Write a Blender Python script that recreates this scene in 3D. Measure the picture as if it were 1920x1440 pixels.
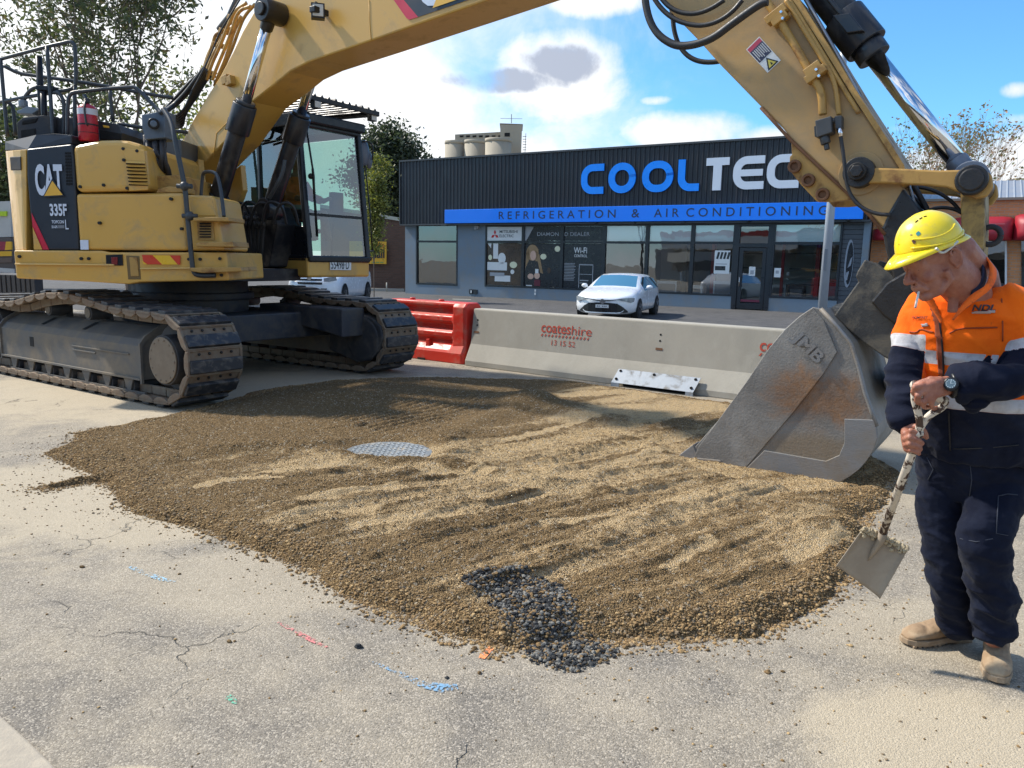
import bpy, math, random
import numpy as np
from mathutils import Vector, Matrix, noise
from mathutils.bvhtree import BVHTree
random.seed(7)
for _o in list(bpy.data.objects): bpy.data.objects.remove(_o)
SC = bpy.context.scene
COL = SC.collection
# ---------------------------------------------------------------- camera
FPX, CAMH = 1443.0, 1.6
PITCH, ROLL = math.atan(230 / 1443.0), 0.02
_f = np.array([0, math.cos(PITCH), -math.sin(PITCH)])
_u0 = np.array([0, math.sin(PITCH), math.cos(PITCH)])
_r0 = np.array([1.0, 0, 0])
_r = _r0 * math.cos(ROLL) + _u0 * math.sin(ROLL)
_u = _u0 * math.cos(ROLL) - _r0 * math.sin(ROLL)
CAMP = np.array([0, 0, CAMH])
cam_d = bpy.data.cameras.new('camera')
cam = bpy.data.objects.new('camera', cam_d); COL.objects.link(cam)
cam_d.sensor_width = 36; cam_d.lens = FPX / 1920 * 36; cam_d.clip_start = 0.05; cam_d.clip_end = 3000
cam.matrix_world = Matrix(((_r[0], _u[0], -_f[0], 0), (_r[1], _u[1], -_f[1], 0), (_r[2], _u[2], -_f[2], CAMH), (0, 0, 0, 1)))
SC.camera = cam
SC.view_settings.view_transform = 'Standard'; SC.view_settings.look = 'None'
SC.view_settings.exposure = 0.34
# ---------------------------------------------------------------- sun
SUN_EL, SUN_AZ = math.radians(45), math.atan2(-0.92, 0.40)      # azimuth from +Y towards +X
sv = Vector((math.sin(SUN_AZ) * math.cos(SUN_EL), math.cos(SUN_AZ) * math.cos(SUN_EL), math.sin(SUN_EL)))
sd = bpy.data.lights.new('sun', 'SUN'); sd.energy = 5.0; sd.angle = math.radians(2.5); sd.color = (1, .93, .82)
sun = bpy.data.objects.new('sun', sd); COL.objects.link(sun)
sun.rotation_euler = sv.to_track_quat('Z', 'Y').to_euler()

# ---------------------------------------------------------------- node helper
class N:
    def __init__(s, tree): s.t = tree
    def n(s, typ, **kw):
        x = s.t.nodes.new(typ)
        for k, v in kw.items():
            if k.startswith('i_'):
                x.inputs[k[2:].replace('_', ' ')].default_value = v
            else: setattr(x, k, v)
        return x
    def l(s, a, b): s.t.links.new(a, b)
    def set(s, sock, v):
        if hasattr(v, 'is_output') or hasattr(v, 'links'): s.l(v, sock)
        else: sock.default_value = v
    def m(s, op, a, b=0.0, c=0.0, clamp=False):
        x = s.n('ShaderNodeMath', operation=op, use_clamp=clamp)
        for i, v in enumerate((a, b, c)): s.set(x.inputs[i], v)
        return x.outputs[0]
    def vm(s, op, a, b=(0, 0, 0)):
        x = s.n('ShaderNodeVectorMath', operation=op)
        s.set(x.inputs[0], a); s.set(x.inputs[1], b)
        return x.outputs['Value'] if op in ('LENGTH', 'DOT_PRODUCT') else x.outputs[0]
    def mix(s, f, a, b, blend='MIX'):
        x = s.n('ShaderNodeMix', data_type='RGBA', blend_type=blend)
        s.set(x.inputs[0], f); s.set(x.inputs[6], a if not isinstance(a, tuple) else (*a[:3], 1)); s.set(x.inputs[7], b if not isinstance(b, tuple) else (*b[:3], 1))
        return x.outputs[2]
    def rng(s, v, a, b, c=0.0, d=1.0, smooth=False):
        x = s.n('ShaderNodeMapRange'); x.clamp = True
        if smooth: x.interpolation_type = 'SMOOTHSTEP'
        s.set(x.inputs[0], v)
        for i, q in enumerate((a, b, c, d)): s.set(x.inputs[i + 1], q)
        return x.outputs[0]
    def noise(s, vec, scale, detail=4, rough=0.55, dist=0.0):
        x = s.n('ShaderNodeTexNoise'); s.l(vec, x.inputs['Vector'])
        x.inputs['Scale'].default_value = scale; x.inputs['Detail'].default_value = detail
        x.inputs['Roughness'].default_value = rough; x.inputs['Distortion'].default_value = dist
        return x.outputs['Fac']
    def voro(s, vec, scale, feature='F1', out='Distance'):
        x = s.n('ShaderNodeTexVoronoi', feature=feature); s.l(vec, x.inputs['Vector'])
        x.inputs['Scale'].default_value = scale
        return x.outputs[out]
    def sep(s, vec):
        x = s.n('ShaderNodeSeparateXYZ'); s.l(vec, x.inputs[0]); return x.outputs
    def comb(s, x_, y_, z_):
        x = s.n('ShaderNodeCombineXYZ')
        for i, v in enumerate((x_, y_, z_)): s.set(x.inputs[i], v)
        return x.outputs[0]

# ---------------------------------------------------------------- world: Nishita sky and clouds by direction
W = bpy.data.worlds.new('World'); SC.world = W; W.use_nodes = True
w = N(W.node_tree); W.node_tree.nodes.clear()
tc = w.n('ShaderNodeTexCoord').outputs['Generated']
sky = w.n('ShaderNodeTexSky', sky_type='NISHITA', sun_disc=False, sun_elevation=SUN_EL, sun_rotation=SUN_AZ, air_density=1.0, dust_density=0.6, ozone_density=2.5)
bg1 = w.n('ShaderNodeBackground'); bg1.inputs[1].default_value = 0.15
w.l(w.mix(1.0, sky.outputs[0], (.55, .98, 1.25), 'MULTIPLY'), bg1.inputs[0])
X, Y, Z = w.sep(tc)
az = w.m('ARCTAN2', X, Y); el = w.m('ARCSINE', Z)
n1 = w.noise(tc, 9.0, 8, 0.62, .3); n2 = w.noise(tc, 3.2, 5, 0.55)
nn = w.m('ADD', w.m('MULTIPLY', w.m('SUBTRACT', n1, .5), 2.6), w.m('MULTIPLY', w.m('SUBTRACT', n2, .5), 1.0))
def aedir(x, y):
    d = _f + _r * (x - 960) / FPX + _u * (720 - y) / FPX; d /= np.linalg.norm(d)
    return math.atan2(d[0], d[1]), math.asin(d[2])
def blob(x, y, sx, sy, gain=1.0, nz=1.0):
    a, e = aedir(x, y)
    da = w.m('DIVIDE', w.m('SUBTRACT', az, a), sx / FPX); de = w.m('DIVIDE', w.m('SUBTRACT', el, e), sy / FPX)
    r2 = w.m('ADD', w.m('MULTIPLY', da, da), w.m('MULTIPLY', de, de))
    v = w.m('ADD', w.m('SUBTRACT', gain, r2), w.m('MULTIPLY', nn, nz))
    return v
cl = None
for b in [(-400, 100, 1400, 1000, 1.0, .42), (1030, 140, 160, 90, 1.05, .8), (1110, -10, 110, 45, 1, .9), (1290, 250, 130, 45, 1, .8), (1420, 268, 120, 35, .8, .8), (1230, 188, 42, 12, .6, .9),
          (1790, 300, 110, 40, .8, .8), (1950, 300, 130, 60, 1, .8), (1905, 168, 30, 16, .6, .8), (1900, 225, 60, 16, .3, .9), (1690, 240, 60, 12, .2, .8), (560, 330, 700, 150, 1.2, .5), (640, 190, 360, 190, 1.0, .55), (1500, 60, 60, 12, .1, .6)]:
    v = blob(*b); cl = v if cl is None else w.m('MAXIMUM', cl, v)
# broken cloud over the rest of the sky (behind and above the camera)
far = w.m('MULTIPLY', w.rng(w.m('ABSOLUTE', az), .75, 1.3), w.m('SUBTRACT', w.m('MULTIPLY', n2, 3.2), 1.3))
cl = w.m('MAXIMUM', cl, far)
dens = w.rng(cl, 0.0, 0.9, 0, 1, True)
gc = w.rng(w.m('MAXIMUM', blob(1045, 118, 85, 36, .9, 1.25), blob(950, 148, 125, 28, .85, 1.2)), 0.0, .55, 0, 1, True)
lum = w.rng(az, -.75, .35, 1.12, .87)
cloudc = w.mix(gc, w.mix(w.rng(n1, .35, .75), (.86, .90, .95), (1, 1, 1)), (.44, .49, .60))
bg2 = w.n('ShaderNodeBackground'); w.l(cloudc, bg2.inputs[0]); w.l(w.m('MULTIPLY', lum, 1.0), bg2.inputs[1])
mx = w.n('ShaderNodeMixShader'); w.l(dens, mx.inputs[0]); w.l(bg1.outputs[0], mx.inputs[1]); w.l(bg2.outputs[0], mx.inputs[2])
w.l(mx.outputs[0], w.n('ShaderNodeOutputWorld').inputs[0])

# ---------------------------------------------------------------- projection helpers: where a sight line meets a real plane
def ray(x, y): return _f + _r * (x - 960) / FPX + _u * (720 - y) / FPX
def onz(x, y, z=0.0):
    d = ray(x, y); return CAMP + d * ((z - CAMH) / d[2])
def ony(x, y, Yv):
    d = ray(x, y); return CAMP + d * (Yv / d[1])
def onp(x, y, p, n):
    d = ray(x, y); n = np.array(n, float); return CAMP + d * (np.dot(np.array(p, float) - CAMP, n) / np.dot(d, n))

# ---------------------------------------------------------------- materials
MATS = {}
def mat(name, col, rough=.6, metal=0.0, col2=None, vs=3.0, vamt=.5, bump=0.0, bs=60.0, spec=None, coat=0.0, dust=None, dsc=2.0, damt=.5, stretch=None, rvar=.1, detail=6):
    """base colour, a second colour broken up by noise, a dust or rust colour with its own patches, and a bump"""
    if name in MATS: return MATS[name]
    m = bpy.data.materials.new(name); m.use_nodes = True; t = N(m.node_tree)
    p = m.node_tree.nodes['Principled BSDF']
    o = t.n('ShaderNodeTexCoord').outputs['Object']
    if stretch: o2 = t.vm('MULTIPLY', o, stretch)
    else: o2 = o
    n1 = t.noise(o2, vs, detail, .62)
    c2 = col2 or tuple(max(0, c * .72) for c in col)
    c = t.mix(t.rng(n1, .5 - .22, .5 + .22, 0, vamt), col, c2)
    if dust:
        dm = t.rng(t.noise(o, dsc, 8, .68, .4), .62 - damt * .3, .75 - damt * .2)
        c = t.mix(dm, c, dust)
        t.set(p.inputs['Roughness'], t.rng(dm, 0, 1, rough, min(1, rough + .35)))
    else:
        t.set(p.inputs['Roughness'], t.rng(t.noise(o, vs * 2.3, 5), .3, .7, max(.02, rough - rvar), min(1, rough + rvar)))
    t.l(c, p.inputs['Base Color'])
    p.inputs['Metallic'].default_value = metal
    if spec is not None: p.inputs['Specular IOR Level'].default_value = spec
    if coat: p.inputs['Coat Weight'].default_value = coat; p.inputs['Coat Roughness'].default_value = .08
    if bump:
        b = t.n('ShaderNodeBump'); b.inputs['Strength'].default_value = 1.0; b.inputs['Distance'].default_value = bump
        t.l(t.noise(o2, bs, 4, .6), b.inputs['Height']); t.l(b.outputs[0], p.inputs['Normal'])
    MATS[name] = m
    return m
def plain(name, col, rough=.5, metal=0.0, **k): return mat(name, col, rough, metal, vamt=.25, **k)

# ---------------------------------------------------------------- mesh builder
def frame_of(d):
    d = np.array(d, float); d /= (np.linalg.norm(d) + 1e-12)
    a = np.array([0, 0, 1.0]) if abs(d[2]) < .9 else np.array([1.0, 0, 0])
    x = np.cross(a, d); x /= np.linalg.norm(x); y = np.cross(d, x)
    return x, y, d
class MB:
    def __init__(s): s.v = []; s.f = []; s.mi = []; s.sm = []
    def add(s, vs, fs, mi=0, sm=False):
        o = len(s.v); s.v.extend([tuple(map(float, q)) for q in vs])
        for f in fs: s.f.append(tuple(o + i for i in f)); s.mi.append(mi); s.sm.append(sm)
        return s
    def box(s, lo, hi, mi=0, T=None):
        (a, b, c), (d, e, g) = lo, hi
        vs = [(x, y, z) for z in (c, g) for y in (b, e) for x in (a, d)]
        if T: vs = [T(*q) for q in vs]
        return s.add(vs, [(0, 2, 3, 1), (4, 5, 7, 6), (0, 1, 5, 4), (1, 3, 7, 5), (3, 2, 6, 7), (2, 0, 4, 6)], mi)
    def obox(s, c, ax, hs, mi=0):
        c = np.array(c, float); A = [np.array(a, float) / np.linalg.norm(a) * h for a, h in zip(ax, hs)]
        return s.box((-1, -1, -1), (1, 1, 1), mi, lambda x, y, z: c + A[0] * x + A[1] * y + A[2] * z)
    def bar(s, p, q, w, h, mi=0, up=(0, 0, 1)):
        p = np.array(p, float); q = np.array(q, float); d = q - p; L = np.linalg.norm(d)
        x = np.cross(d, up); x = x / (np.linalg.norm(x) + 1e-9); y = np.cross(x, d / L)
        return s.obox((p + q) / 2, (d, x, y), (L / 2, w / 2, h / 2), mi)
    def prism(s, poly, off, mi=0, mcap=None):
        """poly: 3-D outline, off: extrusion vector"""
        n = len(poly); P = [np.array(q, float) for q in poly]; o = np.array(off, float)
        s.add(P + [q + o for q in P], [tuple(range(n))[::-1], tuple(range(n, 2 * n))], mi if mcap is None else mcap)
        base = len(s.v) - 2 * n
        for i in range(n):
            j = (i + 1) % n
            s.f.append((base + i, base + j, base + n + j, base + n + i)); s.mi.append(mi); s.sm.append(False)
        return s
    def tube(s, pts, r, n=8, mi=0, caps=True, sm=True, closed=False):
        P = [np.array(q, float) for q in pts]; m = len(P)
        R = r if hasattr(r, '__len__') else [r] * m
        vs = []; fs = []; px = None
        for i in range(m):
            a = P[max(i - 1, 0)]; b = P[min(i + 1, m - 1)]
            x, y, d = frame_of(b - a)
            if px is not None:
                x = px - d * np.dot(px, d); nx = np.linalg.norm(x)
                x = x / nx if nx > 1e-6 else frame_of(d)[0]; y = np.cross(d, x)
            px = x
            for k in range(n):
                t = 2 * math.pi * k / n; vs.append(P[i] + (x * math.cos(t) + y * math.sin(t)) * R[i])
        for i in range(m - 1):
            for k in range(n):
                k2 = (k + 1) % n; fs.append((i * n + k, i * n + k2, (i + 1) * n + k2, (i + 1) * n + k))
        s.add(vs, fs, mi, sm)
        if caps: s.add(vs[:n] , [tuple(range(n))[::-1]], mi); s.add(vs[-n:], [tuple(range(n))], mi)
        return s
    def cyl(s, p, q, r0, r1=None, n=20, mi=0, sm=True): return s.tube([p, q], [r0, r0 if r1 is None else r1], n, mi, True, sm)
    def loft(s, rings, mi=0, sm=True, caps=True, mis=None):
        n = len(rings[0]); vs = [p for r in rings for p in r]; o = len(s.v)
        s.v.extend([tuple(map(float, q)) for q in vs])
        for i in range(len(rings) - 1):
            for k in range(n):
                k2 = (k + 1) % n
                s.f.append((o + i * n + k, o + i * n + k2, o + (i + 1) * n + k2, o + (i + 1) * n + k)); s.mi.append(mis[i] if mis else mi); s.sm.append(sm)
        if caps:
            s.f.append(tuple(o + k for k in range(n))[::-1]); s.mi.append(mis[0] if mis else mi); s.sm.append(False)
            s.f.append(tuple(o + (len(rings) - 1) * n + k for k in range(n))); s.mi.append(mis[-1] if mis else mi); s.sm.append(False)
        return s
    def sph(s, c, r, nu=16, nv=10, mi=0, ax=None):
        c = np.array(c, float); r = r if hasattr(r, '__len__') else (r, r, r)
        ax = ax or ((1, 0, 0), (0, 1, 0), (0, 0, 1)); A = [np.array(a, float) for a in ax]; vs = []; fs = []
        for i in range(nv + 1):
            ph = math.pi * i / nv
            for k in range(nu):
                t = 2 * math.pi * k / nu
                vs.append(c + A[0] * r[0] * math.sin(ph) * math.cos(t) + A[1] * r[1] * math.sin(ph) * math.sin(t) + A[2] * r[2] * math.cos(ph))
        for i in range(nv):
            for k in range(nu):
                k2 = (k + 1) % nu; fs.append((i * nu + k, (i + 1) * nu + k, (i + 1) * nu + k2, i * nu + k2))
        return s.add(vs, fs, mi, True)
    def mesh(s, name, mats):
        us = sorted({i for f in s.f for i in f})
        if len(us) < len(s.v): mp = {a: b for b, a in enumerate(us)}; s.v = [s.v[i] for i in us]; s.f = [tuple(mp[i] for i in f) for f in s.f]
        me = bpy.data.meshes.new(name); me.from_pydata(s.v, [], s.f)
        for m in (mats if isinstance(mats, (list, tuple)) else [mats]): me.materials.append(m)
        me.polygons.foreach_set('material_index', s.mi); me.polygons.foreach_set('use_smooth', s.sm)
        me.update(); me.validate()
        return me
    def build(s, name, mats, parent=None, bevel=0.0, seg=2, fixn=True):
        me = s.mesh(name, mats)
        if fixn:
            import bmesh
            bm = bmesh.new(); bm.from_mesh(me)
            bmesh.ops.remove_doubles(bm, verts=bm.verts, dist=1e-5)
            bmesh.ops.recalc_face_normals(bm, faces=bm.faces); bm.to_mesh(me); bm.free()
        o = bpy.data.objects.new(name, me); COL.objects.link(o)
        if parent: par(o, parent)
        if bevel:
            b = o.modifiers.new('bevel', 'BEVEL'); b.width = bevel; b.segments = seg; b.limit_method = 'ANGLE'; b.angle_limit = math.radians(35)
        return o
def par(o, p):
    o.parent = p; bpy.context.view_layer.update()
    o.matrix_parent_inverse = p.matrix_world.inverted()
def tag(o, label=None, cat=None, group=None, kind=None):
    for k, v in (('label', label), ('category', cat), ('group', group), ('kind', kind)):
        if v: o[k] = v
    return o
def thing(name, loc, label, cat, group=None):
    o = bpy.data.objects.new(name, None); COL.objects.link(o); o.location = tuple(loc); o.empty_display_size = .1
    bpy.context.view_layer.update()
    return tag(o, label, cat, group)
def copyobj(o, parent=None, vec=(0, 0, 0)):
    c = o.copy(); COL.objects.link(c)
    if parent: c.parent = parent
    c.matrix_basis = Matrix.Translation(Vector(vec)) @ c.matrix_basis
    return c
def copy_tree(root, loc=None):
    c = root.copy(); COL.objects.link(c)
    if loc is not None: c.location = tuple(loc)
    for ch in root.children:
        d = ch.copy(); COL.objects.link(d); d.parent = c
        for g in ch.children: e = g.copy(); COL.objects.link(e); e.parent = d
    return c
def text_mb(txt, size, off=0.0, font_space=1.0, shear=0.0, res=4):
    """flat letter outlines of a text as (verts, faces) in the XY plane"""
    cu = bpy.data.curves.new('txt', 'FONT'); cu.body = txt; cu.size = size; cu.offset = off; cu.space_character = font_space; cu.shear = shear; cu.resolution_u = res
    o = bpy.data.objects.new('txt', cu); COL.objects.link(o); bpy.context.view_layer.update()
    me = o.to_mesh(); vs = [tuple(v.co) for v in me.vertices]; fs = [tuple(p.vertices) for p in me.polygons]
    o.to_mesh_clear(); bpy.data.objects.remove(o); bpy.data.curves.remove(cu)
    return vs, fs
def put_text(mb, txt, p, ex, ey, width=None, height=None, mi=0, off=0.0, sp=1.0, shear=0.0, center=False, thick=0.0):
    """text with its lower left at p, along ex, up ey; scaled to width x height"""
    vs, fs = text_mb(txt, 1.0, off, sp, shear)
    if not vs: return
    A = np.array(vs); lo = A.min(0); hi = A.max(0); sz = hi - lo
    sx = width / sz[0] if width else height / sz[1]; sy = height / sz[1] if height else sx
    p = np.array(p, float); ex = np.array(ex, float); ex /= np.linalg.norm(ex); ey = np.array(ey, float); ey /= np.linalg.norm(ey)
    cx = -.5 * sz[0] * sx if center else 0
    Q = [p + ex * ((a[0] - lo[0]) * sx + cx) + ey * (a[1] - lo[1]) * sy for a in A]
    mb.add(Q, fs, mi)
    return sz[0] * sx
def smoothpoly(pts, it=1, closed=False):
    P = [np.array(p, float) for p in pts]
    for _ in range(it):
        Q = [] if closed else [P[0]]
        n = len(P)
        for i in range(n if closed else n - 1):
            a, b = P[i], P[(i + 1) % n]; Q += [a * .75 + b * .25, a * .25 + b * .75]
        if not closed: Q.append(P[-1])
        P = Q
    return P
# ================================================================ SETTING
def ground_mat(name, base, dark, dustc, dustamt, cracks=True, speck=.5, patches=()):
    m = bpy.data.materials.new(name); m.use_nodes = True; t = N(m.node_tree); p = m.node_tree.nodes['Principled BSDF']
    o = t.n('ShaderNodeTexCoord').outputs['Object']
    big = t.noise(o, .35, 5, .6, .6); mid = t.noise(o, 2.2, 8, .7, .3); fine = t.noise(o, 130, 4, .7)
    c = t.mix(t.rng(t.m('ADD', t.m('MULTIPLY', big, .5), t.m('MULTIPLY', mid, .5)), .38, .62), dark, base)
    # aggregate: light and dark stones showing in the binder
    v = t.n('ShaderNodeTexVoronoi'); t.l(o, v.inputs['Vector']); v.inputs['Scale'].default_value = 170
    cr, cg, cb = t.n('ShaderNodeSeparateColor').outputs, None, None
    sc = t.n('ShaderNodeSeparateColor'); t.l(v.outputs['Color'], sc.inputs[0])
    c = t.mix(t.m('MULTIPLY', t.rng(sc.outputs[0], .72, .80), speck), c, tuple(min(1, q * 1.75) for q in base))
    c = t.mix(t.m('MULTIPLY', t.rng(sc.outputs[1], .70, .78), speck), c, tuple(q * .38 for q in dark))
    h = t.m('ADD', t.m('MULTIPLY', v.outputs['Distance'], -.8), fine)
    # dust lying on it: broken patches of given place, size and strength
    xs = t.sep(o); dm = t.m('MULTIPLY', t.rng(mid, .35, .72), dustamt)
    wob = t.m('MULTIPLY', t.m('SUBTRACT', t.noise(o, 1.6, 7, .72, .5), .5), 2.4)
    for (px_, py_, rx, ry, st) in patches:
        dx = t.m('DIVIDE', t.m('SUBTRACT', xs[0], px_), rx); dy = t.m('DIVIDE', t.m('SUBTRACT', xs[1], py_), ry)
        r2 = t.m('ADD', t.m('MULTIPLY', dx, dx), t.m('MULTIPLY', dy, dy))
        k = t.m('MULTIPLY', t.rng(t.m('SUBTRACT', 1.15, t.m('ADD', r2, wob)), 0, .9, 0, 1, True), st)
        dm = t.m('MAXIMUM', dm, k)
    dm = t.m('MULTIPLY', dm, t.rng(fine, .30, .60, .45, 1.0))
    c = t.mix(dm, c, dustc)
    if cracks:
        wv = t.vm('ADD', o, t.vm('SCALE', t.n('ShaderNodeTexNoise').outputs['Color'])) if False else o
        d = t.n('ShaderNodeTexNoise'); t.l(o, d.inputs['Vector']); d.inputs['Scale'].default_value = 5; d.inputs['Detail'].default_value = 5
        s_ = t.n('ShaderNodeVectorMath', operation='SCALE'); t.l(d.outputs['Color'], s_.inputs[0]); s_.inputs['Scale'].default_value = .35
        o2 = t.vm('ADD', o, s_.outputs[0])
        ce = t.voro(o2, .75, 'DISTANCE_TO_EDGE'); cm = t.m('MULTIPLY', t.rng(ce, .0015, .006, 1, 0), t.rng(t.noise(o, .8, 3), .54, .60))
        ce2 = t.voro(o2, 3.2, 'DISTANCE_TO_EDGE'); cm2 = t.m('MULTIPLY', t.rng(ce2, .006, .02, 1, 0), t.rng(t.noise(o, .9, 3), .60, .68))
        cm = t.m('MAXIMUM', cm, t.m('MULTIPLY', cm2, .7))
        c = t.mix(t.m('MULTIPLY', cm, .42), c, tuple(q * .25 for q in dark))
        h = t.m('SUBTRACT', h, t.m('MULTIPLY', cm, 3.0))
    t.l(c, p.inputs['Base Color']); p.inputs['Roughness'].default_value = .88; p.inputs['Specular IOR Level'].default_value = .3
    b = t.n('ShaderNodeBump'); b.inputs['Distance'].default_value = .0032; b.inputs['Strength'].default_value = .9
    t.l(h, b.inputs['Height']); t.l(b.outputs[0], p.inputs['Normal'])
    return m
g = MB(); g.add([(-900, -300, 0), (900, -300, 0), (900, 1500, 0), (-900, 1500, 0)], [(0, 1, 2, 3)])
MGR = ground_mat('worn asphalt', (.285, .252, .205), (.175, .157, .132), (.50, .42, .295), .5, True, .58,
    [(-2.6, 5.2, 1.6, 1.6, .75), (-1.2, 3.7, 1.0, .6, .5), (1.6, 2.35, .75, .55, .85), (2.3, 3.2, 1.3, .5, .55), (-1.14, 2.17, .15, .055, 1.2), (-3.5, 9, 4, 2.5, .8), (3.2, 6.2, 1.6, 1.6, .55), (.8, 1.8, .5, .3, .35)])
tag(g.build('ground', MGR), kind='structure')
MRD = ground_mat('road asphalt', (.085, .085, .088), (.055, .055, .058), (.17, .16, .145), .35, False, .4, [(2, 12.5, 7, 1.5, .6)])
def wy(u, off):
    A = math.radians(37.5); return (-.75 + math.cos(A) * u + math.sin(A) * off, 11.77 - math.sin(A) * u + math.cos(A) * off)
g = MB(); a, b = wy(-60, .9), wy(60, .9); c_, d_ = wy(60, 15), wy(-60, 26)
g.add([(a[0], a[1], .004), (b[0], b[1], .004), (c_[0], c_[1], .004), (d_[0], d_[1], .004)], [(0, 1, 2, 3)])
tag(g.build('road', MRD), kind='structure')
# pale concrete slab in the corner and painted survey marks
MCON = mat('footpath concrete', (.36, .315, .25), .9, col2=(.27, .235, .185), vs=4, bump=.003, bs=90, dust=(.44, .38, .29), dsc=6)
g = MB(); P = [onz(-60, 1290), onz(0, 1345), onz(52, 1392), onz(100, 1440), onz(150, 1500), onz(-200, 1600), onz(-500, 1400)]
g.prism([(p[0], p[1], -.05) for p in P], (0, 0, .062))
tag(g.build('footpath', MCON, bevel=.008), kind='structure')
def paintmat(n, col, cov):
    m = bpy.data.materials.new(n); m.use_nodes = True; t = N(m.node_tree); p = m.node_tree.nodes['Principled BSDF']
    o = t.n('ShaderNodeTexCoord').outputs['Object']
    p.inputs['Base Color'].default_value = (*col, 1); p.inputs['Roughness'].default_value = .85
    t.l(t.rng(t.m('ADD', t.m('MULTIPLY', t.noise(o, 60, 4), .6), t.m('MULTIPLY', t.noise(o, 9, 3), .4)), .5 - cov - .03, .5 - cov + .06, 1, 0) if False else t.rng(t.m('ADD', t.m('MULTIPLY', t.noise(o, 90, 4), .7), t.m('MULTIPLY', t.noise(o, 9, 3), .3)), .46 - cov, .56 - cov), p.inputs['Alpha'])
    return m
for nm, lab, col, cov, pts, wd in [
    ('paint_mark', 'bright blue spray paint stroke curving across the grey asphalt below the dark stones', (.18, .34, .50), -.03, [(690, 1238), (740, 1258), (790, 1282), (830, 1290), (858, 1287)], (.006, .012, .022, .03, .018)),
    ('paint_mark', 'faded red spray paint stroke on the asphalt left of the small dark clod', (.60, .20, .19), -.02, [(522, 1166), (550, 1182), (585, 1200), (614, 1214)], (.008, .014, .014, .006)),
    ('paint_mark', 'small green paint dab on the asphalt near the cracks', (.10, .50, .33), -.02, [(424, 1303), (434, 1310), (442, 1320)], (.012, .016, .008)),
    ('paint_mark', 'faint pale blue spray paint line on the pale dusty ground at left', (.30, .48, .60), -.03, [(242, 1062), (272, 1074), (305, 1086), (330, 1090)], (.012, .02, .018, .012)),
    ('paint_mark', 'orange spray paint dash at the edge of the gravel beside the dark stones', (.80, .27, .10), .03, [(903, 1234), (912, 1222), (924, 1212)], (.014, .018, .012))]:
    g = MB(); L = []; Rr = []
    Q = [onz(*q, .004) for q in pts]
    for i, q in enumerate(Q):
        d = Q[min(i + 1, len(Q) - 1)] - Q[max(i - 1, 0)]; nrm = np.array([-d[1], d[0], 0]) / np.linalg.norm(d[:2])
        L.append(q + nrm * wd[i]); Rr.append(q - nrm * wd[i])
    n_ = len(Q); g.add(L + Rr, [(i, i + 1, n_ + i + 1, n_ + i) for i in range(n_ - 1)])
    tag(g.build(nm, paintmat('paint ' + lab[:12], col, cov)), lab, 'paint mark', 'spray paint marks on the asphalt')

# ---------------------------------------------------------------- shop
AW = math.radians(31.1); DW = np.array([math.cos(AW), -math.sin(AW), 0]); NW = np.array([-math.sin(AW), -math.cos(AW), 0]); P0 = np.array([-5.15, 36.72, 0])
def BW(u, z, v=0.0): return P0 + DW * u + NW * v + np.array([0, 0, z])
def bbox(mb, u0, u1, z0, z1, v0, v1, mi=0):
    return mb.box((u0, z0, v0), (u1, z1, v1), mi, lambda a, b, c: BW(a, b, c))
MWALL = mat('blue grey render', (.17, .225, .28), .75, col2=(.14, .185, .235), vs=1.2, bump=.002, bs=60, dust=(.20, .22, .235), dsc=1.2)
MCLAD = mat('black steel cladding', (.028, .030, .036), .42, col2=(.022, .024, .028), vs=.8, spec=.4)
MBLUE = mat('blue sign', (.0, .20, .92), .38, col2=(.0, .17, .82), vs=.7)
MDARK = mat('dark frame', (.018, .022, .028), .35)
MLETD = mat('navy letters', (.012, .03, .075), .4)
MLETW = mat('white letters', (.62, .68, .76), .4, col2=(.55, .61, .70))
MWHITE = mat('white vinyl', (.70, .72, .72), .45, col2=(.62, .64, .64))
def glassmat(name, tint=(.5, .55, .55), refl=.35, rough=.01, gc=(.9, .95, 1)):
    m = bpy.data.materials.new(name); m.use_nodes = True; t = N(m.node_tree); m.node_tree.nodes.remove(m.node_tree.nodes['Principled BSDF'])
    tr = t.n('ShaderNodeBsdfTransparent'); tr.inputs[0].default_value = (*tint, 1)
    gl = t.n('ShaderNodeBsdfGlossy'); gl.inputs['Roughness'].default_value = rough; gl.inputs[0].default_value = (*gc, 1)
    fr = t.n('ShaderNodeFresnel'); fr.inputs[0].default_value = 1.5
    o = t.n('ShaderNodeTexCoord').outputs['Object']
    b = t.n('ShaderNodeBump'); b.inputs['Distance'].default_value = .002; t.l(t.noise(o, 1.3, 2), b.inputs['Height']); t.l(b.outputs[0], gl.inputs['Normal'])
    x = t.n('ShaderNodeMixShader'); t.set(x.inputs[0], t.m('ADD', t.m('MULTIPLY', fr.outputs[0], 1 - refl), refl, clamp=True)); t.l(tr.outputs[0], x.inputs[1]); t.l(gl.outputs[0], x.inputs[2])
    t.l(x.outputs[0], m.node_tree.nodes['Material Output'].inputs[0]); return m
MGLASS = glassmat('shop glass', (.93, .96, .96), .13)
shop = thing('shop_building', BW(10, 0, -4), 'grey shop with black ribbed parapet, large blue and white lettering and blue sign band', 'shop')
g = MB()
bbox(g, 0, .65, 0, 3.2, -.25, 0); bbox(g, .65, 3.02, 0, .45, -.25, 0); bbox(g, 3.02, 4.5, 0, 3.2, -.25, 0); bbox(g, 4.5, 15.45, 0, .48, -.25, 0)
bbox(g, 16.75, 19.1, 0, .48, -.25, 0); bbox(g, 19.76, 19.96, 0, 3.2, -.25, 0); bbox(g, -.0, .22, 0, 5.6, -12, -.25)
g.build('wall', MWALL, shop)
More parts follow.
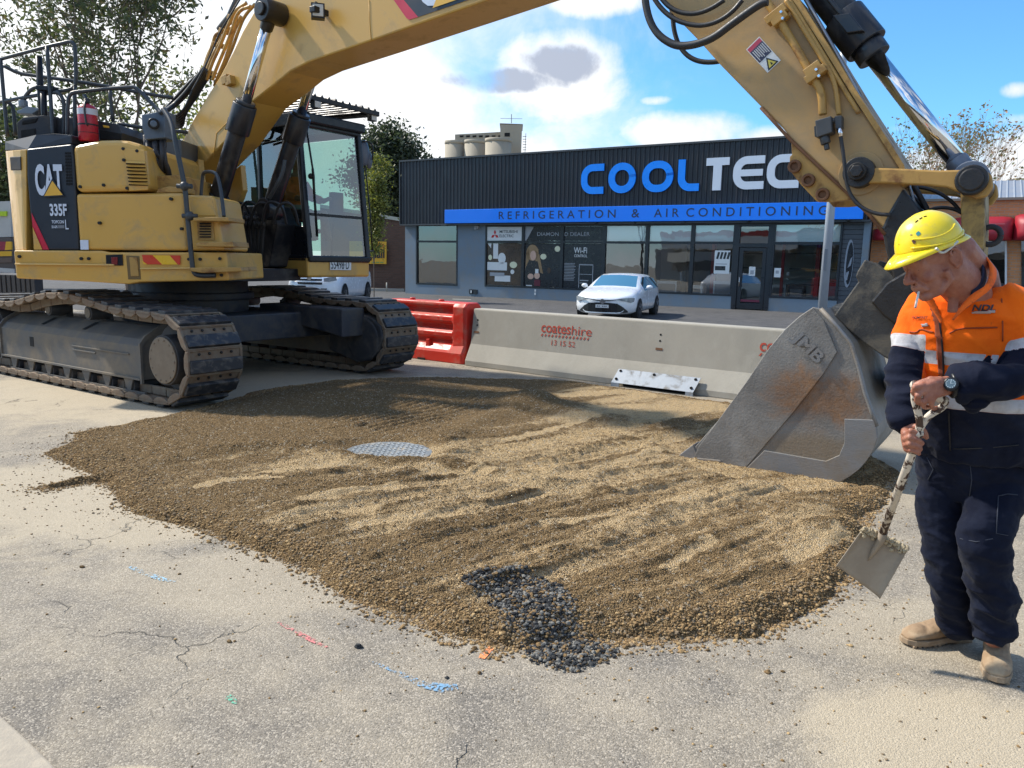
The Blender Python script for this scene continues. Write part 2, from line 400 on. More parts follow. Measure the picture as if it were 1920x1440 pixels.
g = MB(); bbox(g, .22, 19.9, 5.5, 5.6, -12, -.3); bbox(g, .22, 19.9, 3.3, 3.4, -12, -.25); g.build('roof', mat('roof steel', (.35, .36, .37), .5), shop)
# ribbed cladding: real folds
g = MB(); u = -.06; top = []; k = 0; prof = []
while u < 19.8:
    for du, v in ((0, .26), (.10, .26), (.125, .30), (.165, .30), (.19, .26)): prof.append((u + du, v))
    u += .19
prof = [p for i, p in enumerate(prof) if i == 0 or p[0] - prof[i - 1][0] > 1e-4]
n_ = len(prof); g.add([BW(a, 3.2, v) for a, v in prof] + [BW(a, 6.03, v) for a, v in prof], [(i, i + 1, n_ + i + 1, n_ + i) for i in range(n_ - 1)])
g.build('cladding', MCLAD, shop, fixn=False)
g = MB(); bbox(g, -.07, 20.0, 6.0, 6.07, -.3, .34); bbox(g, -.08, -.03, 3.2, 6.0, -.3, .33); bbox(g, -.05, 19.98, 3.14, 3.2, -.25, .33); bbox(g, 19.95, 20.0, 3.2, 6.0, -12, .33)
g.build('capping', mat('capping', (.05, .055, .06), .45), shop)
# sign band and the stroke-built letters
g = MB(); bbox(g, 2.6, 19.75, 3.215, 3.80, .31, .44); band = g.build('sign_band', MBLUE, shop, bevel=.01)
g = MB()
def bandtext(txt, u0, u1): put_text(g, txt, BW(u0, 3.36, .443), DW, (0, 0, 1), width=u1 - u0, height=.32, off=.006)
f_u = lambda x, y, v: float((onp(x, y, P0 + NW * v, NW) - P0) @ DW)
bandtext('R E F R I G E R A T I O N', f_u(935, 405, .443), f_u(1154, 403, .443))
bandtext('&', f_u(1184, 403, .443), f_u(1199, 403, .443))
bandtext('A I R  C O N D I T I O N I N G', f_u(1226, 402, .443), f_u(1552, 398, .443))
g.build('lettering', MLETD, shop, fixn=False)
def stroke(mb, pts, w, mi=0, z0=.30, z1=.36):
    """flat thick stroke through 2-D points on the wall, mitred"""
    P = [np.array(p, float) for p in pts]; L = []; R2 = []
    for i, p in enumerate(P):
        a = P[max(i - 1, 0)]; b = P[min(i + 1, len(P) - 1)]
        d1 = p - a; d2 = b - p
        d1 = d1 / (np.linalg.norm(d1) + 1e-9) if i > 0 else d2 / np.linalg.norm(d2); d2 = d2 / (np.linalg.norm(d2) + 1e-9) if i < len(P) - 1 else d1
        nrm = np.array([-(d1 + d2)[1], (d1 + d2)[0]]); nrm /= np.linalg.norm(nrm)
        q = 1 / max(.5, float(nrm @ np.array([-d1[1], d1[0]])))
        L.append(p + nrm * w / 2 * q); R2.append(p - nrm * w / 2 * q)
    for i in range(len(P) - 1):
        mb.prism([BW(*L[i], z0), BW(*R2[i], z0), BW(*R2[i + 1], z0), BW(*L[i + 1], z0)], NW * (z1 - z0), mi)
def rrect(x0, y0, x1, y1, r, n=7):
    out = []
    for cx, cy, a0 in ((x1 - r, y1 - r, 0), (x0 + r, y1 - r, 90), (x0 + r, y0 + r, 180), (x1 - r, y0 + r, 270)):
        out += [(cx + r * math.cos(math.radians(a0 + 90 * i / n)), cy + r * math.sin(math.radians(a0 + 90 * i / n))) for i in range(n + 1)]
    return out
z0_, z1_ = 4.30, 5.45; tw = .27; r_ = .36
lu = [f_u(x, 340, .33) for x in (1090, 1132, 1141, 1192, 1204, 1262, 1271, 1311, 1323, 1366, 1374, 1432, 1437, 1500)]
h = tw / 2
def Cc(mb, a, b):
    q = rrect(a + h, z0_ + h, b + 1, z1_ - h, r_); q = q[8:24]
    stroke(mb, [(b, z1_ - h)] + q[0:8] + q[8:16] + [(b, z0_ + h)], tw)
gb, gw = MB(), MB()
Cc(gb, lu[0], lu[1])
for a, b in ((lu[2], lu[3]), (lu[4], lu[5])):
    q = rrect(a + h, z0_ + h, b - h, z1_ - h, min(r_ + .06, (b - a) / 2 - h)); stroke(gb, q + [q[0], q[1]], tw)
a, b = lu[6], lu[7]; q = rrect(a + h, z0_ + h, b + 2, z1_ + 2, .34); stroke(gb, [(a + h, z1_)] + q[16:24] + [(b, z0_ + h)], tw)
a, b = lu[8], lu[9]; stroke(gw, [(a, z1_ - h), (b, z1_ - h)], tw); stroke(gw, [((a + b) / 2, z1_ - tw), ((a + b) / 2, z0_)], tw * 1.15)
Cc(gw, lu[10], lu[11]); stroke(gw, [(lu[10] + tw, (z0_ + z1_) / 2), (lu[11] - .05, (z0_ + z1_) / 2)], tw * .85, z0=.305, z1=.362)
Cc(gw, lu[12], lu[12] + (lu[11] - lu[10]))
hh = lu[12] + (lu[11] - lu[10]) + .25
stroke(gw, [(hh + h, z0_), (hh + h, z1_)], tw); stroke(gw, [(hh + 1.0, z0_), (hh + 1.0, z1_)], tw); stroke(gw, [(hh + tw, (z0_ + z1_) / 2), (hh + 1.0 - h, (z0_ + z1_) / 2)], tw * .85)
gb.build('lettering', mat('blue letters', (.0, .26, 1.0), .35), shop); gw.build('lettering', MLETW, shop)
# windows: one part each (frame), with pane and blind as sub-parts
MBLIND = mat('frosted film', (.80, .86, .84), .35, col2=(.68, .74, .72), vs=.9)
def win(u0, u1, z0, z1, tr, pane=True, blind=True):
    fr = MB(); t_ = .07
    bbox(fr, u0, u0 + t_, z0, z1, -.12, .02); bbox(fr, u1 - t_, u1, z0, z1, -.12, .02)
    bbox(fr, u0 + t_, u1 - t_, z0, z0 + t_, -.12, .017); bbox(fr, u0 + t_, u1 - t_, z1 - t_, z1, -.12, .017); bbox(fr, u0 + t_, u1 - t_, tr - .04, tr + .05, -.12, .017)
    f = fr.build('window', MDARK, shop)
    p = MB(); p.add([BW(u0 + t_, z0 + t_, -.05), BW(u1 - t_, z0 + t_, -.05), BW(u1 - t_, tr - .04, -.05), BW(u0 + t_, tr - .04, -.05)], [(0, 1, 2, 3)])
    p.add([BW(u0 + t_, tr + .05, -.05), BW(u1 - t_, tr + .05, -.05), BW(u1 - t_, z1 - t_, -.05), BW(u0 + t_, z1 - t_, -.05)], [(0, 1, 2, 3)])
    if pane: p.build('pane', MGLASS, f, fixn=False)
    if blind:
        q = MB(); bbox(q, u0 + t_, u1 - t_, tr + .06, z1 - t_, -.115, -.10); q.build('blind', MBLIND, f)
    return f
win(.65, 3.02, .45, 3.2, 2.42, blind=False)
pw = [win(4.5, 6.43, .48, 3.14, 2.42, blind=False), win(6.43, 8.3, .48, 3.14, 2.42, blind=False), win(8.3, 10.2, .48, 3.14, 2.42, blind=False)]
for a, b in ((10.2, 12.03), (12.03, 13.85), (13.85, 15.45), (16.8, 19.1)): win(a, b, .48, 3.14, 2.42)
g = MB(); bbox(g, 4.5, 19.76, 3.14, 3.2, -.2, .02); g.build('window_head', MDARK, shop)
# posters in the left bays: black and brown printed film right behind the glass
MBLK = mat('black poster', (.012, .014, .02), .3); MBRN = mat('brown poster', (.10, .055, .03), .3, col2=(.02, .015, .015), vs=2.2, vamt=1)
def post(mb, pts, v, mi=0): v = v + .022 if v < -.03 else v; mb.add([BW(a, b, v) for a, b in pts], [tuple(range(len(pts)))], mi)
def ell(cx, cy, rx, ry, n=16): return [(cx + rx * math.cos(2 * math.pi * i / n), cy + ry * math.sin(2 * math.pi * i / n)) for i in range(n)]
MSKIN2 = plain('printed skin', (.62, .40, .30)); MHAIR2 = mat('printed hair', (.34, .22, .11), .4, col2=(.16, .09, .04), vs=8); MYEL2 = plain('printed pale', (.72, .72, .50)); MRED2 = plain('printed red', (.55, .01, .015)); MGRY2 = plain('printed grey', (.35, .37, .40)); MDRD = plain('printed dark red', (.12, .015, .03))
PM = [MBLK, MBRN, MWHITE, MRED2, MSKIN2, MHAIR2, MYEL2, MGRY2, MDARK, MDRD]
def rect(a, b, c, d): return [(a, b), (c, b), (c, d), (a, d)]
g = MB(); post(g, rect(4.58, 2.48, 6.35, 3.06), -.02, 2)
d3 = lambda cx, cy, s, rot: [(cx + s * (x * math.cos(rot) - y * math.sin(rot)), cy + s * (x * math.sin(rot) + y * math.cos(rot))) for x, y in ((0, 0), (.5, .87), (0, 1.73), (-.5, .87))]
for rr in (0, 120, 240): post(g, d3(4.98, 2.72, .13, math.radians(rr)), -.017, 3)
g.v = g.v; put_text(g, 'MITSUBISHI', BW(5.22, 2.80, -.016), DW, (0, 0, 1), width=.92, height=.12, mi=8, off=.01); put_text(g, 'ELECTRIC', BW(5.22, 2.62, -.016), DW, (0, 0, 1), width=.72, height=.12, mi=8, off=.01)
post(g, rect(4.58, .56, 6.35, 2.37), -.06, 1)
for q, mi in ((rect(4.9, 1.7, 5.15, 2.36), 2), ([(4.6, 2.36), (4.8, 2.36), (4.78, 2.15)], 2), (rect(4.6, 1.2, 5.62, 1.55), 2), (ell(5.35, 1.72, .2, .24), 2), (rect(4.75, .95, 5.5, 1.1), 7), (rect(5.0, .72, 5.8, .98), 2), (ell(5.95, 1.45, .19, .14), 6), (ell(5.9, 1.15, .1, .1), 2), (ell(4.75, 1.75, .1, .12), 6)): post(g, q, -.056 + .002 * mi, mi)
g.build('poster', PM, pw[0], fixn=False)
g = MB(); post(g, rect(6.5, 2.48, 8.22, 3.06), -.06, 0); post(g, rect(6.5, .56, 8.22, 2.37), -.06, 0); post(g, [(6.5, 2.48), (6.56, 2.48), (6.92, 3.06), (6.5, 3.06)], -.057, 7)
for q, mi, v in ((ell(6.88, 1.98, .30, .34), 5, 0), ([(6.58, 1.95), (6.72, 2.2), (6.70, 1.5), (6.54, 1.25)], 5, 0), ([(7.0, 2.1), (7.22, 1.9), (7.42, 1.1), (7.25, 1.15), (7.05, 1.5)], 5, 0), (ell(6.92, 1.86, .15, .21), 4, 1), ([(6.72, 1.66), (7.14, 1.62), (7.3, 1.1), (7.2, .6), (6.56, .6), (6.5, 1.2)], 0, 2), (ell(6.82, .98, .15, .12), 4, 3), (ell(7.13, 1.02, .14, .14), 4, 3), (rect(7.04, 1.12, 7.2, 1.3), 2, 4), (ell(7.42, 1.82, .15, .12), 6, 3), (ell(8.08, 2.15, .13, .12), 6, 3), (ell(7.7, 1.25, .09, .12), 1, 3), (rect(7.0, .58, 7.3, .85), 9, 3), (rect(6.6, .57, 6.9, .61), 2, 3)): post(g, q, -.055 + .003 * v, mi)
put_text(g, 'DIAMOND DEALER', BW(7.12, 2.67, -.02), DW, (0, 0, 1), width=1.1, height=.14, mi=7) if False else None
put_text(g, 'DIAMON', BW(7.1, 2.68, -.02), DW, (0, 0, 1), width=1.02, height=.15, mi=7, off=.004)
g.build('poster', PM, pw[1], fixn=False)
g = MB(); post(g, rect(8.37, 2.48, 10.12, 3.06), -.06, 0); post(g, rect(8.37, .56, 10.12, 2.37), -.06, 0)
put_text(g, 'D DEALER', BW(8.4, 2.68, -.02), DW, (0, 0, 1), width=1.15, height=.15, mi=7, off=.004)
put_text(g, 'Wi-Fi', BW(8.85, 1.98, -.02), DW, (0, 0, 1), width=.6, height=.24, mi=2, off=.012); put_text(g, 'CONTROL', BW(8.87, 1.82, -.02), DW, (0, 0, 1), width=.6, height=.11, mi=2, off=.01)
for i in range(12):
    z = 1.55 - i * .062; post(g, rect(8.42, z, 8.42 + random.uniform(.46, .58), z + .022), -.05, 7)
for q in (rect(9.1, .58, 9.13, 1.52), rect(9.72, .58, 9.75, 1.52), rect(9.1, 1.5, 9.75, 1.54), rect(9.14, 1.12, 9.7, 1.14), rect(9.16, .86, 9.55, .90), rect(9.16, .76, 9.5, .79)): post(g, q, -.05, 7)
g.build('poster', PM, pw[2], fixn=False)
# glass door
d = MB(); bbox(d, 15.45, 15.62, 0.02, 3.14, -.12, .03); bbox(d, 16.63, 16.8, .02, 3.14, -.12, .03); bbox(d, 15.62, 16.63, 2.28, 2.42, -.12, .027); bbox(d, 15.62, 16.63, 3.02, 3.14, -.12, .027)
df = d.build('door_frame', MDARK, shop)
d = MB(); bbox(d, 15.64, 15.78, .04, 2.26, -.09, 0); bbox(d, 16.47, 16.61, .04, 2.26, -.09, 0); bbox(d, 15.78, 16.47, .04, .24, -.09, -.003); bbox(d, 15.78, 16.47, 2.14, 2.26, -.09, -.003); bbox(d, 15.78, 16.47, .30, .38, -.06, -.02, 1)
dr = d.build('door', [MDARK, plain('maroon strip', (.16, .02, .05))], shop)
d = MB(); d.add([BW(15.78, .24, -.045), BW(16.47, .24, -.045), BW(16.47, 2.14, -.045), BW(15.78, 2.14, -.045)], [(0, 1, 2, 3)]); d.add([BW(15.62, 2.42, -.045), BW(16.63, 2.42, -.045), BW(16.63, 3.02, -.045), BW(15.62, 3.02, -.045)], [(0, 1, 2, 3)]); d.build('pane', MGLASS, dr, fixn=False)
d = MB(); d.cyl(BW(15.71, .85, .05), BW(15.71, 1.2, .05), .015, n=8); d.cyl(BW(15.71, .88, 0), BW(15.71, .88, .05), .01, n=8); d.cyl(BW(15.71, 1.17, 0), BW(15.71, 1.17, .05), .01, n=8); d.build('handle', plain('steel', (.6, .6, .6), .25, 1), dr)
d = MB(); post(d, rect(16.02, 1.25, 16.25, 1.58), -.04, 0); post(d, rect(16.07, 1.3, 16.2, 1.45), -.038, 1); d.build('notice', [MWHITE, MGRY2], dr, fixn=False)
w3 = [c for c in shop.children if c.name.startswith('window')]
d = MB(); post(d, rect(14.72, 1.3, 15.3, 2.15), -.04, 0)
for i in range(4): post(d, [(14.78 + i * .13, 1.85), (14.86 + i * .13, 1.83), (14.92 + i * .13, 2.08), (14.84 + i * .13, 2.1)], -.037, 2)
post(d, rect(14.76, 1.42, 15.15, 1.58), -.037, 2); post(d, rect(14.78, 1.64, 15.2, 1.67), -.037, 1)
d.build('poster', [MWHITE, MGRY2, MDARK], shop, fixn=False)
d = MB(); post(d, rect(16.92, 1.22, 17.15, 1.55), -.04, 0); post(d, rect(16.97, 1.35, 17.08, 1.46), -.038, 1); d.build('notice', [MWHITE, MGRY2], shop, fixn=False)
# dark slatted side bay with an oval flag graphic
MSL = mat('dark slats', (.065, .075, .09), .5); d = MB(); k = 0
while k * .16 < 3.1: bbox(d, 19.1, 19.76, .02 + k * .16, .17 + k * .16, -.14, -.06); k += 1
bbox(d, 19.1, 19.76, 0, 3.14, -.2, -.145); d.build('slatted_door', MSL, shop, bevel=.006)
d = MB(); post(d, ell(19.38, 1.75, .14, .82, 24), -.05, 0); post(d, ell(19.40, 1.75, .105, .72, 24), -.047, 1); post(d, [(19.35, 1.6), (19.42, 1.9), (19.48, 2.0), (19.45, 1.7)], -.044, 0); post(d, [(19.28, 1.1), (19.33, 1.45), (19.41, 1.5), (19.37, 1.2)], -.044, 0); d.build('flag_graphic', [plain('flag white', (.25, .28, .33)), MBLK], shop, fixn=False)
# small fittings on the front
d = MB(); bbox(d, 4.0, 4.2, 2.98, 3.1, .0, .14); d.cyl(BW(4.1, 3.02, .12), BW(4.1, 2.96, .24), .035, n=10); d.build('camera_box', plain('pale grey', (.35, .36, .38)), shop)
d = MB()
for uu in (10, 11.6, 13.6, 16.0, 19.3): d.cyl(BW(uu, 3.215, .38), BW(uu, 3.16, .40), .05, n=10)
d.build('downlight', MDARK, shop)
for q, lab in ((3.7, None), ): d = MB(); bbox(d, q, q + .18, .12, .32, 0, .05, 0); bbox(d, q + .22, q + .42, .12, .32, 0, .05, 0); bbox(d, q + .08, q + .14, .16, .28, .05, .06, 1); d.build('vent', [MDARK, MWHITE], shop)
d = MB(); bbox(d, 7.05, 7.12, .2, .3, 0, .02); bbox(d, 7.05, 7.12, .34, .44, 0, .02); d.build('sticker', MWHITE, shop)
# interior: floor, back wall and a few goods seen through the glass
MI1 = mat('interior wall', (.62, .60, .56), .8, col2=(.5, .48, .45), vs=.7); MI2 = mat('interior floor', (.45, .43, .40), .4)
g = MB(); bbox(g, 4.5, 19.7, .01, .06, -6.5, -.25, 1); bbox(g, 4.5, 19.7, 0, 3.25, -6.6, -6.5); bbox(g, 10.15, 10.22, 0, 3.25, -6.5, -.3); bbox(g, 19.7, 19.76, 0, 3.25, -6.5, -.3); bbox(g, .3, 4.4, 0, 3.3, -5, -4.9); bbox(g, 4.38, 4.44, 0, 3.25, -6.5, -.3)
g.build('interior', [MI1, MI2], shop)
MRW = plain('red partition', (.36, .03, .03), .5); MAPP = plain('white enamel', (.65, .66, .66), .3)
g = MB(); bbox(g, 14.0, 14.14, .06, 3.1, -2.2, -2.0); bbox(g, 17.95, 18.1, .06, 3.1, -2.2, -2.0); bbox(g, 16.95, 17.05, .06, 3.1, -1.0, -.9); g.build('partition_post', MRW, shop)
g = MB(); bbox(g, 12.3, 13.6, .06, 2.5, -4.2, -4.0, 0)
for zz in (.9, 1.5, 2.1): bbox(g, 16.9, 19.6, zz, zz + .05, -3.2, -2.6, 0); bbox(g, 14.2, 15.6, zz, zz + .05, -5, -4.4, 0)
g.build('shelving', plain('shelf dark', (.05, .05, .055)), shop)
gi = 0
for u0, u1, z1, v, lab in ((12.05, 12.9, .95, -1.2, 'white boxed appliance left of the pale unit behind the shop glass'), (13.3, 13.9, .8, -1.4, 'small white appliance beside the red post behind the shop glass'), (14.35, 15.3, 1.0, -1.3, 'wide white appliance under the window poster'), (16.1, 16.7, .9, -3.2, 'white unit seen through the glass door'), (17.15, 17.7, .9, -1.5, 'black heater on show right of the shop door'), (18.3, 19.0, 1.05, -1.6, 'red cabinet at the right end of the shop window')):
    d = MB(); bbox(d, u0, u1, .06, z1, v - .5, v); bbox(d, u0 + .06, u1 - .06, .2, z1 - .12, v, v + .02, 1)
    cc = MRW if 'red' in lab[:4] else (MDARK if 'black' in lab[:6] else MAPP)
    tag(d.build('appliance', [cc, plain('grille grey', (.2, .2, .21))], None, bevel=.02), lab, 'appliance', 'appliances on show in the shop')
# ================================================================ EXCAVATOR
AE = math.radians(34); DE = np.array([math.cos(AE), -math.sin(AE), 0]); LE = np.array([math.sin(AE), math.cos(AE), 0]); ZE = np.array([0, 0, 1.0])
def E(t, s, z): return DE * t + LE * s + ZE * z
def onE(x, y, s): return onp(x, y, LE * s, LE)
def tz(x, y, s):
    p = onE(x, y, s); return float(p @ DE), float(p[2])
MY = mat('machine yellow', (.62, .36, .078), .32, col2=(.56, .32, .068), vs=1.5, spec=.5, dust=(.44, .29, .11), dsc=3.2, damt=.35, coat=.12, bump=.0008, bs=14)
MYB = mat('boom yellow', (.59, .34, .072), .34, col2=(.53, .30, .062), vs=1.3, spec=.5, dust=(.42, .26, .09), dsc=2.6, damt=.35, coat=.1, bump=.0007, bs=12)
MYW = mat('worn yellow', (.43, .25, .06), .5, col2=(.33, .18, .045), vs=7, dust=(.17, .075, .025), dsc=6, damt=.35, bump=.001, bs=40)
MBK = mat('black paint', (.009, .010, .014), .35, col2=(.014, .016, .02), spec=.3, vs=5, dust=(.06, .055, .05), dsc=3, damt=.4)
MBKM = mat('black matt', (.02, .022, .027), .65, col2=(.032, .034, .038), vs=9, dust=(.08, .07, .06), dsc=4, damt=.5)
MRUB = mat('hose rubber', (.018, .018, .02), .5, col2=(.03, .03, .032), vs=18)
MCHR = mat('chrome rod', (.75, .76, .78), .08, 1.0, col2=(.6, .6, .62), vs=6, rvar=.03)
MTR = mat('track steel', (.20, .125, .075), .62, .3, col2=(.09, .07, .055), vs=14, dust=(.235, .195, .145), dsc=9, damt=.8, bump=.003, bs=40)
MPAD = mat('track pad', (.030, .034, .042), .48, .2, col2=(.028, .031, .037), vs=9, dust=(.16, .145, .125), dsc=7, damt=.45, bump=.003, bs=45)
MFR = mat('frame grey', (.115, .11, .102), .65, .1, col2=(.085, .08, .074), vs=3, dust=(.20, .17, .13), dsc=3, damt=.7, bump=.0015, bs=50)
MBOLT = mat('bolt dark', (.03, .028, .026), .5, .5)
MGRS = mat('grease black', (.015, .013, .012), .35, col2=(.03, .024, .018), vs=10, bump=.002, bs=50)
MRUST = mat('rusty brown', (.17, .075, .03), .75, col2=(.09, .045, .025), vs=20, bump=.001, bs=90)
exc = thing('excavator', E(-9.9, 6.5, 0), 'yellow tracked excavator with its bucket resting on the spread gravel', 'excavator')
# ---- crawler tracks
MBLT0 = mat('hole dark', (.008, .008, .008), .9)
_E = E
S1N, S1F, TOF = 5.16, 8.30, -.27
def tpath():
    P = [(-11.75, .03), (-7.45, .03)]
    for i in range(1, 15): a = math.radians(-90 + 170 * i / 15); P.append((-7.45 + .52 * math.cos(a), .53 + .5 * math.sin(a)))
    P += [(-7.25, 1.0), (-7.55, 1.02), (-8.01, 1.02), (-8.42, 1.04), (-8.8, 1.09), (-9.1, 1.13), (-9.54, 1.145), (-9.9, 1.12), (-10.2, 1.08), (-10.6, 1.0), (-10.96, .97), (-11.4, 1.0), (-11.75, 1.03)]
    for i in range(1, 13): a = math.radians(90 + 170 * i / 13); P.append((-11.75 + .52 * math.cos(a), .53 + .5 * math.sin(a)))
    return [np.array(p) for p in P]
def track(s0, s1, near, toff=0.0):
    E = lambda t, s, z: _E(t + toff, s, z)
    tr = MB(); sc_ = (s0 + s1) / 2; kw = (s1 - s0) / .89
    o = s0 if near else s1; sg = 1 if near else -1          # o: the outer side
    so = lambda d: o + sg * d * kw
    # chain rails (links) following the path, as a closed strip of small plates
    P = tpath(); seg = [np.linalg.norm(P[(i + 1) % len(P)] - P[i]) for i in range(len(P))]; Ltot = sum(seg)
    def at(dist):
        dist %= Ltot; i = 0
        while dist > seg[i]: dist -= seg[i]; i = (i + 1) % len(P)
        a, b = P[i], P[(i + 1) % len(P)]; return a + (b - a) * dist / seg[i]
    nS = 43; pitch = Ltot / nS; st = []
    for k in range(nS):
        a, b = at(k * pitch), at(k * pitch + pitch * .96); m_ = (a + b) / 2; d = (b - a) / np.linalg.norm(b - a); nrm = np.array([d[1], -d[0]])
        st.append((m_, d, nrm, np.linalg.norm(b - a)))
    for m_, d, nrm, ln in st:
        for ds in (-.13, .13):
            T = lambda x, y, z: E(m_[0] + d[0] * x + nrm[0] * z, sc_ + ds + y, m_[1] + d[1] * x + nrm[1] * z)
            tr.box((-ln * .58, -.022, -.15), (ln * .42, .022, -.055), 0, T)
    belt = tr.build('crawler_track', MTR, exc, bevel=.01)
    base = None
    sh = MB(); hw = (s1 - s0) / 2; ln = st[0][3]
    sh.box((-ln * .5, -hw, -.05), (ln * .5, hw, -.028))
    # grouser lips, end hooks and bolt pockets
    sh.box((-ln * .5, -hw + .004, -.028), (-ln * .43, hw - .004, -.006)); sh.box((ln * .43, -hw + .004, -.028), (ln * .5, hw - .004, -.012))
    for sy in (-1, 1):
        sh.prism([(-ln * .46, sy * hw, -.055), (-ln * .2, sy * hw, -.085), (ln * .2, sy * hw, -.085), (ln * .46, sy * hw, -.055), (ln * .46, sy * hw, -.01), (-ln * .46, sy * hw, -.01)], (0, -sy * .03, 0))
        for dy in (.07, .19): sh.cyl((ln * .32, sy * dy, -.03), (ln * .32, sy * dy, -.008), .017, n=6, mi=2)
    sh.box((-ln * .40, -hw + .02, -.03), (ln * .10, hw - .02, .022), 1)
    first = sh.build('track_shoe', [MTR, MPAD, MBOLT], belt, bevel=.008, seg=2)
    first.matrix_parent_inverse = Matrix.Identity(4)
    for k, (m_, d, nrm, ln2) in enumerate(st):
        q = first if k == 0 else first.copy()
        if k: COL.objects.link(q); q.parent = belt
        c = E(m_[0], sc_, m_[1])
        M4 = Matrix(((DE[0] * d[0], -LE[0], DE[0] * nrm[0], c[0]), (DE[1] * d[0], -LE[1], DE[1] * nrm[0], c[1]), (d[1], 0, nrm[1], c[2]), (0, 0, 0, 1)))
        q.matrix_parent_inverse = Matrix.Identity(4)
        q.matrix_basis = M4 @ Matrix.Rotation(random.uniform(-.025, .025), 4, 'Y')
    # frame
    fr = MB(); a0, a1 = -11.25, -7.98
    prof = [(.14, .24), (.14, .61), (.22, .68), (.50, .80), (.72, .80), (.72, .24)]
    fr.prism([E(a0, so(d), z) for d, z in prof], DE * (a1 - a0))
    fr.prism([E(a1, so(d), z) for d, z in ((.11, .20), (.11, .64), (.2, .72), (.5, .85), (.56, .85), (.56, .80), (.22, .67), (.15, .6), (.15, .20))], DE * .03)
    fr.prism([E(a0 - .03, so(d), z) for d, z in ((.11, .20), (.11, .64), (.2, .72), (.5, .85), (.56, .85), (.56, .2))], DE * .03)
    fr.box((a0, .105, .235), (a1, .15, .26), 0, lambda x, y, z: E(x, so(y), z))
    fr.box((a0 + .2, .13, .075), (a1 + .05, .17, .105), 0, lambda x, y, z: E(x, so(y), z)); fr.box((a0 + .2, .55, .06), (a1 + .05, .6, .105), 0, lambda x, y, z: E(x, so(y), z))
    for tt in (-10.35, -9.35):   # slots cut dark in the sloping top
        fr.prism([E(tt, so(.26), .701), E(tt + .07, so(.26), .701), E(tt + .13, so(.44), .781), E(tt + .06, so(.44), .781)], ZE * .004, 1)
    fr.box((-10.48, .135, .42), (-10.38, .15, .54), 1, lambda x, y, z: E(x, so(y), z))
    fr.box((-9.42, .12, .50), (-8.2, .15, .515), 0, lambda x, y, z: E(x, so(y), z)); fr.box((-9.42, .12, .455), (-8.9, .15, .47), 0, lambda x, y, z: E(x, so(y), z))
    fr.build('track_frame', [MFR, MBLT0], belt, bevel=.012)
    for tt in (-10.95, -10.5, -10.05, -9.6, -9.15, -8.7, -8.25):
        r_ = MB(); r_.cyl(E(tt, so(.16), .155), E(tt, so(.56), .155), .10, n=20); r_.cyl(E(tt, so(.15), .155), E(tt, so(.16), .155), .06, n=12, mi=1)
        r_.prism([E(tt - .09, so(.13), .23), E(tt + .1, so(.13), .23), E(tt + .04, so(.13), .1), E(tt - .02, so(.13), .1)], LE * sg * .02, 1)
        r_.build('track_roller', [MBKM, MFR], belt, bevel=.006)
    for tt in (-10.2, -9.25):
        r_ = MB(); r_.cyl(E(tt, so(.30), .90), E(tt, so(.62), .90), .085, n=20); r_.cyl(E(tt, so(.285), .90), E(tt, so(.30), .90), .06, n=16, mi=1); r_.box((tt - .05, .62, .7), (tt + .05, .68, .95), 0, lambda x, y, z: E(x, so(y), z))
        r_.build('carrier_roller', [MBKM, MFR], belt, bevel=.01)
    for tc_, nm in ((-7.45, 'final_drive'), (-11.75, 'idler_wheel')):
        h_ = MB(); h_.cyl(E(tc_, so(.28), .53), E(tc_, so(.62), .53), .36, n=28, mi=1)
        h_.cyl(E(tc_, so(.06), .51), E(tc_, so(.30), .51), .265, n=32, mi=1); h_.cyl(E(tc_, so(.035), .51), E(tc_, so(.06), .51), .245, n=36)
        for k in range(14): a = 2 * math.pi * k / 14; h_.cyl(E(tc_ + .215 * math.cos(a), so(.025), .51 + .215 * math.sin(a)), E(tc_ + .215 * math.cos(a), so(.04), .51 + .215 * math.sin(a)), .013, n=6)
        h_.build(nm, [mat('hub cover', (.20, .15, .10), .6, .2, col2=(.14, .10, .07), vs=12, dust=(.26, .21, .15), dsc=8), MBKM], belt, bevel=.006)
    return belt, st
track(4.51, S1N, True)
bf, _ = track(7.63, S1F, False, TOF)
# inner cover of the far track drive and the car body between the tracks
g = MB(); pl = [tz(x, y, 7.63) for x, y in ((620, 590), (645, 588), (672, 586), (700, 596), (716, 612), (720, 635), (712, 660), (696, 676), (672, 679), (640, 664), (620, 655))]
g.prism([E(a, 7.60, b) for a, b in pl], LE * .35); g.cyl(E(-7.62, 7.58, .5), E(-7.62, 7.62, .5), .30, n=28)
g.build('drive_cover', MBKM, bf, bevel=.03)
g = MB()
g.prism([E(t, 5.3, z) for t, z in ((-10.9, .45), (-10.9, .80), (-8.4, .85), (-8.4, .5))], LE * 2.45)
g.prism([E(t, 7.2, z) for t, z in ((-9.3, .50), (-9.3, .93), (-7.6, .93), (-7.6, .55), (-7.9, .60), (-8.4, .66))], LE * .42)
g.cyl(E(-9.9, 6.5, .75), E(-9.9, 6.5, 1.30), .78, n=40); g.cyl(E(-9.9, 6.5, 1.0), E(-9.9, 6.5, 1.1), .86, n=40)
g.build('car_body', mat('undercarriage dark', (.022, .026, .038), .55, col2=(.03, .033, .04), vs=7, dust=(.07, .065, .06), dsc=6, damt=.6), exc, bevel=.02)
# ---- house
HY = 8.5
def H(x, y, Yv=HY): return ony(x, y, Yv)
def hpanel(name, pts, dep, m=MY, bev=.03, Yv=HY, mi2=None):
    g = MB(); g.prism([H(x, y, Yv) for x, y in pts], (0, dep, 0)); return g.build(name, m, exc, bevel=bev, seg=3)
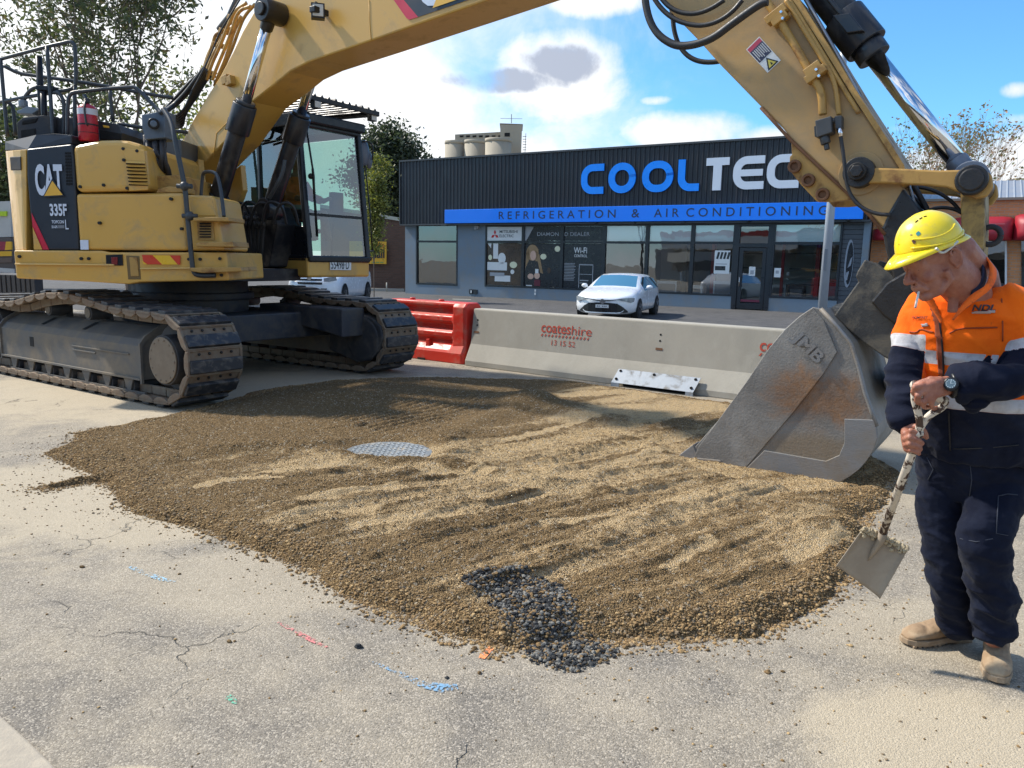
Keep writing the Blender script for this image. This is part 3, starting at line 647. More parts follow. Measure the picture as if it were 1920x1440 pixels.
# counterweight at the tail, curving away from the side
xs_ = [(10.5, 8.98), (14, 8.76), (24, 8.60), (38, 8.52), (49, 8.50)]
g = MB(); rings = []
for yy_t, yy_b, dx in ((284, 470, 0), ):
    for (x, Yv) in xs_:
        rings.append([H(x + 0, 283 + (x - 10) * -.08, Yv), H(x + (1 - (x - 10) / 40) * 18 , 469.5, Yv)])
n_ = len(rings); V = []
for a, b in rings: V += [a, b]
for a, b in rings: V += [a + np.array([.25, 2.2, 0]), b + np.array([.1, 2.2, 0])]
F_ = [(2 * i, 2 * i + 2, 2 * i + 3, 2 * i + 1) for i in range(n_ - 1)]
m2 = 2 * n_; F_ += [(2 * i, m2 + 2 * i, m2 + 2 * i + 2, 2 * i + 2) for i in range(n_ - 1)] + [(m2, m2 + 1, 1, 0), (m2 - 2, m2 - 1, m2 + 2 * n_ - 1, m2 + 2 * n_ - 2)] + [(2 * i + 1, 2 * i + 3, m2 + 2 * i + 3, m2 + 2 * i + 1) for i in range(n_ - 1)]
g.add(V, F_, 0, False); g.prism([H(18, 294, 8.62), H(38, 293, 8.5), H(39, 319, 8.5), H(20, 319.5, 8.62)], (0, .02, 0), 1)
g.build('counterweight', [MY, MBKM], exc, bevel=.02)
bp = hpanel('side_panel', [(49.5, 279), (134.5, 270), (139, 300), (144, 400), (148.5, 469), (66, 469), (56, 400), (50, 330)], 2.0, mat('panel black', (.020, .026, .036), .42, vs=2), .02, HY - .012)
red = hpanel('red_stripe', [(59, 399), (91.5, 468), (79, 468), (61, 425)], .006, plain('stripe red', (.55, .02, .05), .4), 0, HY - .019)
g = MB(); g.prism([H(61, 426, 8.47), H(79, 468, 8.47), H(63.5, 468, 8.47)], (0, .005, 0)); g.build('yellow_corner', MY, exc)
# grille strip of the black panel
g = MB()
for i in range(3):
    for j in range(11): x = 121.5 + i * 4.2 + j * .25; y = 285 + j * 5.8; g.prism([H(x, y, 8.482), H(x + 3.2, y, 8.482), H(x + 3.2, y + 4.2, 8.482), H(x, y + 4.2, 8.482)], (0, .003, 0))
g.build('vent_grille', MBLT0, exc)
MDW = mat('decal white', (.62, .68, .78), .45); MDY = plain('decal yellow', (.75, .42, .05), .45)
g = MB()
def htext(txt, x, y, x2, y2, mi, off=.02, Yv=8.468, sp=1.0):
    a, b, c = H(x, y, Yv), H(x2, y, Yv), H(x, y2, Yv); put_text(g, txt, c, b - a, (0, 0, 1), width=float(b[0] - a[0]), height=float(a[2] - c[2]), mi=mi, off=off, sp=sp)
htext('CAT', 68, 307.5, 120, 367, 0, .035)
g.add([H(83, 367.5, 8.462), H(117.5, 365.5, 8.462), H(98, 339, 8.462)], [(0, 1, 2)], 2); g.add([H(80, 370, 8.465), H(120, 367.5, 8.465), H(98, 334, 8.465)], [(0, 1, 2)], 1)
htext('335F', 94, 382, 126, 405, 0, .03)
htext('TOPCON', 97, 413, 120, 419, 0, .02); htext('3D-GPS', 97, 423, 108, 428, 0, .02); htext('L', 123, 412, 129, 430, 0, .0)
for i in range(8): g.add([H(109 + i * 1.5, 422, 8.468), H(110 + i * 1.5, 422, 8.468), H(110 + i * 1.5, 428, 8.468), H(109 + i * 1.5, 428, 8.468)], [(0, 1, 2, 3)], 3)
g.build('lettering', [MDW, mat('panel black', ()), MDY, plain('decal grey', (.25, .27, .3))], exc, fixn=False)
# engine hood: upper and lower bodies with louvres
hood = hpanel('engine_hood', [(134.5, 272), (186, 262), (216, 261.5), (238, 263), (263, 270), (270, 282), (277.5, 357), (141.5, 360.5)], 1.5, MY, .06, HY - .05)
g = MB(); g.prism([H(226, 277, 8.44), H(270, 281, 8.44), H(277, 356, 8.44), H(241, 358, 8.44), (H(236, 300, 8.44))], (0, .03, 0)); g.build('hood_door', MY, exc, bevel=.01)
for i in range(7):
    y = 302 + i * 6.6; x = 236 + i * .9
    g = MB(); g.prism([H(x, y, 8.42), H(x + 35.5, y + 1, 8.42), H(x + 36, y + 4.6, 8.39), H(x + .5, y + 3.4, 8.39)], (0, .03, 0), 0); g.prism([H(x, y + 3.4, 8.436), H(x + 36, y + 4.6, 8.436), H(x + 36, y + 6.5, 8.436), H(x, y + 6, 8.436)], (0, .003, 0), 1)
    g.build('louvre', [MY, MBLT0], exc)
body = hpanel('storage_body', [(141.5, 363), (338, 361.5), (345, 364), (352, 470), (149, 468.5)], 1.0, MY, .035, HY - .03)
box2 = hpanel('step_cabinet', [(348, 365), (396, 367), (403, 371), (420, 470), (355, 470)], .8, MY, .03, HY)
g = MB(); g.prism([H(358, 373, 8.49), H(397, 374, 8.49), H(405, 405, 8.49), H(361, 405, 8.49)], (0, .02, 0)); g.build('cabinet_panel', MY, exc, bevel=.008)
skirt = hpanel('skirt', [(25, 469), (190, 470), (204, 473), (424.5, 473), (429, 526), (262, 529), (241, 533), (161, 528), (30, 522)], 1.2, MY, .02, HY - .045)
g = MB(); g.prism([H(27, 493, 8.43), H(213, 495, 8.43), H(213, 498, 8.42), H(27, 496.5, 8.42)], (0, .03, 0)); g.prism([H(262, 502, 8.43), H(426, 500, 8.43), H(426, 503, 8.42), H(262, 505, 8.42)], (0, .03, 0)); g.build('skirt_ridge', MY, exc, bevel=.006)
g = MB(); g.prism([H(198, 478, 8.44), H(229, 477, 8.44), H(230, 498, 8.44), H(199, 498, 8.44)], (0, .03, 0)); g.prism([H(208, 482, 8.43), H(220, 482, 8.43), H(220, 496, 8.43), H(209, 496, 8.43)], (0, .02, 0), 1)
g.build('tail_light', [MBK, plain('red lens', (.18, .02, .02), .25)], exc, bevel=.004)
g = MB(); g.prism([H(236, 479, 8.45), H(261, 480, 8.45), H(264, 524, 8.45), H(240, 524, 8.45)], (0, .01, 0), 0); g.prism([H(242, 482, 8.44), H(257, 483, 8.44), H(260, 518, 8.44), H(245, 518, 8.44)], (0, .02, 0), 1); g.build('latch_recess', [mat('latch brown', (.16, .10, .03), .5), MYW], exc, bevel=.01)
g = MB(); Yq = 8.44
for poly, mi in (([(266, 478), (338, 479), (338, 496), (270, 495.5)], 0), ([(286, 478.5), (318, 479), (333, 496), (304, 496)], 1), ([(266, 489), (270, 495.5), (276, 495.6)], 1)): g.prism([H(x, y, Yq - .002 * mi) for x, y in poly], (0, .004, 0), mi)
g.build('reflector', [plain('reflector red', (.60, .05, .02), .3), plain('reflector yellow', (.80, .48, .03), .3)], exc)
g = MB(); g.prism([H(150, 450, 8.455), H(165.5, 450, 8.455), H(166, 468, 8.455), H(151, 468, 8.455)], (0, .004, 0)); g.build('sticker', MDW, exc)
g = MB(); 
for x, y in ((36, 481), (152, 485), (166, 485), (375, 486), (412, 485), (340, 429), (320, 373), (150, 350), (194, 347), (238, 353), (354, 486), (415, 516), (257, 283), (231, 279), (232, 300), (264, 312), (186, 418)): p = H(x, y, 8.44); g.cyl(p + np.array([0, -.008, 0]), p + np.array([0, .03, 0]), .017, n=8)
g.build('bolt', MBOLT, exc)
# steps and grab rails on the near front corner
MBRT = mat('rail paint', (.030, .036, .042), .45, col2=(.05, .055, .06), vs=14)
for pts in ([(362, 408), (428, 407), (429, 415), (362, 414)], [(367, 455), (436, 453), (438, 463), (367, 462)], [(355, 502), (451, 501), (453, 509), (380, 512), (355, 508)]):
    g = MB(); g.prism([H(x, y, 8.33) for x, y in pts], (0, .5, 0)); g.build('step', MYW, exc, bevel=.008)
g = MB(); 
for i in range(6): g.prism([H(374, 418 + i * 5, 8.47), H(395, 418 + i * 5, 8.47), H(395, 420.5 + i * 5, 8.47), H(374, 420.5 + i * 5, 8.47)], (0, .01, 0), 1)
g.prism([H(369, 414, 8.485), H(399, 414, 8.485), H(402, 450, 8.485), H(371, 450, 8.485)], (0, .02, 0)); g.build('cabinet_vent', [MYW, MBLT0], exc)
def rail(name, pts, r=.022, Yv=8.4, m=MBRT, it=2, n=8):
    g = MB(); g.tube(smoothpoly([H(p[0], p[1], p[2] if len(p) > 2 else Yv) for p in pts], it), r, n); return g.build(name, m, exc)
rail('handrail', [(306, 204, 8.6), (322, 228, 8.5), (328, 262), (338, 310), (347, 352), (351, 400), (359, 480), (362, 512), (375, 517), (404, 516)], .027)
rail('handrail', [(376, 385, 8.9), (379, 330, 8.9), (384, 321.5, 8.85), (402, 322.5, 8.7), (409, 332, 8.6), (416, 370, 8.5), (420, 406, 8.45)], .02)
g = MB()
for x, y in ((346, 349), (356, 405)): p = H(x, y, 8.38); g.sph(p, .05, 10, 8); g.cyl(p + np.array([-.08, 0, 0]), p + np.array([.08, 0, 0]), .025, n=8)
g.build('rail_clamp', MBRT, exc)
r9 = 9.3
for pts in ([(-40, 122, 9.6), (0, 111, 9.3), (128, 77, 9.0), (138, 81, 9.0), (141, 90, 9.0), (143, 155, 9.0), (138, 165, 9.0), (125, 169, 9.0), (0, 191, 9.3), (-40, 200, 9.6)],
            [(1, 111, 9.3), (8, 190, 9.3), (14, 256, 9.3)], [(88, 88, 9.0), (94, 170, 9.0), (100, 264, 8.9)],
            [(4, 122, 9.4), (35, 138, 9.4), (67, 142, 9.4), (146, 153, 9.4), (207, 163, 9.5), (270, 175, 9.6), (325, 184, 9.7)],
            [(126, 262, 8.8), (127, 187, 8.8), (133, 175, 8.8), (145, 172, 8.8), (248, 162, 8.8), (258, 167, 8.8), (294, 204, 8.75), (303, 213, 8.7)],
            [(118, 262, 9.0), (121, 200, 9.0), (117, 182, 9.0), (108, 173, 9.0), (100, 174, 9.0)], [(140, 160, 9.0), (141, 262, 9.0)],
            [(206, 168, 9.0), (212, 228, 9.0)], [(222, 232, 9.3), (270, 240, 9.4), (352, 248, 9.6)], [(10, 190, 9.4), (22, 196, 9.4), (26, 210, 9.4), (29, 254, 9.4)], [(80, 162, 9.1), (60, 165, 9.1), (45, 184, 9.2), (44, 200, 9.2)]):
    rail('deck_rail', pts, .021, m=MBRT, it=1)
rail('mast', [(72.5, 106, 9.1), (76, 170, 9.1), (82, 255, 9.1)], .036, it=0, m=MBK)
rail('mast', [(81, 172, 9.0), (85, 250, 9.0)], .035, it=0, m=MBK)
g = MB(); g.prism([H(66, 160, 8.98), H(99, 161, 8.98), H(99, 170, 8.98), H(67, 168, 8.98)], (0, .12, 0)); g.build('mast_bracket', MBK, exc, bevel=.006)
g = MB(); g.prism([H(30, 208, 9.15), H(50, 199, 9.15), H(76, 204, 9.15), H(60, 214, 9.15), H(32, 213, 9.15)], (0, .3, 0)); g.cyl(H(43, 188, 9.2), H(44, 202, 9.2), .05, n=10); g.build('mirror', mat('mirror shell', (.18, .21, .24), .35), exc, bevel=.01)
# deck boxes on top
g = MB(); g.prism([H(9, 265, 8.95), H(70, 253, 8.6), H(100, 250, 8.55), H(134, 253, 8.53), H(134, 270, 8.53), H(50, 280, 8.55), H(9, 283, 8.95)], (0.2, 1.8, 0)); g.build('deck_edge', mat('deck black', (.028, .032, .042), .5, vs=3), exc, bevel=.012)
g = MB(); g.prism([H(31, 230, 8.95), H(42, 220, 8.95), H(80, 216, 8.95), H(100, 217, 8.95), H(103, 262, 8.95), H(33, 264, 8.95)], (0, .8, 0)); g.prism([H(38, 244, 8.94), H(66, 240, 8.94), H(67, 257, 8.94), H(39, 260, 8.94)], (0, .02, 0), 1); g.prism([H(41, 226, 8.94), H(72, 220, 8.94), H(66, 230, 8.94), H(40, 234, 8.94)], (0, .02, 0), 1)
g.build('air_cleaner', [MBKM, MBLT0], exc, bevel=.02)
g = MB(); g.prism([H(105, 222, 9.0), H(158, 216, 9.0), H(162, 268, 9.0), H(105, 270, 9.0)], (0, .7, 0)); g.build('deck_box', MBKM, exc, bevel=.02)
g = MB(); g.prism([H(183, 226, 8.8), H(221, 233, 8.8), H(228, 249, 8.8), H(227, 263, 8.8), H(186, 263, 8.8)], (0, .7, 0)); g.prism([H(186, 243, 8.79), H(226, 250, 8.79), H(227, 262, 8.79), H(188, 261, 8.79)], (0, .01, 0), 1); g.prism([H(192, 234, 8.785), H(204, 236, 8.785), H(205, 240, 8.785), H(194, 239, 8.785)], (0, .01, 0), 2)
g.build('muffler_box', [mat('muffler black', (.025, .027, .03), .4), MBLT0, MDY], exc, bevel=.008)
g = MB(); g.prism([H(227, 254, 9.2), H(340, 262, 9.6), H(340, 300, 9.6), H(227, 300, 9.2)], (0, .5, 0)); g.build('radiator_cover', mat('cover grey', (.10, .11, .12), .5), exc, bevel=.01)
# grey swivel block with its hose bundle
g = MB(); g.prism([H(265, 215, 8.75), H(283, 212, 8.75), H(309, 206, 8.75), H(309, 258, 8.75), H(272, 262, 8.75), H(266, 240, 8.75)], (0, .28, 0)); g.cyl(H(288, 232, 8.74), H(288, 232, 8.62), .06, n=16, mi=1); g.cyl(H(288, 232, 8.62), H(288, 232, 8.60), .035, n=12)
g.build('swivel_block', [mat('faded blue grey', (.12, .16, .21), .7, col2=(.07, .09, .12), vs=12), MBK], exc, bevel=.02)
rnd = random.Random(3)
for i in range(12):
    x0 = 272 + i * 3.2; g = MB(); x1 = 278 + (i * 7 % 38)
    g.tube(smoothpoly([H(x0, 255, 8.9), H(x0 + 2 + rnd.uniform(-2, 2), 285, 8.78 + rnd.uniform(-.1, .1)), H(x1 + rnd.uniform(-3, 3), 308, 8.8 + rnd.uniform(-.1, .1)), H(x1 + 6, 332, 9.0)], 2), .024, 7)
    g.build('hose', mat('dusty hose', (.045, .045, .05), .6, col2=(.02, .02, .022), vs=16), exc)
g = MB(); g.prism([H(277, 330, 8.7), H(337, 328, 8.7), H(340, 362, 8.7), H(278, 362, 8.7)], (0, .9, 0)); g.prism([H(296, 354, 8.5), H(318, 349, 8.5), H(345, 352, 8.5), H(345, 361, 8.5), (H(292, 362, 8.5))], (0, .3, 0)); g.build('foot_bracket', MYW, exc, bevel=.01)
# platform floor under everything
g = MB()
g.prism([E(t, s, 1.28) for t, s in ((-11.6, 5.6), (-8.2, 5.5), (-8.45, 7.25), (-9.4, 7.4), (-9.6, 8.4), (-11.9, 8.4), (-12.2, 7.0))], ZE * .16)
g.prism([E(t, s, 1.44) for t, s in ((-11.4, 5.7), (-9.9, 5.75), (-9.9, 7.2), (-11.6, 7.2))], ZE * .5)
g.prism([E(t, s, 1.44) for t, s in ((-12.0, 6.0), (-10.6, 6.0), (-10.6, 8.35), (-11.9, 8.35))], ZE * 1.0)
g.build('swing_frame', MBK, exc, bevel=.01)
# ---- boom
BS0, BS1 = 6.10, 6.60
near_top = [(338, 336), (338, 271), (364, 221), (388, 181), (414, 140), (437, 96), (455, 58), (480, 15), (512, -45), (570, -95), (650, -122), (760, -140), (1000, -182), (1260, -232)]
near_bot = [(1330, -215), (1330, -150), (1260, -122), (1100, -65), (915, 0), (760, 54), (691, 78), (635, 97), (580, 116), (544, 134), (513, 160), (473, 191), (425, 262), (349, 342)]
bo = [tz(x, y, BS0) for x, y in near_top + near_bot]
g = MB(); g.prism([E(a, BS0, b) for a, b in bo], LE * (BS1 - BS0)); boom = g.build('boom', MYB, exc, bevel=.018)
g = MB(); fb = [tz(x, y, BS0) for x, y in ((338, 300), (352, 330), (385, 300), (390, 350), (375, 395), (345, 395))]
for sA in (BS0 - .10, BS1 + .02): g.prism([E(a, sA, b) for a, b in fb], LE * .08)
g.build('boom_foot', MYB, exc, bevel=.01)
# weld seams, side decal and the work lamp on the boom
g = MB()
g.tube([onE(x, y, BS0 - .002) for x, y in ((692, 0), (693, 40), (696, 76))], .004, 5); g.tube([onE(x, y, BS0 - .002) for x, y in ((400, 300), (406, 250), (440, 215))], .004, 5)
g.build('weld_seam', MYB, boom)
def bp_(pts, off): return [onE(x, y, BS0 - off) for x, y in pts]
g = MB(); g.add(bp_([(757, 0), (784, 32), (880, -1), (1120, -85), (1060, -150), (700, -85)], .006), [tuple(range(6))], 0); g.add(bp_([(738, 0), (757, 0), (784, 32), (767, 37), (762, 34)], .007), [tuple(range(5))], 1); g.add(bp_([(738, 0), (757, 0), (700, -85), (680, -85)], .007), [(0, 1, 2, 3)], 1)
a = onE(803, 19, BS0 - .010); ex = onE(803 + 60, 19 - 21, BS0 - .01) - a; ey = np.cross(ex, LE); ey = ey if ey[2] > 0 else -ey
put_text(g, 'CAT', onE(787, 20, BS0 - .010), ex, ey, width=.92, height=.42, mi=2, off=.03)
g.add(bp_([(811, 15), (866, -4), (833, -40)], .013), [(0, 1, 2)], 3)
g.build('decal', [mat('panel black', ()), plain('stripe red', ()), MDW, MDY], boom, fixn=False)
g = MB(); c = onE(596, 22, 5.97); ax = (DE * .75 - LE * .65, LE * .75 + DE * .65, ZE)
g.obox(c, ax, (.055, .07, .075), 0); g.obox(c + ax[0] * .0 - LE * 0 + DE * .02, (DE, LE, ZE), (.04, .1, .03), 0); g.bar(c, E(*[tz(592, 5, 6.1)[0], 6.1, tz(592, 5, 6.1)[1]]), .03, .03)
q = c + ax[0] * .058; g.obox(q, ax, (.006, .055, .06), 1); g.build('work_lamp', [MBK, plain('lamp glass', (.55, .52, .46), .12)], boom, bevel=.015)
# boom cylinders
for s_, near in ((5.93, True), (6.74, False)):
    top = tz(508, 22, 5.93); b_ = tz(405, 384, 5.93); c_ = tz(459, 199, 5.93); d0 = np.array([c_[0] - top[0], c_[1] - top[1]]); d0 /= np.linalg.norm(d0)
    P_ = lambda q: E(q[0], s_, q[1])
    top = np.array(top); c_ = np.array(c_); b_ = np.array(b_)
    g = MB(); g.cyl(P_(top + d0 * .1), P_(c_ + d0 * .1), .060, n=24); rod = g.build('cylinder_rod', MCHR, exc)
    g = MB(); g.cyl(E(top[0], s_ - .13, top[1]), E(top[0], s_ + .15, top[1]), .125, n=24); g.cyl(E(top[0], s_ - .16, top[1]), E(top[0], s_ - .13, top[1]), .07, n=16); g.cyl(P_(top), P_(top + d0 * .2), .085, .07, n=20); g.build('rod_eye', MGRS, rod, bevel=.008)
    g = MB(); g.cyl(P_(c_), P_(b_), .105, n=26); g.cyl(P_(c_ - d0 * .02), P_(c_ + d0 * .32), .135, n=26); g.cyl(P_(c_ - d0 * .06), P_(c_ - d0 * .02), .11, n=26); g.obox(P_(c_ + d0 * .2) - DE * .13, (DE * d0[0] + ZE * d0[1], LE, DE), (.08, .06, .05))
    g.cyl(E(b_[0], s_ - .12, b_[1]), E(b_[0], s_ + .12, b_[1]), .14, n=20); g.build('boom_cylinder', mat('cylinder black', (.010, .012, .017), .3, col2=(.02, .024, .035), vs=3, dust=(.05, .05, .05), dsc=4, damt=.4), exc, bevel=.008)
    g = MB(); w_ = lambda k, o: P_(c_ + d0 * k) - DE * o
    g.tube([w_(.0, .13), w_(.15, .15), w_(.6, .135), w_(1.2, .13)], .016, 7); g.build('oil_pipe', mat('pipe shine', (.30, .31, .33), .3, .8), exc)
# hard pipes and hoses over the back of the boom
rnd = random.Random(5)
pipeA = [[(470, 12), (446, 20), (434, 60), (420, 95), (405, 130), (398, 150)], [(462, 6), (440, 20), (427, 50), (412, 88), (396, 122), (388, 150)], [(440, 50), (425, 55), (412, 80), (396, 110), (384, 145)], [(452, 30), (438, 60), (425, 105), (410, 140), (402, 162)], [(430, 62), (405, 60), (398, 85), (386, 120), (377, 148)], [(478, 8), (458, 30), (447, 58), (436, 90), (420, 125), (408, 155)], [(445, 38), (418, 50), (408, 75), (392, 95), (380, 135)]]
for i, pp in enumerate(pipeA):
    s_ = BS0 + .08 + i * .10; g = MB(); g.tube(smoothpoly([onE(x, y, s_) for x, y in pp], 2), .021, 8); g.build('hard_pipe', MYW, exc)
g = MB()
for x, y in ((388, 135), (410, 85), (440, 35), (424, 60)): c = onE(x, y, BS0 + .35); g.obox(c, (DE + ZE * 1.4, LE, DE * 1.4 - ZE), (.03, .10, .02))
for x, y in ((425, 150), (432, 152)): c = onE(x, y, BS0 - .03); g.obox(c, (DE + ZE * .2, LE, DE * .2 - ZE), (.055, .04, .05))
g.build('pipe_clamp', MYW, exc, bevel=.006)
for i in range(14):
    s_ = BS0 - .02 + i * .055; r1, r2 = rnd.uniform(-5, 5), rnd.uniform(-8, 8)
    a = (300 + i * 1.0, 214 - i * .6); p = [(296, 222), a, (322 + r1, 196 + r2), (345 + r1, 172 + r2 * 1.3), (364 + r2 * .5, 150 + r1), (383 + i * 1.6, 128 + i * 1.2)]
    g = MB(); g.tube(smoothpoly([onE(x, y, s_ if k > 1 else 5.6 + i * .05) for k, (x, y) in enumerate(p)], 2), rnd.choice((.019, .024, .028)), 8); g.build('hose', MRUB, exc)
for i in range(6):
    p = [(384, 132), (362, 168), (350 - i * 2, 200), (338, 214 + i * 2), (318, 224), (300, 230)]
    g = MB(); g.tube(smoothpoly([onE(x + i, y + i * 3, BS0 + .1 * i) for x, y in p], 2), .021, 8); g.build('hose', MRUB, exc)
rail('lamp_cable', [(452, -5, 9.0), (428, 35, 9.0), (412, 60, 9.05), (396, 100, 9.1), (378, 138, 9.1), (360, 170, 9.1)], .010, m=MRUB)
g = MB(); g.tube([onE(x, y, 6.6) for x, y in ((450, -20), (430, 30), (410, 55))], .035, 8); g.build('return_pipe', mat('pipe dark grey', (.08, .085, .09), .4), exc)
# ---- cab
CS0, CS1 = 7.22, 8.38
def cq(x, y, s): t, z = tz(x, y, s); return (t, s, z)
nb, nt = cq(578, 482, CS0), cq(566, 236, CS0); fb_, ft = cq(690, 478, CS1), cq(662, 244, CS1)
cab_t = (nb[0] + fb_[0]) / 2; cab_tt = (nt[0] + ft[0]) / 2; cz0, cz1 = 1.58, (nt[2] + ft[2]) / 2; rear = cab_t - 1.85; cb = 1.36
MCG = glassmat('cab glass', (.46, .66, .58), .11)
cab = MB(); T = E
def pillar(a, b, w=.055): cab.bar(a, b, w, w)
for s in (CS0 + .03, CS1 - .03):
    pillar(T(cab_t, s, cz0), T(cab_tt, s, cz1), .085); pillar(T(rear, s, cz0), T(rear + .1, s, cz1), .16); pillar(T(cab_t, s, cz0), T(rear, s, cz0), .10); pillar(T(cab_tt, s, cz1), T(rear + .1, s, cz1), .10)
pillar(T(cab_t - .95, CS0 + .03, cz0), T(cab_t - .98, CS0 + .03, cz1), .075)
pillar(T(cab_t, CS0, cz0), T(cab_t, CS1, cz0), .09); pillar(T(cab_tt, CS0, cz1), T(cab_tt, CS1, cz1), .10)
# lower side panel and roof
tS = lambda y: cq(575, y, CS0)[2]
cab.box((rear, CS0, cz0 - .01), (cab_t - .04, CS0 + .05, 2.02), 0, T); cab.box((rear - .02, CS0, cz0), (rear + .04, CS1, cz1), 0, T)
cab.box((rear, CS0 - .02, cz1), (cab_tt + .12, CS1 + .02, cz1 + .13), 0, T)
cab.box((rear, CS0 + .05, 1.40), (cab_t - .06, CS1 - .02, 1.56), 0, T)
cabo = cab.build('cab', mat('cab black', (.008, .010, .014), .32, col2=(.012, .014, .018), vs=4, spec=.35), exc, bevel=.022, seg=3)
g = MB(); g.add([T(cab_t + .01, CS0 + .07, cz0 + .05), T(cab_t + .01, CS1 - .07, cz0 + .05), T(cab_tt + .01, CS1 - .07, cz1 - .05), T(cab_tt + .01, CS0 + .07, cz1 - .05)], [(0, 1, 2, 3)]); g.build('windscreen', MCG, cabo, fixn=False)
zs = cq(592, 400, CS0)[2]; k = (zs - cz0) / (cz1 - cz0); ts_ = cab_t + (cab_tt - cab_t) * k
g = MB(); g.bar(T(ts_ + .01, CS0 + .05, zs), T(ts_ + .01, CS1 - .05, zs), .03, .035); g.build('window_bar', MBK, cabo)
g = MB(); g.tube([T(cab_t + .04, CS0 + .10, cz0 + .8), T(ts_ + .1, CS0 + .10, cz0 + 1.1), T(cab_tt + .07, CS0 + .12, cz1 - .1)], .014, 6); g.tube([T(cab_t + .05, CS0 + .13, cz0 + .3), T(cab_t + .0, CS0 + .12, cz0 + 1.2)], .018, 6); g.sph(T(ts_ + .04, CS0 + .1, zs + .5), .04, 8, 6); g.build('wiper', MBK, cabo)
g = MB(); g.add([T(rear + .1, CS0 + .02, 2.05), T(cab_t - 1.0, CS0 + .02, 2.05), T(cab_tt - .98, CS0 + .02, cz1 - .06), T(rear + .16, CS0 + .02, cz1 - .06)], [(0, 1, 2, 3)]); g.add([T(cab_t - .92, CS0 + .02, 2.05), T(cab_t - .05, CS0 + .02, 2.05), T(cab_tt - .05, CS0 + .02, cz1 - .06), T(cab_tt - .93, CS0 + .02, cz1 - .06)], [(0, 1, 2, 3)])
g.add([T(rear + .1, CS1 - .02, 1.7), T(cab_t - .06, CS1 - .02, 1.7), T(cab_tt - .06, CS1 - .02, cz1 - .06), T(rear + .16, CS1 - .02, cz1 - .06)], [(0, 1, 2, 3)]); g.build('side_glass', MCG, cabo, fixn=False)
g = MB(); MST = mat('seat dark', (.03, .03, .035), .7)
g.box((cab_t - 1.15, CS0 + .32, 1.95), (cab_t - .62, CS1 - .32, 2.02), 0, T); g.box((cab_t - 1.22, CS0 + .32, 2.0), (cab_t - 1.06, CS1 - .32, 2.75), 0, T); g.box((cab_t - 1.4, CS0 + .4, 1.5), (cab_t - 1.15, CS1 - .4, 1.9), 0, T)
g.build('seat', MST, cabo, bevel=.04); g = MB(); g.box((cab_t - .5, CS1 - .3, 2.25), (cab_t - .4, CS1 - .1, 2.55), 0, T); g.bar(T(cab_t - .45, CS1 - .2, 1.6), T(cab_t - .45, CS1 - .2, 2.3), .05, .05)
for dy in (.35, .75): g.bar(T(cab_t - .35, CS0 + dy, 1.56), T(cab_t - .3, CS0 + dy, 2.1), .025, .025)
g.build('control_console', MST, cabo, bevel=.01)
# green tinted lower front and yellow base
g = MB(); zb0, zb1 = cq(575, 520, CS0)[2], cq(575, 480, CS0)[2]
g.box((rear + .3, CS0 - .01, zb0), (cab_t + .01, CS1 + .01, zb1), 0, T); base = g.build('cab_base', MY, exc, bevel=.03)
g = MB(); g.box((rear + .5, CS0 - .02, zb0 + .02), (cab_t - .0, CS0 - .008, zb0 + .26), 0, T); g.build('base_panel', mat('cab base ochre', (.42, .255, .058), .45), exc, bevel=.005)  # side panel in a darker yellow than the base behind it
fx = cab_t + .012
def fc(x, y, off=.02): p = onp(x, y, DE * (cab_t + off), DE); return p
g = MB(); g.prism([fc(618.5, 488.5), fc(658, 489), fc(657.5, 506.5), fc(618.5, 506)], DE * .008, 1)
a = fc(621, 504.5, .031); put_text(g, '55498·D', a, fc(655, 505, .031) - a, ZE, width=float(np.linalg.norm(fc(655, 505, .031) - a)), height=.125, mi=0, off=.01)
g.build('number_plate', [plain('plate ink', (.03, .04, .05)), plain('plate white', (.70, .74, .76), .4)], exc)
g = MB(); p = onE(532, 483, CS0 - .03); g.cyl(p, p - LE * .005, .05, n=16); g.build('sticker', plain('sticker blue', (.25, .55, .70)), exc)
# roof guard: frame, slats, struts, lamps
g = MB(); zr = cq(573, 183, CS0)[2]
frp = [T(cab_tt + .2, CS0 - .02, zr + .02), T(cab_tt + .28, CS1 + .12, zr - .01), T(rear + .2, CS1 + .05, zr + .02), T(rear + .2, CS0 - .02, zr + .04)]
for i in range(4): g.bar(frp[i], frp[(i + 1) % 4], .05, .06)
for i in range(11):
    f_ = (i + .5) / 11; a = frp[0] * (1 - f_) + frp[1] * f_; b = frp[3] * (1 - f_) + frp[2] * f_; g.prism([a + ZE * .02 - LE * .04, a + ZE * .07, a + ZE * .02 + LE * .04], b - a)
for s in (CS0 + .1, CS1 - .1):
    for t in (cab_tt - .1, rear + .4): g.bar(T(t, s, cz1 + .1), T(t, s, zr), .04, .04)
g.build('roof_guard', MBK, cabo, bevel=.004)
g = MB()
for s in (CS0 + .15, CS1 + .05): c = T(cab_tt + .22, s, cz1 + .22); g.obox(c, (DE, LE, ZE), (.04, .06, .05)); g.obox(c + DE * .043, (DE, LE, ZE), (.004, .05, .04), 1)
g.build('cab_lamp', [MBK, plain('lamp glass', ())], cabo, bevel=.008)
g = MB(); c = onE(683, 287, CS1 + .15); g.sph(c, (.045, .10, .19), 14, 12, 0, (DE, LE, ZE)); c2 = onE(692, 300, CS1 + .25); g.sph(c2, (.04, .06, .13), 12, 10, 0, (DE, LE, ZE))
g.build('mirror', mat('mirror grey', (.10, .11, .14), .4), cabo)
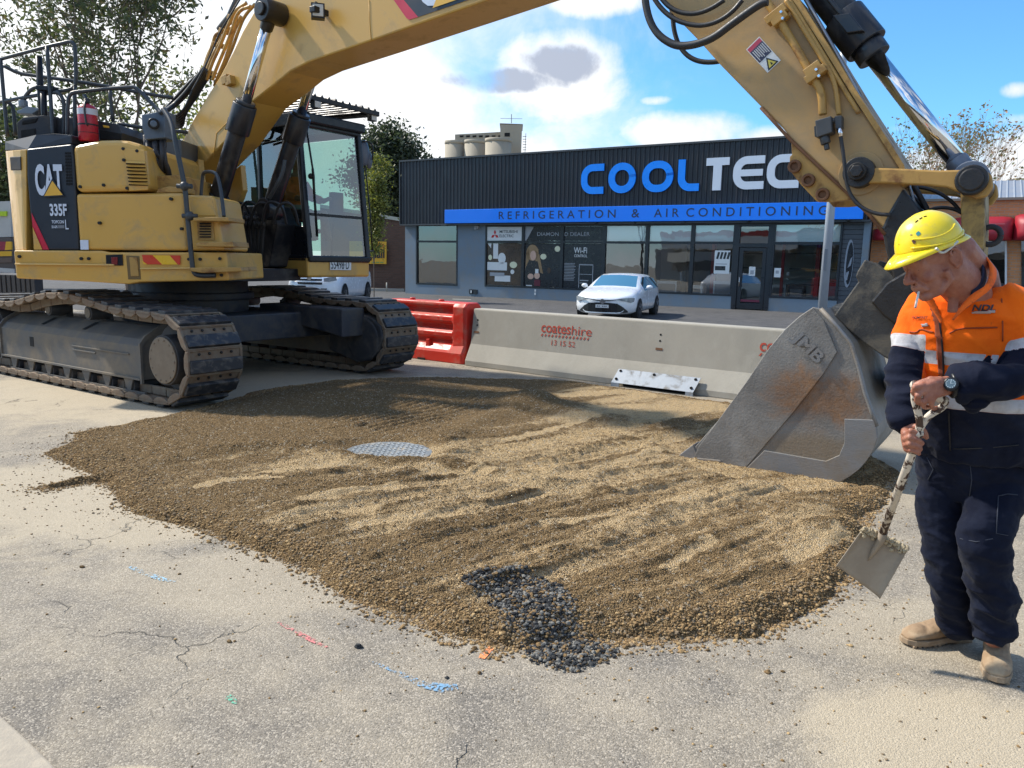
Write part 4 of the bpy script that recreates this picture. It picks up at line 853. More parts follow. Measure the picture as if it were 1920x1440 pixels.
g = MB(); g.tube(smoothpoly([onE(x, y, s) for x, y, s in ((664, 268, CS1), (688, 264, CS1 + .15), (700, 272, CS1 + .25), (698, 300, CS1 + .25))], 1), .012, 6); g.tube([onE(x, y, CS1 + .15) for x, y in ((683, 300), (688, 340), (694, 400), (698, 470))], .011, 6); g.bar(onE(690, 472, CS1 + .02), onE(700, 470, CS1 + .15), .03, .02); g.build('mirror_arm', MBK, cabo)
# valve stack and hoses below the boom foot
g = MB(); T2 = lambda x, y, s: onE(x, y, s)
rnd = random.Random(11)
g.prism([onE(x, y, 6.9) for x, y in ((430, 385), (505, 385), (520, 420), (505, 500), (430, 512))], LE * .35); g.build('valve_block', MBK, exc, bevel=.02)
for i in range(9):
    x = 436 + i * 8; g = MB(); g.tube(smoothpoly([T2(x, 398, 6.75), T2(x - 3 + rnd.uniform(-2, 2), 415, 6.7), T2(x - 8, 440, 6.72), T2(x - 6 + rnd.uniform(-6, 6), 475, 6.75), T2(x - 14 + rnd.uniform(-6, 6), 512, 6.8)], 2), .026, 7); g.build('hose', MRUB, exc)
for i in range(8):
    x = 440 + i * 8; g = MB(); p = T2(x, 405, 6.70); d_ = T2(x - 4, 428, 6.69) - p; g.cyl(p, p + d_ * .35, .032, n=6); g.cyl(p + d_ * .35, p + d_, .027, n=8, mi=1); g.build('hose_fitting', [mat('fitting grey', (.10, .10, .105), .4, .6), mat('fitting dark', (.05, .05, .052), .4, .5)], exc)
for i in range(5):
    g = MB(); x = 425 + i * 22; g.tube(smoothpoly([T2(x, 420, 6.6), T2(x + 8, 385 - i % 2 * 6, 6.55), T2(x + 26, 378, 6.6), T2(x + 40, 390, 6.7), T2(x + 46, 420, 6.8)], 2), .018, 7); g.build('hose', MRUB, exc)
rail('handrail', [(505, 372, 9.6), (520, 345, 9.5), (530, 325, 9.5), (534, 300, 9.5)], .022)
# ---- stick
SS0, SS1 = 6.22, 6.84
st_l = [(1180, -130), (1215, -50), (1240, 0), (1258, 23), (1309, 75), (1350, 121), (1427, 200), (1469, 242), (1484, 262), (1584, 355), (1600, 378), (1629, 402), (1655, 427), (1664, 465), (1676, 520), (1700, 575), (1740, 600), (1778, 585), (1778, 520), (1760, 470), (1727, 400), (1693, 351), (1687, 316), (1619, 210), (1593, 170), (1542, 86), (1487, 0), (1420, -90), (1340, -200), (1240, -235)]
so_ = [tz(x, y, SS0) for x, y in st_l]
MSTK = mat('stick yellow', (.48, .29, .10), .46, col2=(.40, .245, .09), vs=1.6, dust=(.36, .25, .13), dsc=2.4, damt=.7, bump=.001, bs=18)
g = MB(); g.prism([E(a, SS0, b) for a, b in so_], LE * (SS1 - SS0)); stick = g.build('stick', MSTK, exc, bevel=.015)
# greasy nose plate: black wear area as its own cover, slightly proud
nose = [tz(x, y, SS0) for x, y in ((1668, 395), (1693, 352), (1729, 400), (1762, 470), (1780, 520), (1780, 588), (1740, 603), (1698, 578), (1674, 522), (1661, 470), (1653, 428))]
g = MB(); g.prism([E(a, SS0 - .012, b) for a, b in nose], LE * (SS1 - SS0 + .024)); g.build('stick_nose', MGRS, exc, bevel=.02)
br = [tz(x, y, SS0) for x, y in ((1482, 260), (1484, 290), (1480, 293), (1479, 318), (1500, 345), (1531, 378), (1560, 378), (1600, 374), (1590, 352))]
g = MB()
for s_ in (SS0 + .0, SS1 - .06): g.prism([E(a, s_ + .012, b) for a, b in br], LE * .05)
for x, y in ((1490, 312), (1515.5, 338), (1542.5, 365)):
    t, z = tz(x, y, SS0); 
    for k in range(20):
        a0, a1 = 2 * math.pi * k / 20, 2 * math.pi * (k + 1) / 20
        g.prism([E(t + r * math.cos(a), SS0 - .02, z + r * math.sin(a)) for r, a in ((.028, a0), (.05, a0), (.05, a1), (.028, a1))], LE * .035, 1)
    g.cyl(E(t, SS0 - .0, z), E(t, SS0 + .03, z), .03, n=16, mi=1)
g.build('lifting_bracket', [MYW, MRUST], exc, bevel=.006)
g = MB(); e0 = [tz(x, y, SS0) for x, y in ((1427, 202), (1484, 264), (1530, 307), (1584, 357), (1632, 405), (1660, 440))]
g.tube([E(a, SS0 - .005, b) for a, b in e0], .014, 6); g.build('weld_seam', MRUST, exc)
g = MB(); top = [tz(x, y, SS0) for x, y in ((1487, 0), (1542, 86), (1593, 170), (1619, 210), (1687, 316), (1693, 351))]
top2 = [(a + .03, b + .02) for a, b in top]
for i in range(len(top) - 1): g.prism([E(a, SS0 - .03, b) for a, b in (top[i], top[i + 1], top2[i + 1], top2[i])], LE * (SS1 - SS0 + .06))
g.build('top_plate', MYW, exc)
# link pin boss rings
t, z = tz(1614.5, 325.5, SS0)
g = MB(); g.cyl(E(t, SS0 - .11, z), E(t, SS1 + .11, z), .108, n=30); g.cyl(E(t, SS0 - .17, z), E(t, SS0 - .11, z), .062, n=20, mi=1); g.cyl(E(t, SS0 - .20, z), E(t, SS0 - .17, z), .045, n=6, mi=0); g.cyl(E(t, SS0 - .015, z), E(t, SS0, z), .155, n=30, mi=2); g.build('pivot_pin', [MGRS, MBOLT, MSTK], exc, bevel=.006)
def linkplate(pts, s, th, name, m=MYW):
    g = MB(); q = [tz(x, y, SS0 - .08) for x, y in pts]; g.prism([E(a, s, b) for a, b in q], LE * th); return g.build(name, m, exc, bevel=.012)
lp = [(1600, 335), (1596, 322), (1604, 310), (1620, 308), (1640, 315), (1700, 317), (1760, 320), (1800, 319), (1812, 313), (1828, 312), (1845, 318), (1860, 328), (1863, 350), (1850, 369), (1830, 373), (1812, 367), (1776, 352), (1740, 348), (1660, 344), (1625, 344), (1608, 343)]
linkplate(lp, SS0 - .10, .07, 'side_link'); linkplate(lp, SS1 + .04, .07, 'side_link')
pt, pz = tz(1822, 338, SS0 - .1)
g = MB(); g.cyl(E(pt, SS0 - .14, pz), E(pt, SS1 + .15, pz), .10, n=28); g.cyl(E(pt, SS0 - .16, pz), E(pt, SS0 - .14, pz), .075, n=24); g.build('pivot_pin', MGRS, exc, bevel=.01)
vl = [(1800, 330), (1846, 330), (1847, 400), (1845, 470), (1840, 560), (1830, 640), (1790, 640), (1795, 560), (1803, 470), (1802, 400)]
q = [tz(x, y, SS0 + .02) for x, y in vl]; g = MB(); g.prism([E(a, SS0 + .0, b) for a, b in q], LE * .55); g.build('power_link', mat('link yellow', (.34, .22, .055), .55, col2=(.24, .155, .05), vs=7, dust=(.10, .07, .04), dsc=6, damt=.5), exc, bevel=.02)
g = MB(); c = onE(1857, 442, SS0 + .2); P = [c + DE * .062 * math.cos(a) + ZE * .062 * math.sin(a) for a in np.linspace(0, 2 * math.pi, 19)]; g.tube(P, .020, 8, caps=False); g.build('lifting_eye', MBKM, exc)
# bucket cylinder
SC_ = 6.53; A_, B_, C0_, D_ = [np.array(tz(x, y, SC_)) for x, y in ((1460, -110), (1640, 108), (1618, 78), (1822, 338))]
P_ = lambda q: E(q[0], SC_, q[1]); d0 = (D_ - A_) / np.linalg.norm(D_ - A_)
A_ = np.array(tz(1440, -150, SC_)); g = MB(); g.cyl(P_(A_), P_(C0_), .125, n=28); g.cyl(P_(C0_ - d0 * .25), P_(C0_ + d0 * .05), .155, n=28); g.cyl(P_(C0_ + d0 * .05), P_(B_), .12, n=28); g.obox(P_(C0_ - d0 * .12) + LE * -.14, (d0[0] * DE + d0[1] * ZE, LE, DE), (.09, .06, .06)); g.tube([P_(A_) - LE * .16, P_(C0_ - d0 * .3) - LE * .16, P_(C0_ - d0 * .1) - LE * .15], .02, 8)
g.build('bucket_cylinder', mat('cylinder black', ()), exc, bevel=.01)
E1 = D_ - d0 * .17; g = MB(); g.cyl(P_(B_), P_(E1), .066, n=28); rod = g.build('cylinder_rod', MCHR, exc); g = MB(); g.cyl(P_(E1 - d0 * .02), P_(E1 + d0 * .1), .078, n=24); g.cyl(E(D_[0], SC_ - .15, D_[1]), E(D_[0], SC_ + .15, D_[1]), .12, n=24); g.build('rod_eye', mat('rod eye grey', (.16, .18, .22), .4, .4), rod, bevel=.008)
# stick pipes, valve, hoses
def sp(name, pts, r, s, m=MYW, it=2): g = MB(); g.tube(smoothpoly([onE(x, y, s) for x, y in pts], it), r, 8); return g.build(name, m, exc)
sp('hard_pipe', [(1434, 0), (1446, 14), (1465, 44), (1501, 103), (1526, 150), (1540, 170), (1543, 215)], .029, SS0 - .05)
sp('hard_pipe', [(1474, 0), (1507, 55), (1552, 127), (1567, 160), (1573, 215)], .018, SS0 - .04)
sp('hard_pipe', [(1480, 0), (1515, 55), (1575, 155), (1610, 212)], .016, SS0 - .03)
g = MB()
for x, y, k in ((1456, 28, 1.35), (1463, 36, 1), (1531, 140, 1.3), (1525, 130, 1)): c = onE(x, y, SS0 - .055); g.obox(c, (DE * .55 - ZE * .85, LE, DE * .85 + ZE * .55), (.028, .045, .06 * k))
for x, y in ((1464, 22), (1467, 34), (1530, 130), (1535, 142)): c = onE(x, y, SS0 - .11); g.cyl(c, c + LE * .05, .013, n=6, mi=1)
g.build('pipe_clamp', [MYW, MCHR], exc, bevel=.004)
g = MB(); c = lambda x, y, s: onE(x, y, s)
g.prism([c(1528, 226, SS0 - .13), c(1558, 217, SS0 - .13), c(1560, 248, SS0 - .13), c(1531, 258, SS0 - .13)], LE * .12); g.prism([c(1526, 236, SS0 - .10), c(1532, 236, SS0 - .10), c(1532, 258, SS0 - .10), c(1527, 256, SS0 - .10)], LE * .09)
g.cyl(c(1545, 255, SS0 - .08), c(1549, 270, SS0 - .08), .035, n=12); g.cyl(c(1549, 270, SS0 - .08), c(1551, 281, SS0 - .08), .02, n=10); g.prism([c(1564, 218, SS0 - .1), c(1578, 216, SS0 - .1), c(1578, 240, SS0 - .1), c(1566, 242, SS0 - .1)], LE * .08); g.cyl(c(1556, 228, SS0 - .07), c(1568, 226, SS0 - .07), .022, n=10)
g.build('shutoff_valve', mat('valve grey', (.055, .058, .06), .5, .3, col2=(.09, .09, .09), vs=15), exc, bevel=.008)
sp('hose', [(1574, 240), (1577, 262), (1582, 293), (1587, 351), (1606, 384), (1640, 401), (1670, 403)], .014, SS0 - .10, MRUB)
g = MB(); g.cyl(onE(1574, 241, SS0 - .1), onE(1577, 256, SS0 - .1), .018, n=10); g.build('hose_fitting', MCHR, exc)
bh = 5.95
for pts, r, s in (([(1209, -20), (1210, 6), (1218, 40), (1234, 66), (1259, 83), (1279, 87), (1307, 83), (1338, 71), (1368, 48), (1398, 26), (1427, 6), (1440, 3)], .030, 6.0),
                  ([(1258, 10), (1261, 28), (1264, 60), (1274, 88), (1291, 107), (1315, 117), (1350, 116), (1375, 105)], .022, 6.95), ([(1222, -10), (1239, 16), (1263, 36), (1291, 46), (1319, 48.5), (1348, 40), (1374, 22), (1392, 0)], .019, 6.1),
                  ([(1236, -8), (1255, 14), (1279, 25), (1307, 26), (1334, 16), (1358, 0)], .019, 6.12)):
    sp('hose', pts, r, s, MRUB)
for pts in ([(1655, 300), (1690, 345), (1722, 380), (1760, 415), (1800, 450)], [(1700, 350), (1740, 352), (1780, 372), (1804, 400)], [(1727, 400), (1755, 389), (1785, 390), (1805, 400)], [(1690, 360), (1730, 400), (1765, 430), (1800, 470)], [(1725, 398), (1760, 405), (1790, 420)]):
    sp('hose', pts, .013, 6.55, MRUB)
# front hydraulic lines over the stick's upper face
sp('hose', [(1593, 150), (1625, 205), (1660, 270), (1690, 310), (1735, 385), (1760, 440)], .020, 6.45, MRUB); sp('hard_pipe', [(1500, -20), (1560, 85), (1600, 158), (1622, 205)], .015, 6.3, mat('pipe shine', ()), 0); sp('hard_pipe', [(1632, 215), (1672, 290), (1700, 335), (1716, 385), (1725, 405)], .012, 6.34, mat('pipe shine', ()), 0)
# warning sticker
def stq(u, v, off=.004):
    P = [np.array(onE(x, y, SS0 - off)) for x, y in ((1423.6, 68.3), (1464, 113), (1439.4, 136.6), (1398.8, 93))]
    return (P[0] * (1 - u) + P[1] * u) * (1 - v) + (P[3] * (1 - u) + P[2] * u) * v
def sq(u0, v0, u1, v1, off, mi): g.add([stq(u0, v0, off), stq(u1, v0, off), stq(u1, v1, off), stq(u0, v1, off)], [(0, 1, 2, 3)], mi)
g = MB(); sq(0, 0, 1, 1, .004, 0); sq(.03, .04, .16, .96, .006, 1); sq(.16, .04, .60, .96, .006, 2)
for i in range(7): sq(.20 + .0, .12 + i * .115, .56 - .04 * (i % 3), .16 + i * .115, .008, 0)
g.add([stq(.62, .5, .007), stq(.97, .90, .007), stq(.97, .12, .007)], [(0, 1, 2)], 3); g.add([stq(.70, .5, .009), stq(.93, .76, .009), stq(.93, .25, .009)], [(0, 1, 2)], 4); g.add([stq(.80, .48, .011), stq(.9, .56, .011), stq(.9, .42, .011)], [(0, 1, 2)], 3)
g.build('warning_sticker', [MWHITE, plain('sticker red', (.45, .05, .10)), plain('sticker navy', (.03, .035, .08)), plain('sticker black', (.02, .02, .02)), plain('sticker yellow', (.72, .60, .10))], exc, fixn=False)
# ---- bucket
K0, K1 = 6.01, 7.10
def bk(x, y): return tz(x, y, K0)
bside = [(1296, 866), (1278, 858), (1303, 838), (1345, 790), (1400, 715), (1440, 655), (1471.5, 617), (1500, 592), (1524, 576), (1539, 579), (1570, 612), (1596, 643), (1611, 690), (1622, 735), (1634, 770), (1644, 799), (1645, 820), (1638, 842), (1625, 862), (1610, 879), (1593, 892), (1573, 903), (1551, 909), (1519, 906), (1460, 895), (1398, 881), (1340, 873)]
outl = [bk(x, y) for x, y in bside]
MBU = bpy.data.materials.new('bucket steel'); MBU.use_nodes = True; t_ = N(MBU.node_tree); p_ = MBU.node_tree.nodes['Principled BSDF']; o_ = t_.n('ShaderNodeTexCoord').outputs['Object']
big_ = t_.noise(o_, 2.0, 8, .66, .5); fine_ = t_.noise(o_, 26, 5, .6)
c_ = t_.mix(t_.rng(big_, .35, .65), (.26, .25, .23), (.14, .132, .12)); c_ = t_.mix(t_.rng(t_.noise(o_, 5, 7, .7), .5, .72), c_, (.19, .17, .145))
rc = onE(1530, 745, K0); dv = t_.vm('SUBTRACT', o_, tuple(rc)); dist = t_.m('ADD', t_.vm('LENGTH', t_.vm('MULTIPLY', dv, (.9, .9, 1.9))), t_.m('MULTIPLY', t_.m('SUBTRACT', big_, .5), 1.1))
c_ = t_.mix(t_.m('MULTIPLY', t_.rng(dist, .22, .52, .8, 0, True), t_.rng(fine_, .3, .6, .6, 1)), c_, t_.mix(t_.rng(big_, .4, .6), (.27, .115, .025), (.15, .07, .028)))
rc2 = onE(1530, 850, K0); dv = t_.vm('SUBTRACT', o_, tuple(rc2)); dist = t_.m('ADD', t_.vm('LENGTH', t_.vm('MULTIPLY', dv, (1, 1, 2.6))), t_.m('MULTIPLY', t_.m('SUBTRACT', big_, .5), .5))
c_ = t_.mix(t_.m('MULTIPLY', t_.rng(dist, .2, .5, 1, 0, True), .75), c_, (.19, .14, .085))
t_.l(c_, p_.inputs['Base Color']); p_.inputs['Metallic'].default_value = .08; t_.l(t_.rng(fine_, .3, .7, .42, .65), p_.inputs['Roughness'])
b_ = t_.n('ShaderNodeBump'); b_.inputs['Distance'].default_value = .003; t_.l(t_.m('ADD', t_.noise(o_, 60, 5), t_.m('MULTIPLY', big_, 2)), b_.inputs['Height']); t_.l(b_.outputs[0], p_.inputs['Normal'])
MBW = mat('worn steel', (.225, .225, .225), .42, .2, col2=(.16, .158, .15), vs=2.5, dust=(.20, .17, .135), dsc=3, damt=.6, stretch=(1, 1, 4), bump=.0015, bs=30)
g = MB()
for s_ in (K0, K1 - .035): g.prism([E(a, s_, b) for a, b in outl], LE * .035)
bucket = g.build('bucket', MBU, exc, bevel=.006)
wr = outl[9:] + outl[:1]; g = MB(); th = .03
cen = np.mean(outl, 0)
inn = [tuple(np.array(q) + (cen - np.array(q)) / np.linalg.norm(cen - np.array(q)) * th) for q in wr]
for i in range(len(wr) - 1): g.prism([E(*[wr[i][0], K0 + .005, wr[i][1]]), E(wr[i + 1][0], K0 + .005, wr[i + 1][1]), E(inn[i + 1][0], K0 + .005, inn[i + 1][1]), E(inn[i][0], K0 + .005, inn[i][1])], LE * (K1 - K0 - .01))
g.build('bucket_shell', mat('shell steel', (.26, .25, .23), .5, .1, col2=(.19, .18, .165), vs=2, dust=(.24, .21, .17), dsc=2.5, damt=.6, bump=.002, bs=30), bucket)
# cutting edge, wear plates, side cutter seam
g = MB(); lip = [bk(x, y) for x, y in ((1269, 856.5), (1300, 833), (1306, 848), (1350, 872), (1300, 868))]; g.prism([E(a, K0 - .01, b) for a, b in lip], LE * (K1 - K0 + .02))
g.prism([E(a, K0 - .022, b) for a, b in [bk(x, y) for x, y in ((1300, 857), (1352, 862), (1357, 872), (1340, 875), (1296, 867))]], LE * .03); g.build('cutting_edge', MBW, bucket, bevel=.006)
g = MB(); wp = [bk(x, y) for x, y in ((1396, 881.5), (1434, 844), (1549, 864), (1574, 853), (1584, 830), (1584, 785), (1641, 787), (1646, 820), (1639, 843), (1626, 863), (1611, 880), (1594, 893), (1574, 904), (1552, 910), (1519, 907))]
g.prism([E(a, K0 - .016, b) for a, b in wp], LE * .02); g.build('wear_plate', MBW, bucket, bevel=.004)
g = MB(); cp = [bk(x, y) for x, y in ((1310, 838), (1345, 791), (1400, 716), (1440, 656), (1472, 618), (1500, 593), (1524, 577), (1545, 600), (1570, 660), (1545, 700), (1487, 774), (1396, 880), (1340, 872), (1300, 862))]
g.prism([E(a, K0 - .012, b) for a, b in cp], LE * .014); g.build('side_cutter', MBU, bucket, bevel=.004)
g = MB(); rim = [bk(x, y) for x, y in ((1539, 579), (1570, 612), (1596, 643), (1611, 690), (1622, 735), (1634, 770), (1644, 799))]; g.tube([E(a, K0 - .003, b) for a, b in rim], .016, 8); g.build('rim_bead', MBW, bucket)
g = MB(); a = onE(1486, 632, K0 - .014); ex = onE(1545, 690, K0 - .014) - a; ey = -np.cross(ex, LE); ey = ey if ey[2] > 0 else -ey
vs, fs = text_mb('JMB', 1, .03); A2 = np.array(vs); lo, hi = A2.min(0), A2.max(0); exn = ex / np.linalg.norm(ex); eyn = ey / np.linalg.norm(ey)
for dd in (0, .02):
    g.add([a + exn * (q[0] - lo[0]) / (hi[0] - lo[0]) * .27 + eyn * ((q[1] - lo[1]) * .12 - .04) - LE * dd for q in A2], fs, 0)
g.build('raised_lettering', MBW, bucket, fixn=False)
# torsion tube, ears and coupler
t, z = bk(1560, 592); g = MB(); g.cyl(E(t, K0 + .35, z - .02), E(t, K1 - .02, z - .02), .10, n=28); g.build('torsion_tube', MBU, bucket)
ear = [tz(x, y, 6.28) for x, y in ((1566, 592), (1612, 528), (1607, 518), (1611, 508), (1624, 487), (1646, 494), (1668, 510), (1722, 556), (1800, 606), (1815, 650), (1790, 690), (1700, 690), (1660, 668), (1620, 640))]
for s_ in (6.22, 6.86): g = MB(); g.prism([E(a, s_, b) for a, b in ear], LE * .06); g.build('bucket_ear', mat('ear steel', (.045, .043, .04), .5, .3, col2=(.075, .07, .062), vs=6, dust=(.15, .13, .10), dsc=5, bump=.002, bs=40), bucket, bevel=.01)
g = MB(); g.prism([E(a, 6.12, b) for a, b in [tz(x, y, 6.12) for x, y in ((1632, 566), (1662, 530), (1700, 508), (1730, 520), (1800, 560), (1830, 620), (1740, 650), (1690, 618), (1655, 592))]], LE * .72)
g.prism([E(a, 6.24, b) for a, b in [tz(x, y, 6.06) for x, y in ((1640, 580), (1652, 576), (1700, 618), (1696, 626))]], LE * .06, 1)
g.build('quick_coupler', [MGRS, MBW], exc, bevel=.015)
g = MB()
for a, b in (((1625, 540), (1672, 488)), ((1640, 556), (1690, 505)), ((1650, 515), (1662, 528)), ((1636, 528), (1648, 540))): g.bar(onE(*a, 6.5), onE(*b, 6.5), .035, .03)
g.cyl(onE(1672, 485, 6.4), onE(1672, 485, 6.7), .03, n=10); g.build('coupler_latch', MGRS, exc)
g = MB(); g.cyl(onE(1690, 716, 6.95), onE(1690, 716, 6.3), .12, n=24); g.build('pin_boss', mat('ear steel', ()), bucket, bevel=.02)
# ================================================================ BARRIERS
AB = math.radians(37.5); DB = np.array([math.cos(AB), -math.sin(AB), 0]); NB = np.array([-math.sin(AB), -math.cos(AB), 0]); PB = np.array([-.75, 11.77, 0])
def FB(u, z, d=0.0):
    off = 0 if z < .08 else (-.13 * (z - .08) / .25 if z < .33 else -.13 - .07 * (z - .33) / .54)
    return PB + DB * u + NB * (off + d) + ZE * z
MCB = mat('barrier concrete', (.37, .345, .29), .85, col2=(.28, .265, .225), vs=1.6, vamt=.9, dust=(.37, .35, .30), dsc=3, damt=.5, bump=.002, bs=50, stretch=(1, 1, .35))
def cbarrier(u0, u1, label, texts):
    root = thing('concrete_barrier', PB + DB * (u0 + u1) / 2, label, 'barrier', 'concrete barriers in a row')
    zz = [0, .08, .33, .855, .87]; ds = [0, 0, -.13, -.20, -.215]
    fr = [PB + DB * u0 + NB * d + ZE * z for z, d in zip(zz, ds)]; bk_ = [PB + DB * u0 + NB * (-.62 - d) + ZE * z for z, d in zip(zz, ds)]
    g = MB(); prof = fr + bk_[::-1]; nseg = 24; n = len(prof); V = []
    for i in range(nseg + 1): V += [p + DB * (u1 - u0) * i / nseg for p in prof]
    F = [tuple(range(n)), tuple(nseg * n + k for k in range(n))[::-1]]
    for i in range(nseg):
        for k in range(n): F.append((i * n + k, i * n + (k + 1) % n, (i + 1) * n + (k + 1) % n, (i + 1) * n + k))
    g.add(V, F); g.build('body', MCB, root, bevel=.012)
    g = MB(); mr = paintmat('stencil red', (.42, .055, .03), .12)
    for u in texts:
        def t2(txt, u0, z0, w, h, off=.0):
            vs, fs = text_mb(txt, 1, off); A = np.array(vs); lo, hi = A.min(0), A.max(0)
            g.add([FB(u0 + (q[0] - lo[0]) / (hi[0] - lo[0]) * w, z0 + (q[1] - lo[1]) / (hi[1] - lo[1]) * h, .004) for q in A], fs, 0)
        t2('coates', u, .60, .50, .125, .012); t2('hire', u + .52, .60, .33, .125, .0)
        for i in range(14): a = u + i * .06; g.add([FB(a, .545, .004), FB(a + .022, .545, .004), FB(a + .042, .58, .004), FB(a + .02, .58, .004)], [(0, 1, 2, 3)])
        t2('13 15 52', u + .2, .43, .40, .075, .0)
    g.build('stencil_lettering', mr, root, fixn=False)
    g = MB()
    for u in (u0 + .1, u0 + 3.2):
        for z in (.62, .70): g.cyl(FB(u, z, -.01), FB(u, z, .003), .014, n=8)
        g.add([FB(u - .05, .50, .004), FB(u + .05, .50, .004), FB(u + .05, .53, .004), FB(u - .05, .53, .004)], [(0, 1, 2, 3)], 1)
    g.build('lifting_point', [MBLT0, MRUST], root)
    return root
cbr = cbarrier(.02, 6.1, 'pale concrete road barrier with red stencilled lettering, standing behind the gravel left of the bucket', (1.33, 4.53))
MGAL = mat('galvanised', (.24, .28, .33), .55, .15, col2=(.32, .35, .39), vs=14, dust=(.22, .21, .19), dsc=6, damt=.4)
g = MB(); Pp = [FB(2.68, .035, .06), FB(3.84, .035, .06), FB(3.90, .19, .0), FB(2.72, .19, .0)]
g.prism([PB + DB * u + NB * d + ZE * z for u, d, z in ((2.68, .10, .05), (3.84, .10, .05), (3.88, -.02, .22), (2.72, -.02, .22))], NB * .012)
for u, z, d in ((2.76, .20, .01), (3.25, .20, .01), (3.82, .20, .01), (2.74, .10, .085), (3.8, .10, .085)): g.cyl(PB + DB * u + NB * (d - .01) + ZE * z, PB + DB * u + NB * (d + .012) + ZE * z, .016, n=8, mi=1)
g.prism([PB + DB * u + NB * d + ZE * z for u, d, z in ((2.68, .108, .0), (2.80, .108, .0), (2.80, .108, .05), (2.68, .108, .05))], NB * .01); g.prism([PB + DB * u + NB * d + ZE * z for u, d, z in ((3.74, .108, .0), (3.84, .108, .0), (3.84, .108, .05), (3.74, .108, .05))], NB * .01)
g.build('drain_plate', [MGAL, MBOLT], cbr)
g = MB(); g.box((2.8, .001, .002), (3.75, .05, .045), 0, lambda x, y, z: PB + DB * x + NB * y * .3 + ZE * z); g.build('drain_slot', MBLT0, cbr)
# red water-filled barrier
MRP = mat('red plastic', (.62, .028, .012), .42, col2=(.52, .022, .012), vs=3, dust=(.50, .12, .08), dsc=3, damt=.4)
rb = thing('plastic_barrier', PB - DB * 1.0, 'bright red water-filled plastic barrier between the excavator track and the concrete barrier', 'barrier')
prof = [(0, .06), (0, -.26), (.16, -.26), (.20, -.24), (.28, -.17), (.36, -.15), (.40, -.20), (.47, -.20), (.52, -.135), (.60, -.13), (.64, -.19), (.72, -.185), (.77, -.10), (.84, -.10), (.88, -.155), (.93, -.15), (.945, -.12)]
def rbar(u0, u1):
    hw = [(z, -o) for z, o in prof[1:]]
    g = MB(); c0 = PB - NB * .30; us = [u0, u0 + .04, u0 + .14, u0 + .18, u1 - .30, u1 - .26, u1 - .04, u1]; ins = [.05, 0, 0, 0, 0, 0, 0, .05]; fl = [1, 1, 1, 0, 0, 1, 1, 1]
    rings = []
    for u, i_, f_ in zip(us, ins, fl):
        r_ = []
        for z, h in hw:
            h2 = max(h, .20 if z < .9 else h) * (1 if z > .2 else 1) if f_ else h
            if f_ and z <= .2: h2 = h
            r_.append((z, h2 - i_ * .6))
        rings.append([c0 + DB * u + NB * h + ZE * z for z, h in r_] + [c0 + DB * u - NB * h + ZE * z for z, h in r_[::-1]])
    g.loft(rings, sm=False); return g
rbar(-1.80, -.06).build('body', MRP, rb, bevel=.015, seg=2)
g = MB()
for u in (-1.4, -.75): g.cyl(PB - NB * .3 + DB * u + ZE * .94, PB - NB * .3 + DB * u + ZE * .975, .045, n=16)
g.build('filler_cap', MRP, rb)
g = MB()
for u in (-1.5, -.9): g.prism([PB - NB * (.3 - .10) + DB * (u + a) + ZE * b for a, b in ((0, .22), (.10, .22), (.08, .34), (.02, .34))], NB * .12)
g.build('forklift_notch', MRP, rb, bevel=.01)
g = MB(); g.prism([PB - NB * .03 + DB * -1.02 + ZE * 0, PB - NB * .03 + DB * -.85 + ZE * 0, PB - NB * .03 + DB * -.85 + ZE * .035, PB - NB * .03 + DB * -1.02 + ZE * .035], NB * .01); g.build('drain_slot', MBLT0, rb)
# ================================================================ STREET POLE, SILOS, BRICK BUILDINGS
pb = ony(1543, 566, 15.0); pt_ = ony(1586, 90, 15.0)
px0 = pb[0]; g = MB(); g.tube([(px0, 15.0, 0), (px0, 15.0, 3), (px0, 15.0, 8.5)], [.088, .078, .055], 18); g.box((px0 - .17, 14.83, 0), (px0 + .17, 15.17, .03))
pole = thing('street_lamp', (px0, 15, 0), 'tall plain galvanised steel street pole standing in front of the shop behind the bucket', 'street lamp')
g.build('pole', mat('galvanised pole', (.36, .41, .47), .5, .35, col2=(.29, .33, .38), vs=8), pole)
g = MB(); g.tube(smoothpoly([(px0, 15, 8.3), (px0, 15, 8.9), (px0 - .3, 15.3, 9.2), (px0 - 1.2, 16, 9.3)], 2), .035, 10); g.build('bracket_arm', MATS['galvanised pole'], pole)
g = MB(); g.sph((px0 - 1.4, 16.15, 9.3), (.28, .15, .07), 14, 8); g.build('lamp_head', plain('lamp head grey', (.3, .31, .32)), pole)
g = MB(); g.box((px0 - .09, 14.905, 1.55), (px0 - .03, 14.925, 1.95)); g.build('access_plate', plain('access plate', (.16, .18, .21)), pole)
MSI = mat('silo concrete', (.36, .32, .25), .85, col2=(.28, .245, .19), vs=.25, vamt=.8, bump=.03, bs=1.5, stretch=(1, 1, .3))
silo = thing('grain_silos', (*ony(900, 470, 150)[:2], 0), 'far concrete grain silos with a square tower above the shop roof', 'silo')
YS = 150.0
def S(x, y, dy=0): return ony(x, y, YS + dy)
for xa, xb, yt, dy in ((832.5, 868.5, 262, 0), (870, 907.5, 260.5, -2), (909, 959, 257, -6)):
    a, b = S(xa, yt, dy), S(xb, yt, dy); c = (a + b) / 2; r = (b[0] - a[0]) / 2; g = MB(); g.cyl((c[0], c[1] + r, 0), (c[0], c[1] + r, c[2] - .6), r, n=40); g.cyl((c[0], c[1] + r, c[2] - .6), (c[0], c[1] + r, c[2]), r * 1.03, n=40); g.build('silo', MSI, silo)
g = MB()
a, b, c = S(853, 252, 4), S(940, 247, 4), S(940, 300, 4); g.prism([a, b, c, S(853, 300, 4)], (0, 9, 0)); g.build('gallery', MSI, silo, bevel=.05)
